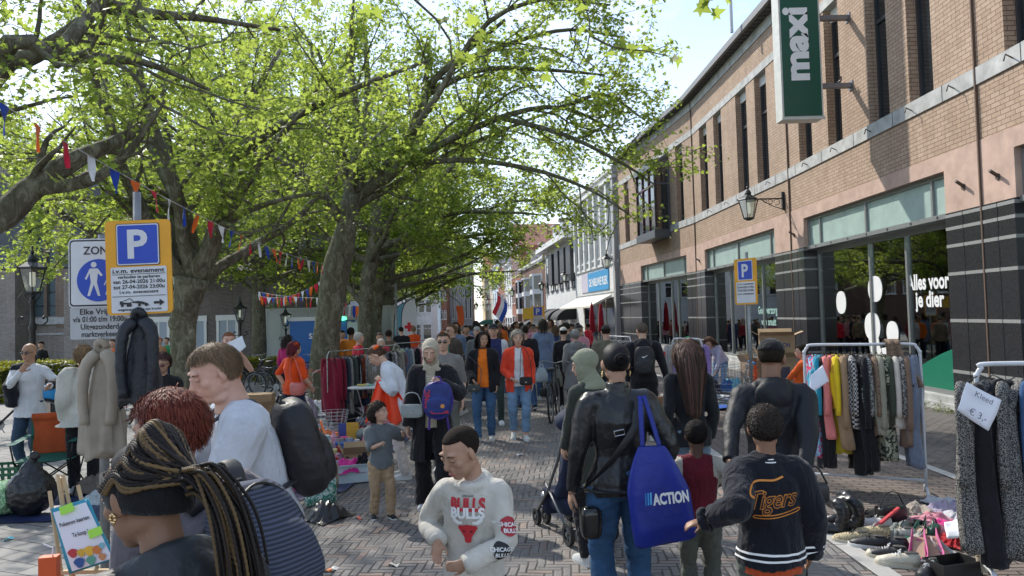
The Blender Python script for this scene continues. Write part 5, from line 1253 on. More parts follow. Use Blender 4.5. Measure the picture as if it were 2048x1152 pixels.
  # --- the boy in the cream hoodie
bE=pp('boy in a cream hoodie with a red bull print walking towards the viewer',938,3.42,168,H=1.375,male=True,kid=True,hs=1.2,skin=TAN,det=2,vox=.0055,head=(-34,-22),hairc=(.02,.014,.01),bust=0,
        hands=((-.02,.24,1.06,(-1,-.2,-.6),(.9,.25,-.1)),('p',876,1082,3.36,None,(.05,.3,-1))),palm=((0,-1,.1),(-.5,.8,.2)),curl=(.75,.55),feet=((-.1,.12),(.1,-.05)),
        top=dict(c=(.56,.53,.46),hood=True,cuff=1,e=.013,hem=.05,swide=1.12,name='hoodie',fold=.008),legs=dict(c=(.02,.022,.028),wide=1.15),shoe=dict(c=(.02,.02,.02)),hair=dict(kind='buzz'),gv=.008)
def bulls(b):
    o,k=b.top,b.k; c=b.C+b.fwd*.5*k+b.u2*.045*k; ex,ez,d=-b.right,b.u2,-b.fwd; rd=flat('print red',(.5,.02,.03),.6); bk=flat('print black',(.012,.012,.015),.6)
    def wr(s,z,size,m_,off=.03,width=None,x0=0,arch=0,nm='lettering',cut=None,push=.004):
        V,F=text_arr(s,size*k,off); 
        if width:V[:,0] *= width*k/(V[:,0].max()-V[:,0].min())
        V,F=subdiv(V,F,.025*k); V=V.copy(); V[:,1] += z*k-arch*k*(V[:,0]/(.1*k))**2; V[:,0] += x0*k; return print_on(b,o,V,F,m_,nm,c,ex,ez,d,push)
    wr('CHICAGO',.052,.016,bk,.02,.07); wr('BULLS',-.022,.095,rd,.05,.205,push=.0045); wr('BULLS',-.062,.078,W_,.05,.2,push=.0065)
    head=[(0,-.205),(.018,-.2),(.022,-.17),(.034,-.135),(.058,-.118),(.05,-.105),(.03,-.105),(.0,-.1),(-.03,-.105),(-.05,-.105),(-.058,-.118),(-.034,-.135),(-.022,-.17),(-.018,-.2)]
    V,F=subdiv(np.array(head)*k*1.0,[tuple(range(14))],.03); print_on(b,o,V,F,rd,'bull_head',c,ex,ez,d,.007)
    for s in (-1,1):
        hn=[(s*.03,-.098),(s*.06,-.1),(s*.085,-.082),(s*.092,-.05),(s*.075,-.072),(s*.05,-.08),(s*.03,-.082)]; V,F=subdiv(np.array(hn)*k,[tuple(range(7))],.03); print_on(b,o,V,F,W_,'bull_horn',c,ex,ez,d,.0075)
        V,F=subdiv(np.array([(s*.012,-.14),(s*.03,-.128),(s*.024,-.145)])*k,[(0,1,2)],.03); print_on(b,o,V,F,bk,'bull_eye',c,ex,ez,d,.0085)
  # patches on the left sleeve
    S,E,T,hd=b.arm[0]
    for t_,w_,m1,tx,m2 in ((.62,.085,flat('patch red',(.38,.02,.03),.6),'CHICAGO',W_),(1.25,.08,bk,'CHICAGO',W_)):
        p=S+(E-S)*min(1,t_)+(T-E)*max(0,t_-1); out=norm(b.fwd*.8-b.right*.75); ex2=norm(np.cross(norm(E-S),out)); ez2=np.cross(out,ex2)*-1; c2=p+out*.3
        if ez2[2]<0:ez2=-ez2
        ex2=np.cross(ez2,out); sh_=np.array([(w_*.62*math.cos(a)*(1+.12*math.cos(5*a)),w_*.6*math.sin(a)*(1+.1*math.cos(3*a))) for a in np.linspace(0,6.28,25)[:-1]])*k
        V,F=subdiv(sh_,[tuple(range(24))],.02); print_on(b,o,V,F,m1,'sleeve_patch',c2,ex2,ez2,-out,.004)
        for z_,s_ in ((.0,tx),(-.032,'BULLS')):V,F=text_arr(s_,.03*k,.03); V,F=subdiv(V,F,.02); V=V.copy(); V[:,1] += z_*k; print_on(b,o,V,F,m2,'lettering',c2,ex2,ez2,-out,.007)
bulls(bE)
  # --- woman with the beige scarf and the curly boy she leads
bF=pp('woman in beige headscarf and long open black coat holding a blue school bag',862,7.3,180,H=1.65,skin=FAIR,head=(0,-20),det=2,ears=False,vox=.008,feet=((-.1,.02,0,8),(.12,-.18)),
        hands=(('p',884,768,7.02),('p',815,862,7.2,(.5,-1,0))),palm=((0,-1,0),None),curl=(1.1,.9),top=dict(c=(.42,.37,.27),hem=.05),coat=dict(c=BLK,open=.055,hem=.40,flare=.04,swide=1.25,name='coat'),legs=dict(c=BLK,wide=1.2,flare=.045),shoe=dict(c=(.5,.52,.55)),hair=dict(kind='none'))
hijab(bF,(.40,.35,.26),long_=.12)
bG=pp('small boy with dark curly hair in a grey t-shirt and sand trousers looking up',757,7.15,205,H=1.06,male=True,kid=True,hs=1.38,skin=FAIR,head=(42,14),det=1,vox=.0075,hands=(('p',806,866,7.15),('p',768,886,6.95,None,(.5,.5,.1))),curl=(.8,.9),bust=0,
        feet=((-.12,.1,0,10),(.12,-.05,0,-15)),top=dict(c=(.125,.14,.145),sl=.5,e=.03,hem=.12,swide=1.5),legs=dict(c=(.32,.22,.13),wide=1.35),shoe=dict(c=(.015,.015,.017)),hair=dict(kind='curly',c=(.03,.018,.012),len=.14,n=2200,out=.6))
  # --- walkers coming up the street
bR=pp('smiling woman with grey blond curls in a bright orange blazer and light jeans',1036,11.4,183,H=1.61,skin=FAIR,w=1.08,vox=.01,head=(0,-3),feet=((-.08,.12),(.1,-.1,.03,-8,-14)),hands=(None,(.12,.16,1.0)),top=dict(c=(.68,.68,.68)),coat=dict(c=(.72,.06,.025),open=.075,hem=.16,name='blazer'),
        legs=jeans(JEANL,wide=1.05,end=.16),shoe=dict(c=(.6,.6,.56)),hair=dict(kind='curly',c=(.36,.31,.25),alt=(.55,.5,.42),len=.15,n=1100,out=.5),hairc=(.2,.14,.09))
bS=pp('woman with long dark hair in a black jacket over an orange shirt and blue jeans',966,11.4,176,H=1.6,skin=TAN,w=1.1,vox=.01,head=(20,0),feet=((-.1,-.05),(.1,.1)),hands=(None,(.15,.2,1.0)),top=dict(c=(.75,.17,.015)),coat=dict(c=BLK,open=.085,hem=.14,swide=1.15),legs=jeans((.05,.11,.2),wide=1.05),shoe=dict(c=(.55,.55,.5)),hair=dict(kind='long',c=(.02,.012,.01),len=.27,n=500,bx=-.06),group=None)
pp('man in a dark cap and navy track jacket with white shoulder stripe',988,13.2,178,H=1.72,male=True,skin=FAIR,vox=.012,top=dict(c=NAVY),coat=dict(c=(.025,.03,.10),c2=(.5,.52,.55)),legs=dict(c=(.03,.05,.045)),shoe=dict(c=(.7,.7,.72)),feet=((-.1,.1),(.1,-.1)),hair=dict(kind='cap',cap=(.015,.016,.02)))
bV=pp('man in a grey t-shirt and sunglasses walking behind the headscarf woman',887,9.2,180,H=1.66,male=True,w=1.1,skin=FAIR,vox=.011,top=dict(c=(.19,.18,.165),sl=.5),legs=dict(c=(.12,.12,.1)),hair=dict(kind='short',c=(.08,.05,.03),n=500)); shades(bV)
bU=pp('man with sunglasses in a dark brown jacket over a green shirt striding left',905,14.2,132,H=1.74,male=True,skin=FAIR,vox=.012,top=dict(c=(.06,.28,.16)),coat=dict(c=(.06,.045,.035),open=.05,hem=.12),legs=dict(c=(.17,.15,.12)),feet=((-.1,.3),(.1,-.32,.05,-8,-20)),hair=dict(kind='short',c=(.14,.09,.05),n=500)); shades(bU)
pp('man in a black puffer jacket walking away with a carrier bag',1050,15.2,8,H=1.68,male=True,w=1.08,vox=.012,coat=dict(mat=patt('puffer','stripe',(.008,.008,.01),(.025,.025,.03),7),swide=1.3),legs=jeans(JEAN),feet=((-.1,.2),(.14,-.2,.03,8,-20)),shoe=dict(c=(.03,.025,.02)),hair=dict(kind='short',c=(.02,.014,.01)))
pp('man in a plain black sweater walking away beside the puffer jacket man',1088,17.5,0,H=1.7,male=True,vox=.013,coat=dict(c=BLK),legs=dict(c=(.02,.022,.03)),hair=dict(kind='short',c=(.015,.012,.01)))
pp('grey haired woman in a long hooded grey raincoat walking away',1151,13.9,2,H=1.58,w=1.12,vox=.012,coat=dict(mat=mat('raincoat',(.18,.175,.165),.7,.15,3,0,.003,40),hood=True,hem=.38,flare=.07,swide=1.15,name='raincoat'),legs=dict(c=(.02,.035,.05)),shoe=dict(c=(.04,.04,.04)),feet=((-.08,-.1),(.1,.15)),hair=dict(kind='curly',c=(.3,.29,.27),alt=(.45,.44,.42),len=.06,n=700,out=.5))
pp('woman in a black coat with a grey striped bag behind the raincoat woman',1128,15,0,H=1.62,vox=.013,coat=dict(c=BLK,hem=.4,flare=.05),legs=dict(c=BLK),feet=((-.08,.05),(.1,-.15)),hair=dict(kind='cap',cap=(.4,.4,.38),beanie=1))
pp('man in an olive jacket and flat cap seen from behind',1213,12.6,4,H=1.64,male=True,w=1.1,vox=.012,coat=dict(c=(.13,.12,.085),collar=.03,swide=1.15),legs=dict(c=(.03,.03,.03)),hair=dict(kind='cap',cap=(.025,.022,.02)))
bN=pp('shaven headed man in a black hoodie with a black backpack',1286,11,-6,H=1.68,male=True,w=1.12,skin=FAIR,head=(15,0),vox=.011,coat=dict(c=(.014,.014,.018),hood=True,swide=1.2),legs=dict(c=(.012,.012,.014),wide=1.15),hands=(None,(.36,.12,.86)),hair=dict(kind='buzz',c=(.1,.08,.06)))
bM=pp('girl with very long straight brown hair in a black jacket seen from behind',1374,6.2,4,H=1.60,vox=.009,coat=dict(c=(.013,.015,.017),hem=.10,swide=1.15),legs=jeans((.14,.2,.26)),hair=dict(kind='long',c=(.055,.03,.02),alt=(.13,.06,.04),len=.52,n=2600,curl=.02,bx=-.14,lift=.0,narrow=.10))
  # --- the group with its back to the viewer on the right
bK=pp('woman with her hair in a bun in black leather jacket and blue jeans',1232,4.35,2,H=1.665,w=1.1,skin=TAN,vox=.008,head=(4,0),hairc=(.008,.007,.007),hands=((-.3,.05,.82),(.26,.12,.95)),
        coat=dict(mat=mat('black leather',(.012,.012,.013),.36,.2,5,0,.004,26,.5),hem=.02,swide=1.14,collar=.055,flare=.035,fold=.011,name='leather_jacket'),legs=jeans((.035,.085,.17),wide=1.1,flare=.01),hair=dict(kind='bun',c=(.008,.007,.008),bun=(0,-.12,.03),br=(.038,.03,.036)))
m=M()
for s in (-1,1):m.tube([bK.H+bK.Rh@(np.array((s*(.083+.0),-.004+.011*math.cos(a),-.062+.016*math.sin(a)))*bK.q) for a in np.linspace(0,6.28,14)],.0028,5)
m.build('earring',flat('gold',(.7,.5,.25),.25,1),bK.root,smooth=True)
m=M(); m.tube(spline([bK.Nk+(.10,-.10,-.02),bK.C+(.07,-.17,0),bK.W+(-.07,-.165,0),bK.P+(-.2,-.1,.02),bK.P+(-.235,0,-.04)],16),.021,6,True,0,.003,(1,0,.6)); st=m.build('shoulder_strap',flat('strap black',(.01,.01,.01),.5),bK.root)
m=M(); c=bK.C+np.array((-.03,-.176,-.045)); m.tube([c+np.array((x_,0,z_)) for x_,z_ in ((-.028,.012),(.028,.022),(.034,-.006),(-.022,-.016),(-.028,.012))],.0035,5); sub(m,'buckle',flat('steel',(.5,.5,.48),.3,1),st)
bL=pp('woman in a sage green headscarf and dark coat pushing the stroller',1182,5.7,24,H=1.58,skin=FAIR,vox=.009,ears=False,head=(56,-16),det=2,hands=(('p',1128,900,5.85),('p',1165,895,5.9)),coat=dict(c=(.045,.05,.04),hem=.3,collar=.03),legs=dict(c=BLK),hair=dict(kind='none')); hijab(bL,(.24,.25,.17))
bI=pp('man in black cap and black hooded jacket with his back to the viewer',1541,4.6,-14,H=1.655,male=True,w=1.1,skin=BROWN,vox=.008,head=(-12,-4),hands=(('p',1452,962,4.2),('p',1606,985,4.2)),coat=dict(mat=mat('black jacket',(.010,.011,.014),.6,.2,4,0,.005,18,.35),hood=True,hem=.1,swide=1.15,fold=.01),legs=dict(c=BLK,wide=1.15),hair=dict(kind='cap',cap=(.008,.008,.009)),hairc=(.02,.015,.01))
bH=pp('boy in a black bomber jacket lettered in orange, curly hair faded at the neck',1524,3.55,-4,H=1.39,male=True,kid=True,hs=1.14,skin=BROWN,vox=.0065,head=(-6,0),hands=(('p',1408,1043,3.5,(-.3,-1,-.6),(-1,-.05,-.15)),(.26,.1,.9)),bust=0,palm=((0,.2,-1),None),
        coat=dict(mat=cloth((.008,.009,.014),'bomber cloth'),e=.018,hem=.015,swide=1.18,cuff=1,fold=.010,name='bomber_jacket',sl=(.9,1)),top=dict(c=(.45,.07,.02),hem=.10,e=.012,sl=.5),legs=dict(c=(.075,.085,.07),wide=1.15),shoe=dict(c=(.02,.02,.02)),hair=dict(kind='curly',c=(.022,.015,.011),len=.03,n=2400,out=.8),gv=.008)
def tigers(b):
    o,k=b.top,b.k; orn=flat('orange stitching',(.62,.22,.03),.6); c=b.C-b.fwd*.4*k; ex,ez,d=b.right,b.u2,b.fwd; nv=flat('navy fill',(.006,.007,.012),.7)
    V,F=text_arr('Tigers',.15*k,.028,space=.92,shear=.3); V=V.copy(); V[:,0] *= .27*k/(V[:,0].max()-V[:,0].min()); V[:,1] += .10*V[:,0]-.075*k; V,F=subdiv(V,F,.02); print_on(b,o,V,F,orn,'lettering',c,ex,ez,d,.004)
    V,F=text_arr('Tigers',.15*k,-.006,space=.92,shear=.3); V=V.copy(); V[:,0] *= .262*k/(V[:,0].max()-V[:,0].min()); V[:,1] += .10*V[:,0]-.075*k; V,F=subdiv(V,F,.02); print_on(b,o,V,F,nv,'lettering',c,ex,ez,d,.006)
    for pts,w0 in (([(-.13,.005),(-.16,.03),(-.145,.06),(-.08,.078),(.0,.082),(.06,.1)],.0055),([(-.11,-.122),(-.02,-.118),(.07,-.105),(.145,-.085),(.15,-.1),(.07,-.122),(-.03,-.135),(-.11,-.137),(-.11,-.122)],.003)):
        S=spline(pts,26)*k; T=norm(np.gradient(S,axis=0)); Nn=np.c_[-T[:,1],T[:,0]]; V=np.vstack([S+Nn*w0*k,S-Nn*w0*k]); n=len(S); F=[(i,i+1,n+i+1,n+i) for i in range(n-1)]; print_on(b,o,V,F,orn,'swash',c,ex,ez,d,.0045)
    def bandring(cen,axis,r1,r2,upv,nm,mt,w_):
        m=M(); m.tube([cen-axis*w_,cen+axis*w_],r1,26,False,0,r2,upv); o_=m.build(nm,mt,b.root,smooth=True); return o_
    for t_ in (.05,.085):
        m=M(); cen=b.P+b.u1*(t_-.055)*k
        V,F=np.array([[(cen+b.u1*zz_*k+b.right*math.cos(a)*.5+b.fwd*math.sin(a)*.5) for a in np.linspace(0,6.283,61)[:-1]] for zz_ in (-.006,.006)]).reshape(-1,3),[(i,(i+1)%60,60+(i+1)%60,60+i) for i in range(60)]
        onto(b,o,[(v.tolist(),norm(cen+b.u1*(-.006 if i<60 else .006)*k-v).tolist()) for i,v in enumerate(V)],F,W_,'rib_stripe',.003)
    for rr_,z_ in ((.062,.012),(.071,-.004)):
        cc=b.Nk+b.u2*z_*k; m=M(); m.tube([cc+(b.right*math.cos(a)*rr_+b.fwd*math.sin(a)*rr_*.95)*k*1.18 for a in np.linspace(0,6.28,26)],.004,6); m.build('collar_stripe',W_,b.root,smooth=True)
    S,E,T,hd=b.arm[0]
    for t_ in (-.015,.012):m=M(); m.tube([T+hd*t_*k,T+hd*(t_+.009)*k],.045*k,16); m.build('cuff_stripe',W_,b.root,smooth=True)
tigers(bH)
bJ=pp('boy in a maroon varsity jacket with cream sleeves seen from behind',1386,4.55,-10,H=1.185,male=True,kid=True,hs=1.15,skin=DARK,vox=.008,hands=(None,('p',1448,962,4.55,(1,-.2,-.6))),bust=0,
        coat=dict(c=(.13,.012,.022),c2=(.45,.42,.35),e=.018,hem=.02,swide=1.15),legs=dict(c=(.085,.09,.07),wide=1.15),shoe=dict(c=(.03,.03,.03)),hair=dict(kind='curly',c=(.012,.009,.008),len=.02,n=900,out=.8))
  # --- stall side, left
bY=pp('woman in a white blazer bending over and holding up orange cloth',806,8.9,98,H=1.62,skin=FAIR,w=1.12,lean=28,head=(0,-28),vox=.009,hands=(('p',762,762,8.75),('p',776,764,8.95)),top=dict(c=(.6,.1,.08)),coat=dict(c=(.62,.64,.68),open=.045,hem=.22,name='blazer'),legs=dict(c=(.55,.48,.43)),hair=dict(kind='bun',c=(.07,.035,.02),bun=(0,-.1,-.02)))
m=M()
for j in range(9):a=j*.7; m.ell(bY.H+bY.Rh@np.array((-.055+.02*math.cos(a),-.06+.02*math.sin(a),.075)),(.022,.022,.018),None,8,6)
m.build('hair_flower',cloth((.85,.13,.01),'flower'),bY.root,smooth=True)
bZ=pp('woman with dark red hair in an orange t-shirt with a feathery orange garland',586,11.6,-38,H=1.54,skin=FAIR,w=1.22,vox=.01,head=(-10,-5),hands=((-.22,-.02,.98,(-1,-.3,0)),(.24,.2,.95)),top=dict(c=(.74,.075,.01),sl=.5,hem=.08),legs=dict(c=(.012,.022,.06),wide=1.1),shoe=dict(c=(.05,.05,.05)),hair=dict(kind='long',c=(.12,.012,.018),len=.14,n=700,bx=-.05),belly=.02)
def fluff(pts,r_,n,c,name,parent,sz=.03):
    P=spline(pts,60); V=P[rng.integers(0,60,n)]+rng.normal(0,r_,(n,3)); return leafy(name,V,rng.uniform(.6,1.3,n)*sz,cloth(c,'feather'),parent,tpl=np.array([(0,0),(.22,.3),(.1,1),(-.1,1),(-.22,.3)]))
k=bZ.k; fluff([bZ.Nk+(.05,-.09,-.02),bZ.Nk+(.10,.0,.0),bZ.C+(.12,.13,0),bZ.W+(.1,.16,0),bZ.P+(.12,.17,.02)],.025,900,(.85,.16,.01),'feather_garland',bZ.root)
fluff([bZ.H+np.array((.055,-.05,.06)),bZ.H+np.array((.07,-.02,.07))],.014,120,(.85,.13,.01),'hair_flower',bZ.root)
fluff([bZ.arm[0][2]+(0,0,.02),bZ.arm[0][2]+(.02,0,0)],.025,160,(.85,.25,.02),'feather_wristband',bZ.root)
bAB=pp('man in an orange vest holding a white sheet of paper to his face',458,10.2,205,H=1.72,male=True,skin=PALE,vox=.01,head=(0,0),hands=(('p',487,714,9.95,(-.6,-.3,-1)),None),top=dict(c=(.72,.2,.04),sl=0,hem=.08),legs=dict(c=(.05,.05,.06)),hair=dict(kind='short',c=(.25,.1,.05),n=500,len=.03))
bAC=pp('bald man in a white shirt with a dark cardigan over one shoulder',60,9.45,182,H=1.66,male=True,w=1.05,skin=TAN,vox=.009,det=1,hands=(('p',98,772,9.15),('p',42,742,9.2,(1,-.3,-1))),palm=((0,-1,0),(0,-1,0)),curl=(.9,1.1),top=dict(c=(.62,.64,.68),hem=.12,flare=.02),legs=jeans((.045,.08,.13)),hair=dict(kind='none')); shades(bAC,(.05,.03,.03))
m=M(); b=bAC; m.tube([b.Nk+b.right*.02,b.S[1]+(0,0,.03),b.S[1]+(.03,0,-.08),b.arm[1][1]+(.01,-.02,0),b.P+(.2,.02,.05)],[.06,.075,.075,.08,.09],14); m.tube([b.arm[0][1]+(0,0,0),(b.arm[0][1]+b.arm[0][2])/2,b.arm[0][2]+b.arm[0][3]*-.02],[.07,.066,.056],12); m.tube([b.C+(.15,.12,-.02),b.W+(.14,.14,0),b.P+(.13,.14,.02)],[.05,.06,.05],10); garment('cardigan',m,.011,cloth((.012,.014,.02),'cardigan'),b.root,.01)
pp('curly blond woman in a loose pale cape behind the hanging coats',166,8.6,30,H=1.63,skin=FAIR,vox=.012,top=dict(c=(.5,.48,.42),hem=.12,flare=.14,swide=2.0,name='cape'),legs=dict(c=BLK,wide=1.15),hair=dict(kind='curly',c=(.24,.15,.08),len=.13,n=900,out=.5))
bAE=pp('woman with dark curls and tinted glasses in black behind the blond man',326,8.2,190,H=1.55,skin=TAN,vox=.012,head=(0,-15),coat=dict(c=BLK),legs=dict(c=BLK),hair=dict(kind='curly',c=(.07,.035,.03),len=.13,n=900,out=.5)); shades(bAE,(.1,.02,.02))
pp('woman in a magenta hooded top facing away by the bicycles',574,16.5,-20,H=1.62,skin=TAN,vox=.013,coat=dict(c=(.42,.02,.13),hood=True),legs=dict(c=BLK),hair=dict(kind='long',c=(.02,.012,.01),len=.25,n=400))
pp('dark haired woman in black standing left of the blue unit',662,19,150,H=1.6,skin=TAN,vox=.015,coat=dict(c=BLK,hem=.3),legs=dict(c=BLK),hair=dict(kind='long',c=(.015,.01,.01),len=.2,n=300))
pp('bearded man in a dark hooded jacket before the blue unit',685,19.5,200,H=1.68,male=True,skin=TAN,vox=.015,coat=dict(c=(.02,.022,.026),hood=True),legs=dict(c=NAVY),hair=dict(kind='short',c=(.01,.01,.01)))
pp('man in a mustard orange sweater seen from behind at the racks',702,18,-12,H=1.74,male=True,skin=BROWN,w=1.15,vox=.014,coat=dict(c=(.6,.2,.02),swide=1.2),legs=dict(c=NAVY),hair=dict(kind='curly',c=(.012,.01,.01),len=.05,n=300))
pp('white haired woman in a red quilted jacket at the clothes racks',717,16,-60,H=1.62,skin=PALE,vox=.013,coat=dict(mat=patt('red quilt','stripe',(.42,.012,.035),(.55,.03,.06),9),swide=1.2),legs=dict(c=NAVY),hair=dict(kind='curly',c=(.5,.48,.44),len=.05,n=500,out=.5))
pp('woman in a coral top behind the second clothes rack',760,17,185,H=1.6,skin=TAN,vox=.014,coat=dict(c=(.6,.05,.09)),legs=dict(c=NAVY),hair=dict(kind='bun',c=(.05,.025,.02)))
pp('woman with white hair and a patterned grey coat behind the racks',762,14.6,190,H=1.5,skin=PALE,vox=.014,coat=dict(mat=patt('grey print coat','fleck',(.25,.24,.23),(.5,.48,.45),30)),legs=dict(c=NAVY),hair=dict(kind='short',c=(.55,.52,.47),n=400))
pp('person in a brown coat browsing beside the coral top woman',778,18.5,10,H=1.66,skin=TAN,vox=.014,coat=dict(c=(.12,.085,.06),hem=.2),legs=dict(c=BLK),hair=dict(kind='short',c=(.03,.02,.015)))
pp('man in a black sweater near the medical banner',803,24,20,H=1.75,male=True,w=1.15,skin=FAIR,vox=.015,coat=dict(c=BLK),legs=dict(c=(.1,.1,.1)),hair=dict(kind='buzz'))
pp('person with an orange vest and pale jeans near the charity banners',828,26,0,H=1.76,skin=FAIR,vox=.015,coat=dict(c=(.75,.09,.02),sl=.4),legs=jeans(JEANL),hair=dict(kind='short',c=(.3,.2,.12)))
for lab,px,dd,c,hc in (('person in a white shirt in front of the annexe window',309,24,(.6,.62,.65),(.02,.015,.01)),('person in a brown patterned blouse by the annexe window',320,23,(.35,.17,.08),(.5,.12,.03)),('person in a green top left of the forked tree',334,24,(.03,.25,.09),(.02,.015,.01)),('person in a black hat beyond the hedge',83,23.5,BLK,(.01,.01,.01)),('person in orange with dark hair beyond the red bicycle',226,20,(.75,.12,.02),(.02,.015,.01))):
    pp(lab,px,dd,170,H=1.62,skin=FAIR,vox=.016,coat=dict(c=c),legs=dict(c=NAVY),hair=dict(kind='short',c=hc) if 'hat' not in lab else dict(kind='cap',cap=BLK,beanie=1),det=0)
  # --- by the shop windows, right
bAG=pp('girl in a lilac top bending down by the shop window',1440,16.2,140,H=1.6,skin=FAIR,lean=62,head=(0,-20),vox=.013,hands=((-.1,.55,.55),(.12,.5,.5)),coat=dict(c=(.45,.42,.52),hem=.05),legs=jeans(JEANL),hair=dict(kind='long',c=(.1,.05,.03),len=.3,n=400))
pp('woman in a red top by the white cafe front',1177,30,40,H=1.7,skin=BROWN,vox=.016,coat=dict(c=(.5,.02,.04)),legs=dict(c=BLK),hair=dict(kind='short',c=(.01,.01,.01)),det=0)
pp('man in a white shirt beside the cream awning',1158,28,20,H=1.72,male=True,skin=BROWN,vox=.016,coat=dict(c=(.6,.62,.66)),legs=dict(c=BLK),hair=dict(kind='short',c=(.01,.01,.01)),det=0)
pp('woman in an bright orange top in front of the black awnings',1098,26,180,H=1.66,skin=FAIR,vox=.015,coat=dict(c=(.8,.2,.08),sl=.3),legs=jeans(JEANL),hair=dict(kind='long',c=(.3,.18,.08),len=.25,n=200),det=0)
pp('child carried high in a red coat amid the crowd',996,27,10,H=1.9,skin=TAN,vox=.016,coat=dict(c=(.6,.01,.02)),legs=dict(c=NAVY),hair=dict(kind='short',c=(.02,.012,.01)),det=0)
pp('man with a black beard in a black shirt at the near edge of the crowd',934,20,170,H=1.72,male=True,skin=TAN,vox=.015,coat=dict(c=BLK),legs=dict(c=NAVY),hair=dict(kind='short',c=(.01,.01,.01)),det=0)
pp('man in a grey cap and grey jacket at the near edge of the crowd',955,16.5,185,H=1.68,male=True,skin=FAIR,vox=.014,coat=dict(c=(.13,.14,.14)),legs=dict(c=NAVY),hair=dict(kind='cap',cap=(.3,.3,.28)),det=0)
  # --- the crowd down the street: twelve figures, copied
protos=[]
pal=[((.30,.03,.04),'red'),((.02,.02,.025),'black'),((.70,.16,.02),'orange'),((.10,.11,.12),'dark grey'),((.5,.5,.5),'white'),((.03,.05,.14),'navy'),((.2,.15,.1),'brown'),((.15,.2,.3),'pale blue'),((.06,.07,.05),'olive'),((.02,.02,.025),'black'),((.55,.25,.3),'pink'),((.25,.22,.18),'beige')]
for i,(c,nm) in enumerate(pal):
    ml=i%2==0; b=person('small distant %s walker in the street crowd, %s'%(nm+' topped',('in short coat','in long coat')[i%2]),-2+i*.3,60,180 if i%3 else 0,H=1.62+.05*(i%4),male=ml,w=.98+.08*(i%3),skin=(FAIR,TAN,BROWN)[i%3],vox=.018,det=0,feet=((-.1,.15),(.1,-.12)),
        coat=dict(c=c,hem=(.06,.3)[i%2]),legs=dict(c=((.02,.02,.03),JEAN)[i%2]),hair=dict(kind=('short','long','short','bun','cap','long')[i%6],c=((.015,.01,.01),(.1,.06,.03),(.25,.2,.15),(.02,.015,.01))[i%4],n=120,len=(.045,.2)[i%2]),group='people in the distant street crowd')
    protos.append(b.root)
rc=np.random.default_rng(5); used,N_=[],0
for i in range(700):
    d=17+75*rc.random()**1.5; px=rc.uniform(805,1160); xl,xr=np.interp(d,[r_[2] for r_ in rd],[r_[0] for r_ in rd])+.3,np.interp(d,[r_[2] for r_ in rd],[r_[1] for r_ in rd])+2.2
    x,y=gnd(px,d)
    if not (xl<x<xr) or (d<30 and 1010<px<1080 and d<22) or any((x-a)**2+(y-c_)**2<.5 for a,c_ in used):continue
    lb_='small distant %s walker %s, %s'%(pal[N_%12][1]+' topped','left in the street' if px<930 else 'mid street' if px<1020 else 'on the shop side','nearest part of the crowd' if d<24 else 'middle of the crowd' if d<42 else 'far end of the crowd')
    used.append((x,y)); src=protos[N_%12]; o=src if N_<12 else copy_tree(src); place(o,x,y,gz(y),rc.choice([0,180])+rc.normal(0,30)); s_=rc.uniform(.94,1.06); o.scale=(s_,)*3; o['label']=lb_; N_ += 1
    if N_ >= 118:break
  # ------------------------------------------------------------ carried things
def bagobj(name,cat,label,pos,rz,parts,group=None):
    root=empty(name,tuple(pos),rz,label,cat,group)
    for nm,m,mt in parts:m.build(nm,mt,root,smooth=True,sharp=45)
    return root
def backpack(label,b,w_,h_,d_,mt,zoff=0,trim=None,extra=None,straps=True,yoff=0):
    """backpack resting on the back of b"""
    ang=math.degrees(b.root.rotation_euler[2]); c=(b.C+b.W)/2-b.fwd*(.105*b.k*b.w+d_/2+yoff)+b.u2*zoff; pos=world(b,c)
    root=empty('backpack',tuple(pos),ang,label,'backpack'); lean_=math.degrees(math.asin(max(-1,min(1,b.u2[1])))); Rt=rotm(-lean_)
    m=M(); m.ell((0,0,0),(w_/2,d_/2,h_/2),Rt,22,16,0,3.2); m.ell(Rt@np.array((0,-d_*.35,-h_*.16)),(w_*.4,d_*.3,h_*.27),Rt,18,12,0,3.2); V,F=remesh(m,.009,4); Nn=nrm(V,F); V=V+Nn*(wnoise(V*14)*.005)[:,None]
    link('pack',fastmesh('pack',V,F),root,(0,0,0),(0,0,0),[mt])
    m=M(); m.tube([Rt@np.array((w_*.4*math.cos(a),-d_*.5*(.9-.12*abs(math.cos(a))),h_*.36*math.sin(a)+.02)) for a in np.linspace(0,math.pi,20)],.005,5); m.tube([Rt@np.array((-.04,d_*.2,h_*.49)),Rt@np.array((-.03,d_*.1,h_*.55)),Rt@np.array((.03,d_*.1,h_*.55)),Rt@np.array((.04,d_*.2,h_*.49))],.007,6); m.build('zip_and_handle',trim or flat('webbing',(.01,.01,.011),.6),root)
    if straps:
        Rz=rotm(0,0,-ang); L=lambda p:rotm(0,0,-ang)@(world(b,p)-pos)
        m=M()
        for s in (-1,1):
            x_=b.right*s*b.sw*.62; P=[b.C-b.fwd*.10*b.k+x_*.7+b.u2*.05,b.Nk-b.fwd*.08+x_-b.u2*.0,b.Nk+x_+b.u2*.03*b.k-b.u2*.02,b.C+b.fwd*(.16+.02*b.w)*b.k*b.w+x_+b.u2*.10*b.k,b.C+b.fwd*.175*b.k*b.w+x_,b.W+b.fwd*.15*b.k*b.w+x_*1.2,b.W+x_*1.75-b.fwd*.02,b.W-b.fwd*.13+x_*1.2]
            m.tube([L(p) for p in spline(P,30)],.03,8,True,0,.007,L(P[3]+b.right)-L(P[3]))
        m.build('strap',flat('strap webbing',(.016,.016,.018),.6),root,smooth=True)
    if extra:extra(root,Rt)
    return root
BPM=mat('black nylon',(.014,.014,.016),.5,.25,5,0,.003,40,.4)
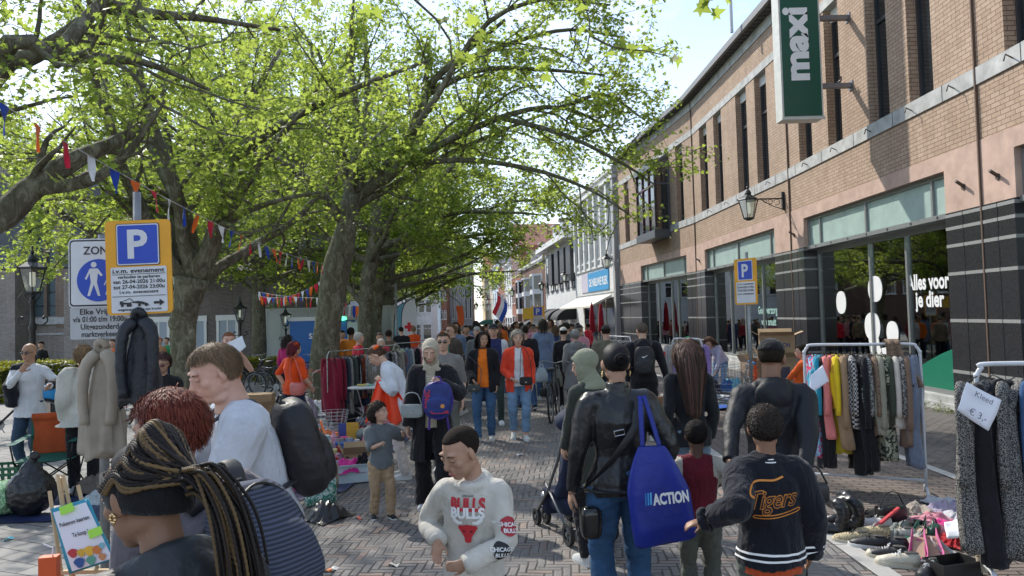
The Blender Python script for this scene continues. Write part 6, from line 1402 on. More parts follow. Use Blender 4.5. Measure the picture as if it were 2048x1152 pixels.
def orange_pull(root,Rt):
    m=M(); m.box(Rt@np.array((.10,-.125,-.02)),(.006,.012,.10),Rt); m.box(Rt@np.array((-.12,-.1,.08)),(.006,.01,.05),Rt); m.build('zip_pull',flat('orange pull',(.7,.15,.03)),root)
backpack('large black backpack with orange zip pulls on the blond man',bA,.31,.47,.20,BPM,.0,extra=orange_pull)
backpack('blue grey finely striped backpack on the red haired woman',bB,.27,.38,.16,patt('ribbed canvas','stripe',(.03,.035,.05),(.075,.085,.12),30),-.02,yoff=-.01)
def swoosh(root,Rt):
    P=[(-.035,.0),(-.03,-.012),(-.018,-.018),(.0,-.012),(.045,.018),(-.005,-.003),(-.022,-.006),(-.03,.002)]
    m=M(); m.prism([(x_*1.15,z_*1.15+.07) for x_,z_ in P],-.004,(0,-.094,0)); m.build('tick_logo',W_,root)
backpack('black sports backpack with a white tick logo',bN,.3,.44,.18,BPM,.0,extra=swoosh)
  # blue carrier with white lettering on the shoulder of the leather jacket woman
def tote(label,top,w_,h_,th,rz,mt,strap_to=None,lean=0,name='shopping_bag',sd=0,corner=0):
    root=empty(name,tuple(top),rz,label,'bag'); m=M(); n=12
    rings=[]
    for t_ in np.linspace(0,1,14):
        ww=w_*(.42+.58*min(1,t_*2.2)**.8)/2; tt=th*(.25+.75*math.sin(min(1,t_*1.3)*1.5))/2*(1-.75*max(0,t_-.85)/.15)
        r_=[]
        for a in np.linspace(0,2*math.pi,29)[:-1]:
            x_=math.copysign(abs(math.cos(a))**.55,math.cos(a))*ww; y_=math.copysign(abs(math.sin(a))**.8,math.sin(a))*tt
            z_=-h_*t_-(corner*max(0,-x_/w_)*2*t_**3); r_.append((x_+lean*t_,y_,z_))
        rings.append(np.array(r_))
    V=np.vstack(rings); V=V+np.c_[wnoise(V*9,1,sd)*.006,wnoise(V*np.array((14,3,5)),1,sd+2)*.018*(-V[:,2:]/h_)[:,0],np.zeros(len(V))]
    k=28; F=[(i*k+j,i*k+(j+1)%k,(i+1)*k+(j+1)%k,(i+1)*k+j) for i in range(13) for j in range(k)]+[tuple(13*k+j for j in range(k))]
    bag=link('bag_body',fastmesh('bag_body',V,F),root,(0,0,0),(0,0,0),[mt]); md=bag.modifiers.new('s','SUBSURF'); md.levels=md.render_levels=1
    if strap_to is not None:
        m=M()
        for s in (-1,1):m.tube(spline([(s*w_*.14,0,-.02),np.array(strap_to)*.55+(s*.03,s*.01,0),np.array(strap_to)+(s*.01,0,0)],12),.014,6,True,0,.003,(1,0,0))
        m.build('handle',mt,root,smooth=True)
    return root,bag
BLUE=mat('royal blue nylon',(.008,.022,.23),.45,.2,3,0,.004,20,.4)
p=at(1303,892,4.1); tb,bag=tote('royal blue cloth carrier bag lettered in white hanging from the leather jacket shoulder',p,.35,.52,.12,4,BLUE,(-.03,.06,.27),.06,sd=3,corner=.05)
class _B:pass
def bag_text(root,bag,s,c,size,width,mt,off=.05,tilt=0,push=.004,yv=-.4,nm='lettering',shear=0):
    V,F=text_arr(s,size,off,shear=shear); V[:,0] *= width/(V[:,0].max()-V[:,0].min()); V,F=subdiv(V,F,.025); V=V.copy(); ca,sa=math.cos(R(tilt)),math.sin(R(tilt)); V=np.c_[V[:,0]*ca-V[:,1]*sa,V[:,0]*sa+V[:,1]*ca]
    return print_on(None,bag,V,F,mt,nm,(c[0],yv,c[1]),(1,0,0),(0,0,1),(0,1,0),push)
bag_text(tb,bag,'ACTION',(.085,-.30),.08,.20,W_,.045,4)
for i,c_ in enumerate(((.02,.16,.5),(.04,.3,.7),(.1,.45,.8))):V,F=subdiv(np.array([(-.004,0),(.005,0),(.005,.065),(-.004,.065)]),[(0,1,2,3)],.03); print_on(None,bag,V,F,flat('stripe %d'%i,c_),'logo_stripe',(-.055+i*.014,-.4,-.31+i*.002),(1,0,0),(0,0,1),(0,1,0),.004)
  # blue school bag held by the headscarf woman: lettering only, its cartoon left out
p=at(876,800,6.98); root=empty('school_bag',tuple(p),186,'blue childrens backpack with red and orange patches held at chest height','backpack')
m=M(); m.ell((0,0,0),(.14,.065,.175),None,24,18,0,3); m.ell((0,.05,-.05),(.115,.03,.09),None,18,12,0,3); m.build('pack',mat('blue pack cloth',(.015,.03,.17),.6,.3,12),root,smooth=True)
m=M(); m.tube([(.138*math.cos(a),.035,.172*math.sin(a)) for a in np.linspace(0,6.28,30)],.008,6); m.tube([(-.04,0,.17),(-.02,0,.215),(.02,0,.215),(.04,0,.17)],.009,6); m.tube([(-.08,-.03,-.16),(-.1,-.03,-.3),(-.13,-.03,-.42)],.012,5); m.tube([(.08,-.03,-.16),(.09,-.03,-.28)],.012,5); m.build('piping',flat('purple piping',(.06,.02,.22)),root)
m=M(); write(m,'SONIC',(.075,.067,.02),(0,0,1),(1,0,0),.07,.03,width=.17); m.build('lettering',flat('red letters',(.5,.02,.04)),root)
m=M(); m.prism([(.02*math.cos(a)-.04,.02*math.sin(a)-.05) for a in np.linspace(0,6.2,10)],-.006,(0,.074,0)); m.prism([(-.1,-.12),(.06,-.12),(.08,-.09),(-.02,-.085),(-.09,-.095)],-.006,(0,.07,0),mi=1); m.build('colour_patch',[flat('orange patch',(.7,.3,.06)),flat('red patch',(.4,.02,.05))],root)
def purse(label,p,rz,w_,h_,d_,c,strap=None,metal=(.4,.4,.38),rough=.4,name='handbag'):
    root=empty(name,tuple(p),rz,label,'handbag'); m=M(); m.ell((0,0,0),(w_/2,d_/2,h_/2),None,18,12,0,4); m.box((0,d_*.42,h_*.12),(w_*.92,d_*.2,h_*.62)); m.build('bag_body',mat('bag leather',c,rough,.15,8),root,smooth=True,sharp=40)
    m=M(); m.box((0,d_*.54,-h_*.12),(.03,.008,.02)); m.build('clasp',flat('metal clasp',metal,.3,1),root)
    if strap is not None:m=M(); m.tube(spline([(-w_*.45,0,h_*.4)]+[tuple(q) for q in strap]+[(w_*.45,0,h_*.4)],22),.006,5); m.build('strap',mat('bag leather',c,rough,.15,8),root)
    return root
purse('silver grey flap handbag hanging from the headscarf womans arm',at(824,822,7.05),176,.22,.13,.06,(.28,.31,.3),[(-.05,0,.16),(.05,0,.16)])
purse('shiny black clutch bag worn by the woman in the orange blazer',at(1052,762,11.2),180,.2,.13,.07,(.02,.02,.02),[(-.06,-.02,.35),(.05,-.05,.5)],rough=.2)
purse('small grey black handbag on the dark haired woman in black jacket',at(948,776,11.2),180,.2,.12,.07,(.05,.055,.055),[(-.1,-.02,.3),(.16,-.02,.5)])
purse('coral pink shoulder bag worn by the woman with the orange garland',at(594,778,11.3),-30,.27,.2,.09,(.5,.12,.1),[(-.2,.05,.3),(-.16,.1,.48)])
purse('black glossy pouch bag at the left hip of the leather jacket woman',at(1182,1045,4.25),10,.12,.18,.09,(.012,.012,.012),None,(.5,.4,.2),.15)
purse('small black crossbody pouch held by the man in the black cap',at(1628,985,4.15),-10,.16,.12,.07,(.012,.012,.014),[(-.04,0,.12),(.02,0,.14)])
purse('black bag hanging low beside the boy in the bomber jacket',at(1620,1030,4.2),-10,.14,.2,.07,(.01,.01,.01),None)
purse('dark bag with strap under the carrier bag of the puffer jacket man',at(1090,785,15.0),5,.22,.18,.08,(.012,.012,.012),None)
tote('white and blue striped carrier bag of the man in the puffer jacket',at(1083,735,15.0),.26,.30,.1,5,patt('white blue print','stripe',(.5,.52,.52),(.3,.42,.46),14),(0,0,.08))
tote('grey striped shopping bag of the woman in the black coat',at(1115,738,14.8),.2,.36,.1,5,patt('grey weave','stripe',(.12,.125,.11),(.26,.26,.23),12),(0,0,.08))
  # the paper, the orange cloth, the phone
def card(label,pts,mt,name='paper_sheet',cat='paper',thick=.002,lines=None,extra=None):
    P=[np.array(p,float) for p in pts]; c=sum(P)/len(P); root=empty(name,tuple(c),0,label,cat); m=M(); ex=norm(P[1]-P[0]); nn=norm(np.cross(P[1]-P[0],P[3]-P[0]))
    def fn(u_,v_):
        p=(P[0]*(1-u_)+P[1]*u_)*(1-v_)+(P[3]*(1-u_)+P[2]*u_)*v_; return p-c+nn*(.012*math.sin(u_*3.1)+.006*math.sin(v_*6+u_*2))*np.linalg.norm(P[1]-P[0])/.3
    m.grid(8,8,fn); o=m.build('sheet',mt,root,smooth=True); md=o.modifiers.new('s','SOLIDIFY'); md.thickness=thick
    if extra:extra(root,P,c,nn)
    return root
PAPER=mat('white paper',(.74,.75,.8),.7,.03)
d=9.8; card('white sheet of paper held up by the man in the orange vest',[at(454,686,d),at(484,671,d),at(492,693,d-.05),at(472,711,d-.05)],PAPER)
root=empty('orange_cloth',tuple(at(766,762,8.7)),0,'long bright orange cloth held up by the woman in the white blazer','cloth')
def clothfn(u_,v_):
    x_=(u_-.42)*(.17+.36*v_); y_=.05*math.sin(u_*16+v_*1.5)*(.25+.75*v_); z_=.02*math.sin(u_*9)*(1-v_)-v_*(.46+.06*u_)-.03*math.cos(u_*22)*v_; return (x_+.1*v_*(u_-.1),y_,z_)
m=M(); m.grid(36,24,clothfn); o=m.build('cloth',mat('orange satin',(.82,.055,.01),.55,.1,4,0,.002,60),root,smooth=True); md=o.modifiers.new('s','SOLIDIFY'); md.thickness=.004
  # ------------------------------------------------------------ stroller
root=empty('stroller',(.48,6.5,0),20,'folding buggy with dark blue seat and grey frame beside the leather jacket woman','stroller')
GRM=flat('grey stroller tube',(.16,.165,.17),.4,.5); BKP=flat('black plastic',(.014,.014,.015),.5)
m=M()
for s in (-1,1):
    m.tube([(s*.2,.35,.12),(s*.21,.05,.38),(s*.22,-.22,.70),(s*.22,-.36,1.0)],.013,8); m.tube([(s*.2,-.32,.12),(s*.21,.1,.42)],.012,8); m.tube([(s*.22,-.36,1.0),(s*.21,-.42,1.03)],.018,8)
m.tube([(-.2,.3,.17),(.2,.3,.17)],.01,6); m.tube([(-.2,-.32,.12),(.2,-.32,.12)],.01,6); m.build('frame',GRM,root,smooth=True)
m=M(); m.loft([np.array([(x_,y_+(.03 if abs(x_)<.1 else 0),z_) for x_ in (-.19,-.08,.08,.19)]+[(x_,y_-.09,z_-.02) for x_ in (.19,-.19)]) for y_,z_ in ((-.3,.98),(-.22,.75),(-.12,.48),(-.02,.36),(.22,.36),(.26,.30),(.24,.16))]); m.ell((0,-.17,.66),(.17,.10,.30),rotm(24),16,12,0,3); m.ell((0,.05,.26),(.17,.22,.10),None,16,10,0,3); m.ell((0,-.12,.98),(.19,.17,.12),None,16,10); m.build('seat',mat('navy seat cloth',(.01,.018,.05),.8,.3,8),root,smooth=True)
m=M(); m.tube([(-.19,.2,.3),(-.1,.3,.24),(.1,.3,.24),(.19,.2,.3)],.03,8); m.build('footrest',flat('silver cloth',(.5,.52,.54),.3,.5),root,smooth=True)
for cx,cy,r_ in ((-.2,.36,.075),(-.11,.36,.075),(.12,.36,.075),(.2,.36,.075),(-.2,-.33,.095),(.2,-.33,.095)):
    m=M(); m.lathe([(r_*.62,-.016),(r_*.95,-.018),(r_,0),(r_*.95,.018),(r_*.62,.016),(r_*.62,-.016)],(cx,cy,r_),20,0,rotm(0,90)); wh=m.build('wheel',flat('rubber',(.02,.02,.02),.8),root,smooth=True,sharp=60)
    m=M()
    for a in range(5):m.tube([(cx,cy,r_),(cx,cy+r_*.65*math.cos(a*1.257),r_+r_*.65*math.sin(a*1.257))],.008,5)
    m.tube([(cx-.02,cy,r_),(cx+.02,cy,r_)],.02,8); sub(m,'hub',GRM,wh)
m=M(); m.ell((-.17,-.34,.84),(.07,.07,.12),None,14,10,0,2.6); tag(m.build('shopping_bag',patt('brown print bag','spots',(.08,.05,.035),(.25,.18,.12),60),None,tuple(root.location),(0,0,R(20)),True),'brown patterned bag hung on the buggy handle','bag')
m=M(); m.ell((-.1,-.3,1.04),(.06,.055,.065)); V=m.arr(); m.V=[V+np.c_[wnoise(V*30),wnoise(V*33,1,3),wnoise(V*27,1,5)]*.012]; tag(m.build('foil_balloon',mat('red foil',(.6,.01,.015),.2,.2,20,.3,.02,12),None,tuple(root.location),(0,0,R(20)),True),'crumpled shiny red foil balloon on top of the buggy','balloon')
# ------------------------------------------------------------ signs at the left
YEL=flat('sign yellow',(.72,.33,.012),.45); SBL=flat('sign blue',(.01,.055,.42),.4); SW=flat('sign white',(.60,.61,.63),.4); SBK=flat('sign black',(.012,.012,.015),.5); GALV=mat('galvanised post',(.28,.285,.29),.45,.2,12,.6)
def rr(w_,h_,r_=.02,n=5):return [(sx*(w_/2-r_)+r_*math.cos(a),sy*(h_/2-r_)+r_*math.sin(a)) for sx,sy,a0 in ((1,1,0),(-1,1,90),(-1,-1,180),(1,-1,270)) for a in [R(a0+90*i/n) for i in range(n+1)]]
def plate(m,w_,h_,y_,c=(0,0),r_=.02,t_=.002,mi=0):m.prism([(p[0]+c[0],p[1]+c[1]) for p in rr(w_,h_,r_)],t_,(0,y_+t_,0),(1,0,0),(0,0,1),mi)
def wsign(root,s,z,h_,w_,y_,mt=SBK,off=.02,x_=0,nm='lettering'):
    m=M(); write(m,s,(x_,y_,z),(1,0,0),(0,0,1),h_,off,width=w_); return m.build(nm,mt,root)
p1=at(207,640,5.0); post1=empty('sign_post',(p1[0],p1[1],0),0,'grey steel post carrying the pedestrian zone sign and market sub plate','post')
m=M(); m.tube([(0,0,0),(0,0,2.52)],.03,14); m.build('pole',GALV,post1,smooth=True)
zs=empty('zone_sign',(p1[0]-.0,p1[1]-.05,2.26),2,'white pedestrian zone sign with blue disc, half covered by the yellow sign','sign')
m=M(); plate(m,.40,.46,.0,r_=.03,t_=.012); plate(m,.385,.445,-.002,r_=.026,t_=.002,mi=1); plate(m,.365,.425,-.004,r_=.02,t_=.002,mi=0); m.build('plate',[SW,SBK],zs)
m=M(); m.prism([(.142*math.cos(a),.142*math.sin(a)-.05) for a in np.linspace(0,6.283,41)[:-1]],.002,(0,-.006,0)); m.build('disc',SBL,zs); wsign(zs,'ZONE',.125,.075,.2,-.007,SBK,.012)
m=M()
def ped(m,cx,cz,s,y_=-.0085):
    m.prism([(cx+.02*s*math.cos(a),cz+.105*s+.02*s*math.sin(a)) for a in np.linspace(0,6.28,17)[:-1]],.001,(0,y_,0)); m.prism([(cx+x_*s,cz+z_*s) for x_,z_ in ((-.028,.078),(.028,.078),(.062,.03),(.05,.022),(.028,.045),(.022,-.02),(.045,-.115),(.028,-.115),(0,-.035),(-.028,-.115),(-.045,-.115),(-.02,-.02),(-.028,.045),(-.05,.0),(-.062,.006))],.001,(0,y_,0))
ped(m,-.03,-.045,.95); ped(m,.07,-.085,.55); m.build('pedestrian_symbol',SW,zs)
sp=empty('sub_plate',(p1[0]-.0,p1[1]-.045,1.925),1.5,'grey white market hours plate below the zone sign','sign')
m=M(); plate(m,.39,.215,0,r_=.012,t_=.01); m.build('plate',flat('plate grey white',(.42,.43,.44),.5),sp)
for s_,z_,w_ in (('Elke Vrijdag',.058,.26),('v/a 01:00 t/m 19:00u',.008,.355),('Uitgezonderd',-.042,.25),('marktverkeer',-.092,.24)):wsign(sp,s_,z_,.052,w_,-.002,SBK,.018)
p2=at(281,640,4.75); post2=empty('sign_post',(p2[0],p2[1],0),0,'thin grey post carrying the tilted yellow parking sign and black jacket','post')
m=M(); m.tube([(-.02,0,0),(-.015,.0,2.76)],.024,12); m.build('pole',GALV,post2,smooth=True)
ys=empty('parking_sign',tuple(at(277,534,4.7)),0,'yellow edged no parking notice with blue P panel and tow truck, slightly tilted','sign'); ys.rotation_euler=(0,R(-1.2),R(4))
m=M(); plate(m,.405,.60,.004,r_=.028,t_=.012); m.build('plate',YEL,ys)
m=M(); plate(m,.268,.268,.0,(0,.145),.016,.003,0); plate(m,.26,.26,-.002,(0,.145),.014,.002,1); plate(m,.245,.245,-.004,(0,.145),.01,.002,2); m.build('parking_panel',[SBK,SW,SBL],ys)
wsign(ys,'P',.062,.25,.125,-.006,SW,.03); m=M(); plate(m,.345,.29,.0,(.0,-.143),.012,.003); m.build('notice_panel',SW,ys)
for s_,z_,h_,w_ in (('i.v.m. evenement',-.035,.040,.32),('verboden te parkeren',-.070,.028,.26),('van 26-04-2026 21:00u',-.102,.034,.32),('tot 27-04-2026 23:00u',-.136,.034,.315),('i.v.m. evenement',-.166,.028,.24),('wegsleepregeling van kracht',-.275,.022,.27)):wsign(ys,s_,z_,h_,w_,-.002,SBK,.022)
m=M()
for z_ in (-.044,-.184):m.box((0,-.003,z_),(.33,.002,.003))
m.prism([(-.12,-.215),(-.12,-.235),(-.05,-.235),(-.05,-.225),(-.1,-.222),(-.105,-.212)],.001,(0,-.004,0)); m.prism([(-.06,-.222),(.02,-.238),(.06,-.248),(.05,-.232),(.02,-.22),(-.01,-.215)],.001,(0,-.004,0)); m.tube([(-.1,-.004,-.215),(-.06,-.004,-.198),(-.03,-.004,-.222)],.002,4)
for x_ in (-.105,-.07,-.055,.0,.042):m.prism([(x_+.009*math.cos(a),-.242+.009*math.sin(a)) for a in np.linspace(0,6.28,13)[:-1]],.001,(0,-.0045,0))
m.prism([(.09,-.222),(.125,-.222),(.125,-.208),(.155,-.23),(.125,-.252),(.125,-.238),(.09,-.238)],.001,(0,-.004,0)); m.build('tow_truck_symbol',SBK,ys)
def coat(label,p,rz,L,w_,mt,name='hanging_coat',sd=0,sl=.6,gather=1.0,cat='coat'):
    root=empty(name,tuple(p),rz,label,cat); m=M(); n=40; rings=[]
    for t_ in np.linspace(0,1,26):
        a_=w_*(.16+.84*min(1,t_*1.3)**.8)/2; b_=a_*.5; r_=[]
        for j in range(n):
            a=2*math.pi*j/n; f=1+(.17*math.sin(a*7+t_*2+sd)+.13*math.sin(a*12+sd-t_*3)+.05*math.sin(a*5+t_*17))*min(1,t_*1.6)*gather; r_.append((a_*f*math.cos(a),b_*f*math.sin(a),-L*t_-.03*math.sin(a*3+sd)*t_))
        rings.append(np.array(r_))
    m.loft(rings); o=m.build('coat_body',mt,root,smooth=True)
    for s in (-1,1):
        m=M(); m.tube(spline([(s*w_*.1,-.02,-.05*L),(s*w_*.32,-.05,-L*.18),(s*w_*.37,-.07,-L*(.2+sl*.5)),(s*w_*.30,-.07,-L*(.2+sl))],16),.75*np.array([.05,.06,.062,.056,.060,.052,.056,.048,.052,.046,.05,.043,.046,.042,.044,.048])*(1 if s>0 else .9),12); m.build('sleeve',mt,root,smooth=True)
    m=M(); m.tube([(w_*.11*math.cos(a),w_*.08*math.sin(a)-.01,-.0-.04*math.sin(a)) for a in np.linspace(0,6.28,16)],.025,7); m.build('collar',mt,root,smooth=True); return root
coat('beige linen coat hanging from the zone sign post',at(206,694,4.95),0,.72,.27,mat('beige linen',(.34,.29,.225),.85,.2,4,0,.006,18),sd=2,sl=.5,gather=.9)
coat('black padded jacket hanging from the yellow sign post',at(280,634,4.72),8,.56,.26,mat('black padded cloth',(.012,.014,.019),.55,.25,4,0,.014,16),sd=5,sl=.7,gather=.35,cat='jacket')
  # two more event signs
def event_sign(px,py,d,rz,label,s_=1.0,top=None,yell=False):
    p=at(px,py,d); g_=gz(d); po=empty('sign_post',(p[0],p[1],g_),0,label.replace('yellow','grey post of the yellow'),'post'); m=M(); q_=(-math.sin(R(rz))*.045,math.cos(R(rz))*.045); m.tube([(*q_,0),(*q_,p[2]-g_+.45*s_)],.026,10); m.build('pole',GALV,po,smooth=True)
    r_=empty('parking_sign',tuple(p),rz,label,'sign'); m=M(); plate(m,.45*s_,.7*s_,0,r_=.03,t_=.012); m.build('plate',YEL,r_)
    m=M(); plate(m,.3*s_,.3*s_,-.003,(0,.17*s_),.015,.002,0); plate(m,.275*s_,.275*s_,-.005,(0,.17*s_),.012,.002,1); m.build('parking_panel',[SW,SBL],r_); wsign(r_,'P',.075*s_,.27*s_,.13*s_,-.007,SW,.03); m=M(); plate(m,.38*s_,.32*s_,-.003,(0,-.165*s_),.01,.002); m.build('notice_panel',SW,r_)
    for s2,z_ in (('i.v.m. evenement',-.05),('26-04-2026 21:00u',-.1),('27-04-2026 23:00u',-.15),('i.v.m. evenement',-.2)):wsign(r_,s2,z_*s_,.045*s_,.33*s_,-.005,SBK,.02)
    return r_
event_sign(1491,563,11.8,-62,'yellow parking notice turned sideways before the shop windows',1.05)
event_sign(1076,633,27,-10,'small far yellow parking notice near the black awnings',1.1)
m=M(); q=at(1068,627,26.8); m.box(q-at(1068,627,26.8),(.38,.01,.4)); tag(m.build('notice_board',flat('yellow board',(.7,.4,.02)),None,tuple(q-np.array((.22,0,0)))),'small plain yellow board left of the far parking notice','sign')
  # ------------------------------------------------------------ bunting
FL=[cloth(c_,'flag cloth',.6,0) for c_ in ((.8,.14,.015),(.55,.01,.04),(.7,.7,.7),(.01,.05,.36))]
def bunting(label,a,b_,sag,n,sz,first=0,tw=0):
    a,b_=np.array(a),np.array(b_); root=empty('bunting',tuple(a),0,label,'bunting','orange red white and blue flag strings'); P=[(b_-a)*t_-np.array((0,0,sag*4*t_*(1-t_))) for t_ in np.linspace(0,1,40)]; m=M(); m.tube(P,.004,4); m.build('string',flat('white cord',(.6,.6,.6)),root); S=spline(P,400); h=norm((b_-a)*np.array((1,1,0)))
    for i in range(n):
        t_=(i+.5)/n; p=S[int(t_*399)]; q_=S[min(399,int(t_*399)+3)]; dr=norm(q_-p); sw_=rng.normal(0,.2); m=M(); nn=np.cross(dr,(0,0,1)); tip=np.array((0,0,-1.0))*sz*1.55+nn*sw_*sz+dr*rng.normal(0,.12)*sz; c_=p
        m.grid(3,5,lambda u_,v_:c_+dr*(u_-.5)*sz*(1-v_*.96)+tip*v_+nn*.12*sz*math.sin(u_*3+v_*3+i)); m.build('flag',FL[(i+first)%4],root,smooth=True)
    return root
bunting('long flag string from the upper left corner to the leaning tree',at(-30,188,5.4),at(648,528,17),.2,27,.15,3)
bunting('small flag string low between the trees left of the leaning trunk',at(518,592,22),at(655,552,20),.25,16,.17)
bunting('second small flag string just below, left of the leaning trunk',at(515,583,23),at(640,596,19),.05,13,.17,2)
bunting('far flag string in front of the white building',at(655,585,30),at(740,612,27),.2,10,.3,1)
bunting('far crossing flag string above the white container',at(690,540,28),at(655,620,27),.1,6,.3,2)
  # ------------------------------------------------------------ containers, banners, flags
root=empty('container',(*gnd(715,33),gz(33)),0,'pale grey green portable cabin behind the racks','container'); m=M(); m.b2(-4.6,1.55,0,2.6,.1,2.75); m.b2(-4.65,1.6,-.05,2.65,2.7,2.8); m.build('cabin',mat('pale cabin paint',(.42,.45,.42),.5,.08,1),root)
m=M()
for x_ in np.arange(-4,1.4,.6):m.b2(x_,x_+.03,-.015,0,.2,2.65)
m.build('panel_rib',flat('cabin rib',(.36,.39,.36)),root); m=M(); write(m,'VLUCHT',(-1.4,-.02,2.25),(1,0,0),(0,0,1),.2,.02) if False else m.b2(.35,.8,-.02,0,2.15,2.5); m.build('door_sign',flat('teal mark',(.02,.2,.2)),root)
root=empty('toilet_unit',(*gnd(662,29),gz(29)),0,'bright blue unit lettered in white with a green light on top','container'); m=M(); m.b2(-1.6,.62,0,1.6,.1,2.15); m.build('unit_body',flat('unit blue',(.012,.13,.42),.45),root); m=M(); m.b2(-1.65,.66,-.04,1.65,2.15,2.3); m.build('roof_rim',flat('white rim',(.7,.7,.7)),root)
m=M(); write(m,'SMELTER',(-.2,-.02,1.45),(1,0,0),(0,0,1),.3,.02,width=1.3); m.build('lettering',WHITE,root); m=M(); m.ell((.45,-.12,2.2),(.22,.06,.08)); m.build('green_lamp',emis('green lamp',(.1,.9,.4),1.5),root)
m=M(); m.b2(.66,.78,.1,.14,.1,2.1); m.b2(.7,1.1,-.2,-.16,.2,2.05); m.build('door',flat('white green door',(.5,.62,.56)),root)
def feather(label,px,pyt,d,h,c,cross=False):
    p=at(px,pyt,d); g_=gz(d); root=empty('feather_banner',(p[0],p[1],g_),0,label,'banner'); m=M(); P=spline([(-.28,0,0),(-.3,0,h*.6),(-.18,0,h*.9),(.22,0,h)],16); m.tube(P,.02,6); m.build('mast',SBK,root); m=M(); m.prism([(-.27,.6)]+[(q[0],q[2]) for q in P[3:]]+[(.3,h*.85),(.3,.6)],.01); m.build('banner_cloth',flat('banner %s'%label[:5],c,.7),root)
    if cross:m=M(); z_=h*.62; m.b2(-.17,.17,-.02,-.002,z_-.06,z_+.06); m.b2(-.06,.06,-.022,-.002,z_-.17,z_+.17); m.build('red_cross',flat('red',(.6,.01,.02)),root)
    return root
feather('white feather banner with a red cross',818,640,28,2.9,(.68,.68,.7),True); feather('pale blue feather banner left of the red cross banner',803,640,29,2.8,(.16,.4,.52))
m=M(); m.tube([(0,0,0),(0,0,3.4)],.04,8); tag(m.build('plain_post',GALV,None,(*gnd(794,27),gz(27)),smooth=True),'plain grey post left of the feather banners','post')
root=empty('flag',tuple(at(985,600,62)),0,'red white and blue flag on a slanted pole over the crowd','flag'); m=M(); m.tube([(1.5,0,-.6),(0,0,1.0)],.035,6); m.build('flagpole',WFR,root)
for i,c_ in enumerate(((.5,.015,.03),(.7,.7,.7),(.01,.06,.33))):
    m=M(); m.grid(3,10,lambda u_,v_:(.1+(i+u_)*.27+.14*math.sin(v_*4)-v_*.35+.3,.06*math.sin(v_*8+u_),.75-v_*1.8-(i+u_)*.30)); m.build('flag_stripe',flat('flag %d'%i,c_,.7),root,smooth=True)
m=M(); m.grid(3,10,lambda u_,v_:(.12*math.sin(v_*5)+u_*(.45-.1*v_),.05*math.sin(v_*8),-v_*2.6)); tag(m.build('pennant',flat('orange pennant',(.75,.12,.02),.7),None,tuple(at(911,612,48)),smooth=True),'long orange pennant hanging over the distant crowd','pennant')
for px in (1186,1204):
    root=empty('parasol',(*gnd(px,40.5),gz(40.5)),0,'closed dark red parasol, %s of the pair by the cafe window'%('left' if px<1190 else 'right'),'parasol','closed red parasols'); m=M(); m.tube([(0,0,0),(0,0,2.9)],.03,8); m.build('pole',GRY,root); m=M(); m.lathe([(0,2.85),(.07,2.75),(.13,2.3),(.16,1.7),(.2,1.35),(.14,1.25),(.03,1.2)],(0,0,0),10); m.build('canopy',cloth((.3,.01,.025),'parasol cloth'),root,smooth=True)
  # ------------------------------------------------------------ bicycles
def bicycle(label,x,y,rz,c=(.015,.015,.017)):
    root=empty('bicycle',(x,y,gz(y)),rz,label,'bicycle','parked city bicycles'); FM=flat('bike frame %s'%str(c),c,.35)
    m=M(); A,B,C,D_,E=(-.5,0,.34),(-.12,0,.30),(-.22,0,.78),(.38,0,.82),(.55,0,.34)
    for a,b_,r_ in ((A,B,.011),(A,C,.009),(B,C,.016),(B,D_,.02),(C,D_,.015),(D_,E,.013)):m.tube([a,b_],r_,7)
    m.tube([(-.22,0,.78),(-.25,0,.9)],.012,6); m.tube([D_,(.34,0,.98)],.014,6); m.build('frame',FM,root,smooth=True)
    for cx in (-.5,.55):
        m=M(); m.tube([(cx+.335*math.cos(a),0,.34+.335*math.sin(a)) for a in np.linspace(0,6.283,33)],.018,7,False); wh=m.build('wheel',flat('tyre',(.02,.02,.02),.8),root,smooth=True)
        m=M(); m.tube([(cx+.31*math.cos(a),0,.34+.31*math.sin(a)) for a in np.linspace(0,6.283,33)],.008,5,False)
        for a in np.linspace(0,6.283,19)[:-1]:m.tube([(cx,.02,.34),(cx+.31*math.cos(a),0,.34+.31*math.sin(a))],.0016,3)
        sub(m,'rim',GALV,wh); m=M(); m.tube([(cx+.36*math.cos(a),0,.34+.36*math.sin(a)) for a in np.linspace(.5,3.0,14)],.024,6,False,0,.008,(0,1,0)); m.build('mudguard',FM,root,smooth=True)
    m=M(); m.tube([(.15,-.28,1.02),(.28,-.2,1.05),(.34,0,1.0),(.28,.2,1.05),(.15,.28,1.02)],.011,6); m.build('handlebar',GALV,root,smooth=True); m=M(); m.ell((-.27,0,.93),(.13,.08,.035)); m.build('saddle',BKP,root,smooth=True)
    m=M()
    for y_ in (-.06,.06):m.tube([(-.28,y_,.72),(-.75,y_,.72),(-.52,y_,.36)],.006,5)
    for x_ in np.arange(-.7,-.3,.1):m.tube([(x_,-.06,.72),(x_,.06,.72)],.005,4)
    m.build('carrier',BKP,root); m=M(); m.lathe([(0,-.01),(.09,-.01),(.09,.01),(0,.01)],(-.12,.03,.3),14,0,rotm(90)); m.tube([(-.12,.04,.3),(-.05,.1,.16)],.008,5); m.tube([(-.12,-.04,.3),(-.19,-.1,.44)],.008,5); m.build('crank',GALV,root); return root
bk=bicycle('black city bicycle by the waste bin, front wheel toward the box',*gnd(150,16.5),150)
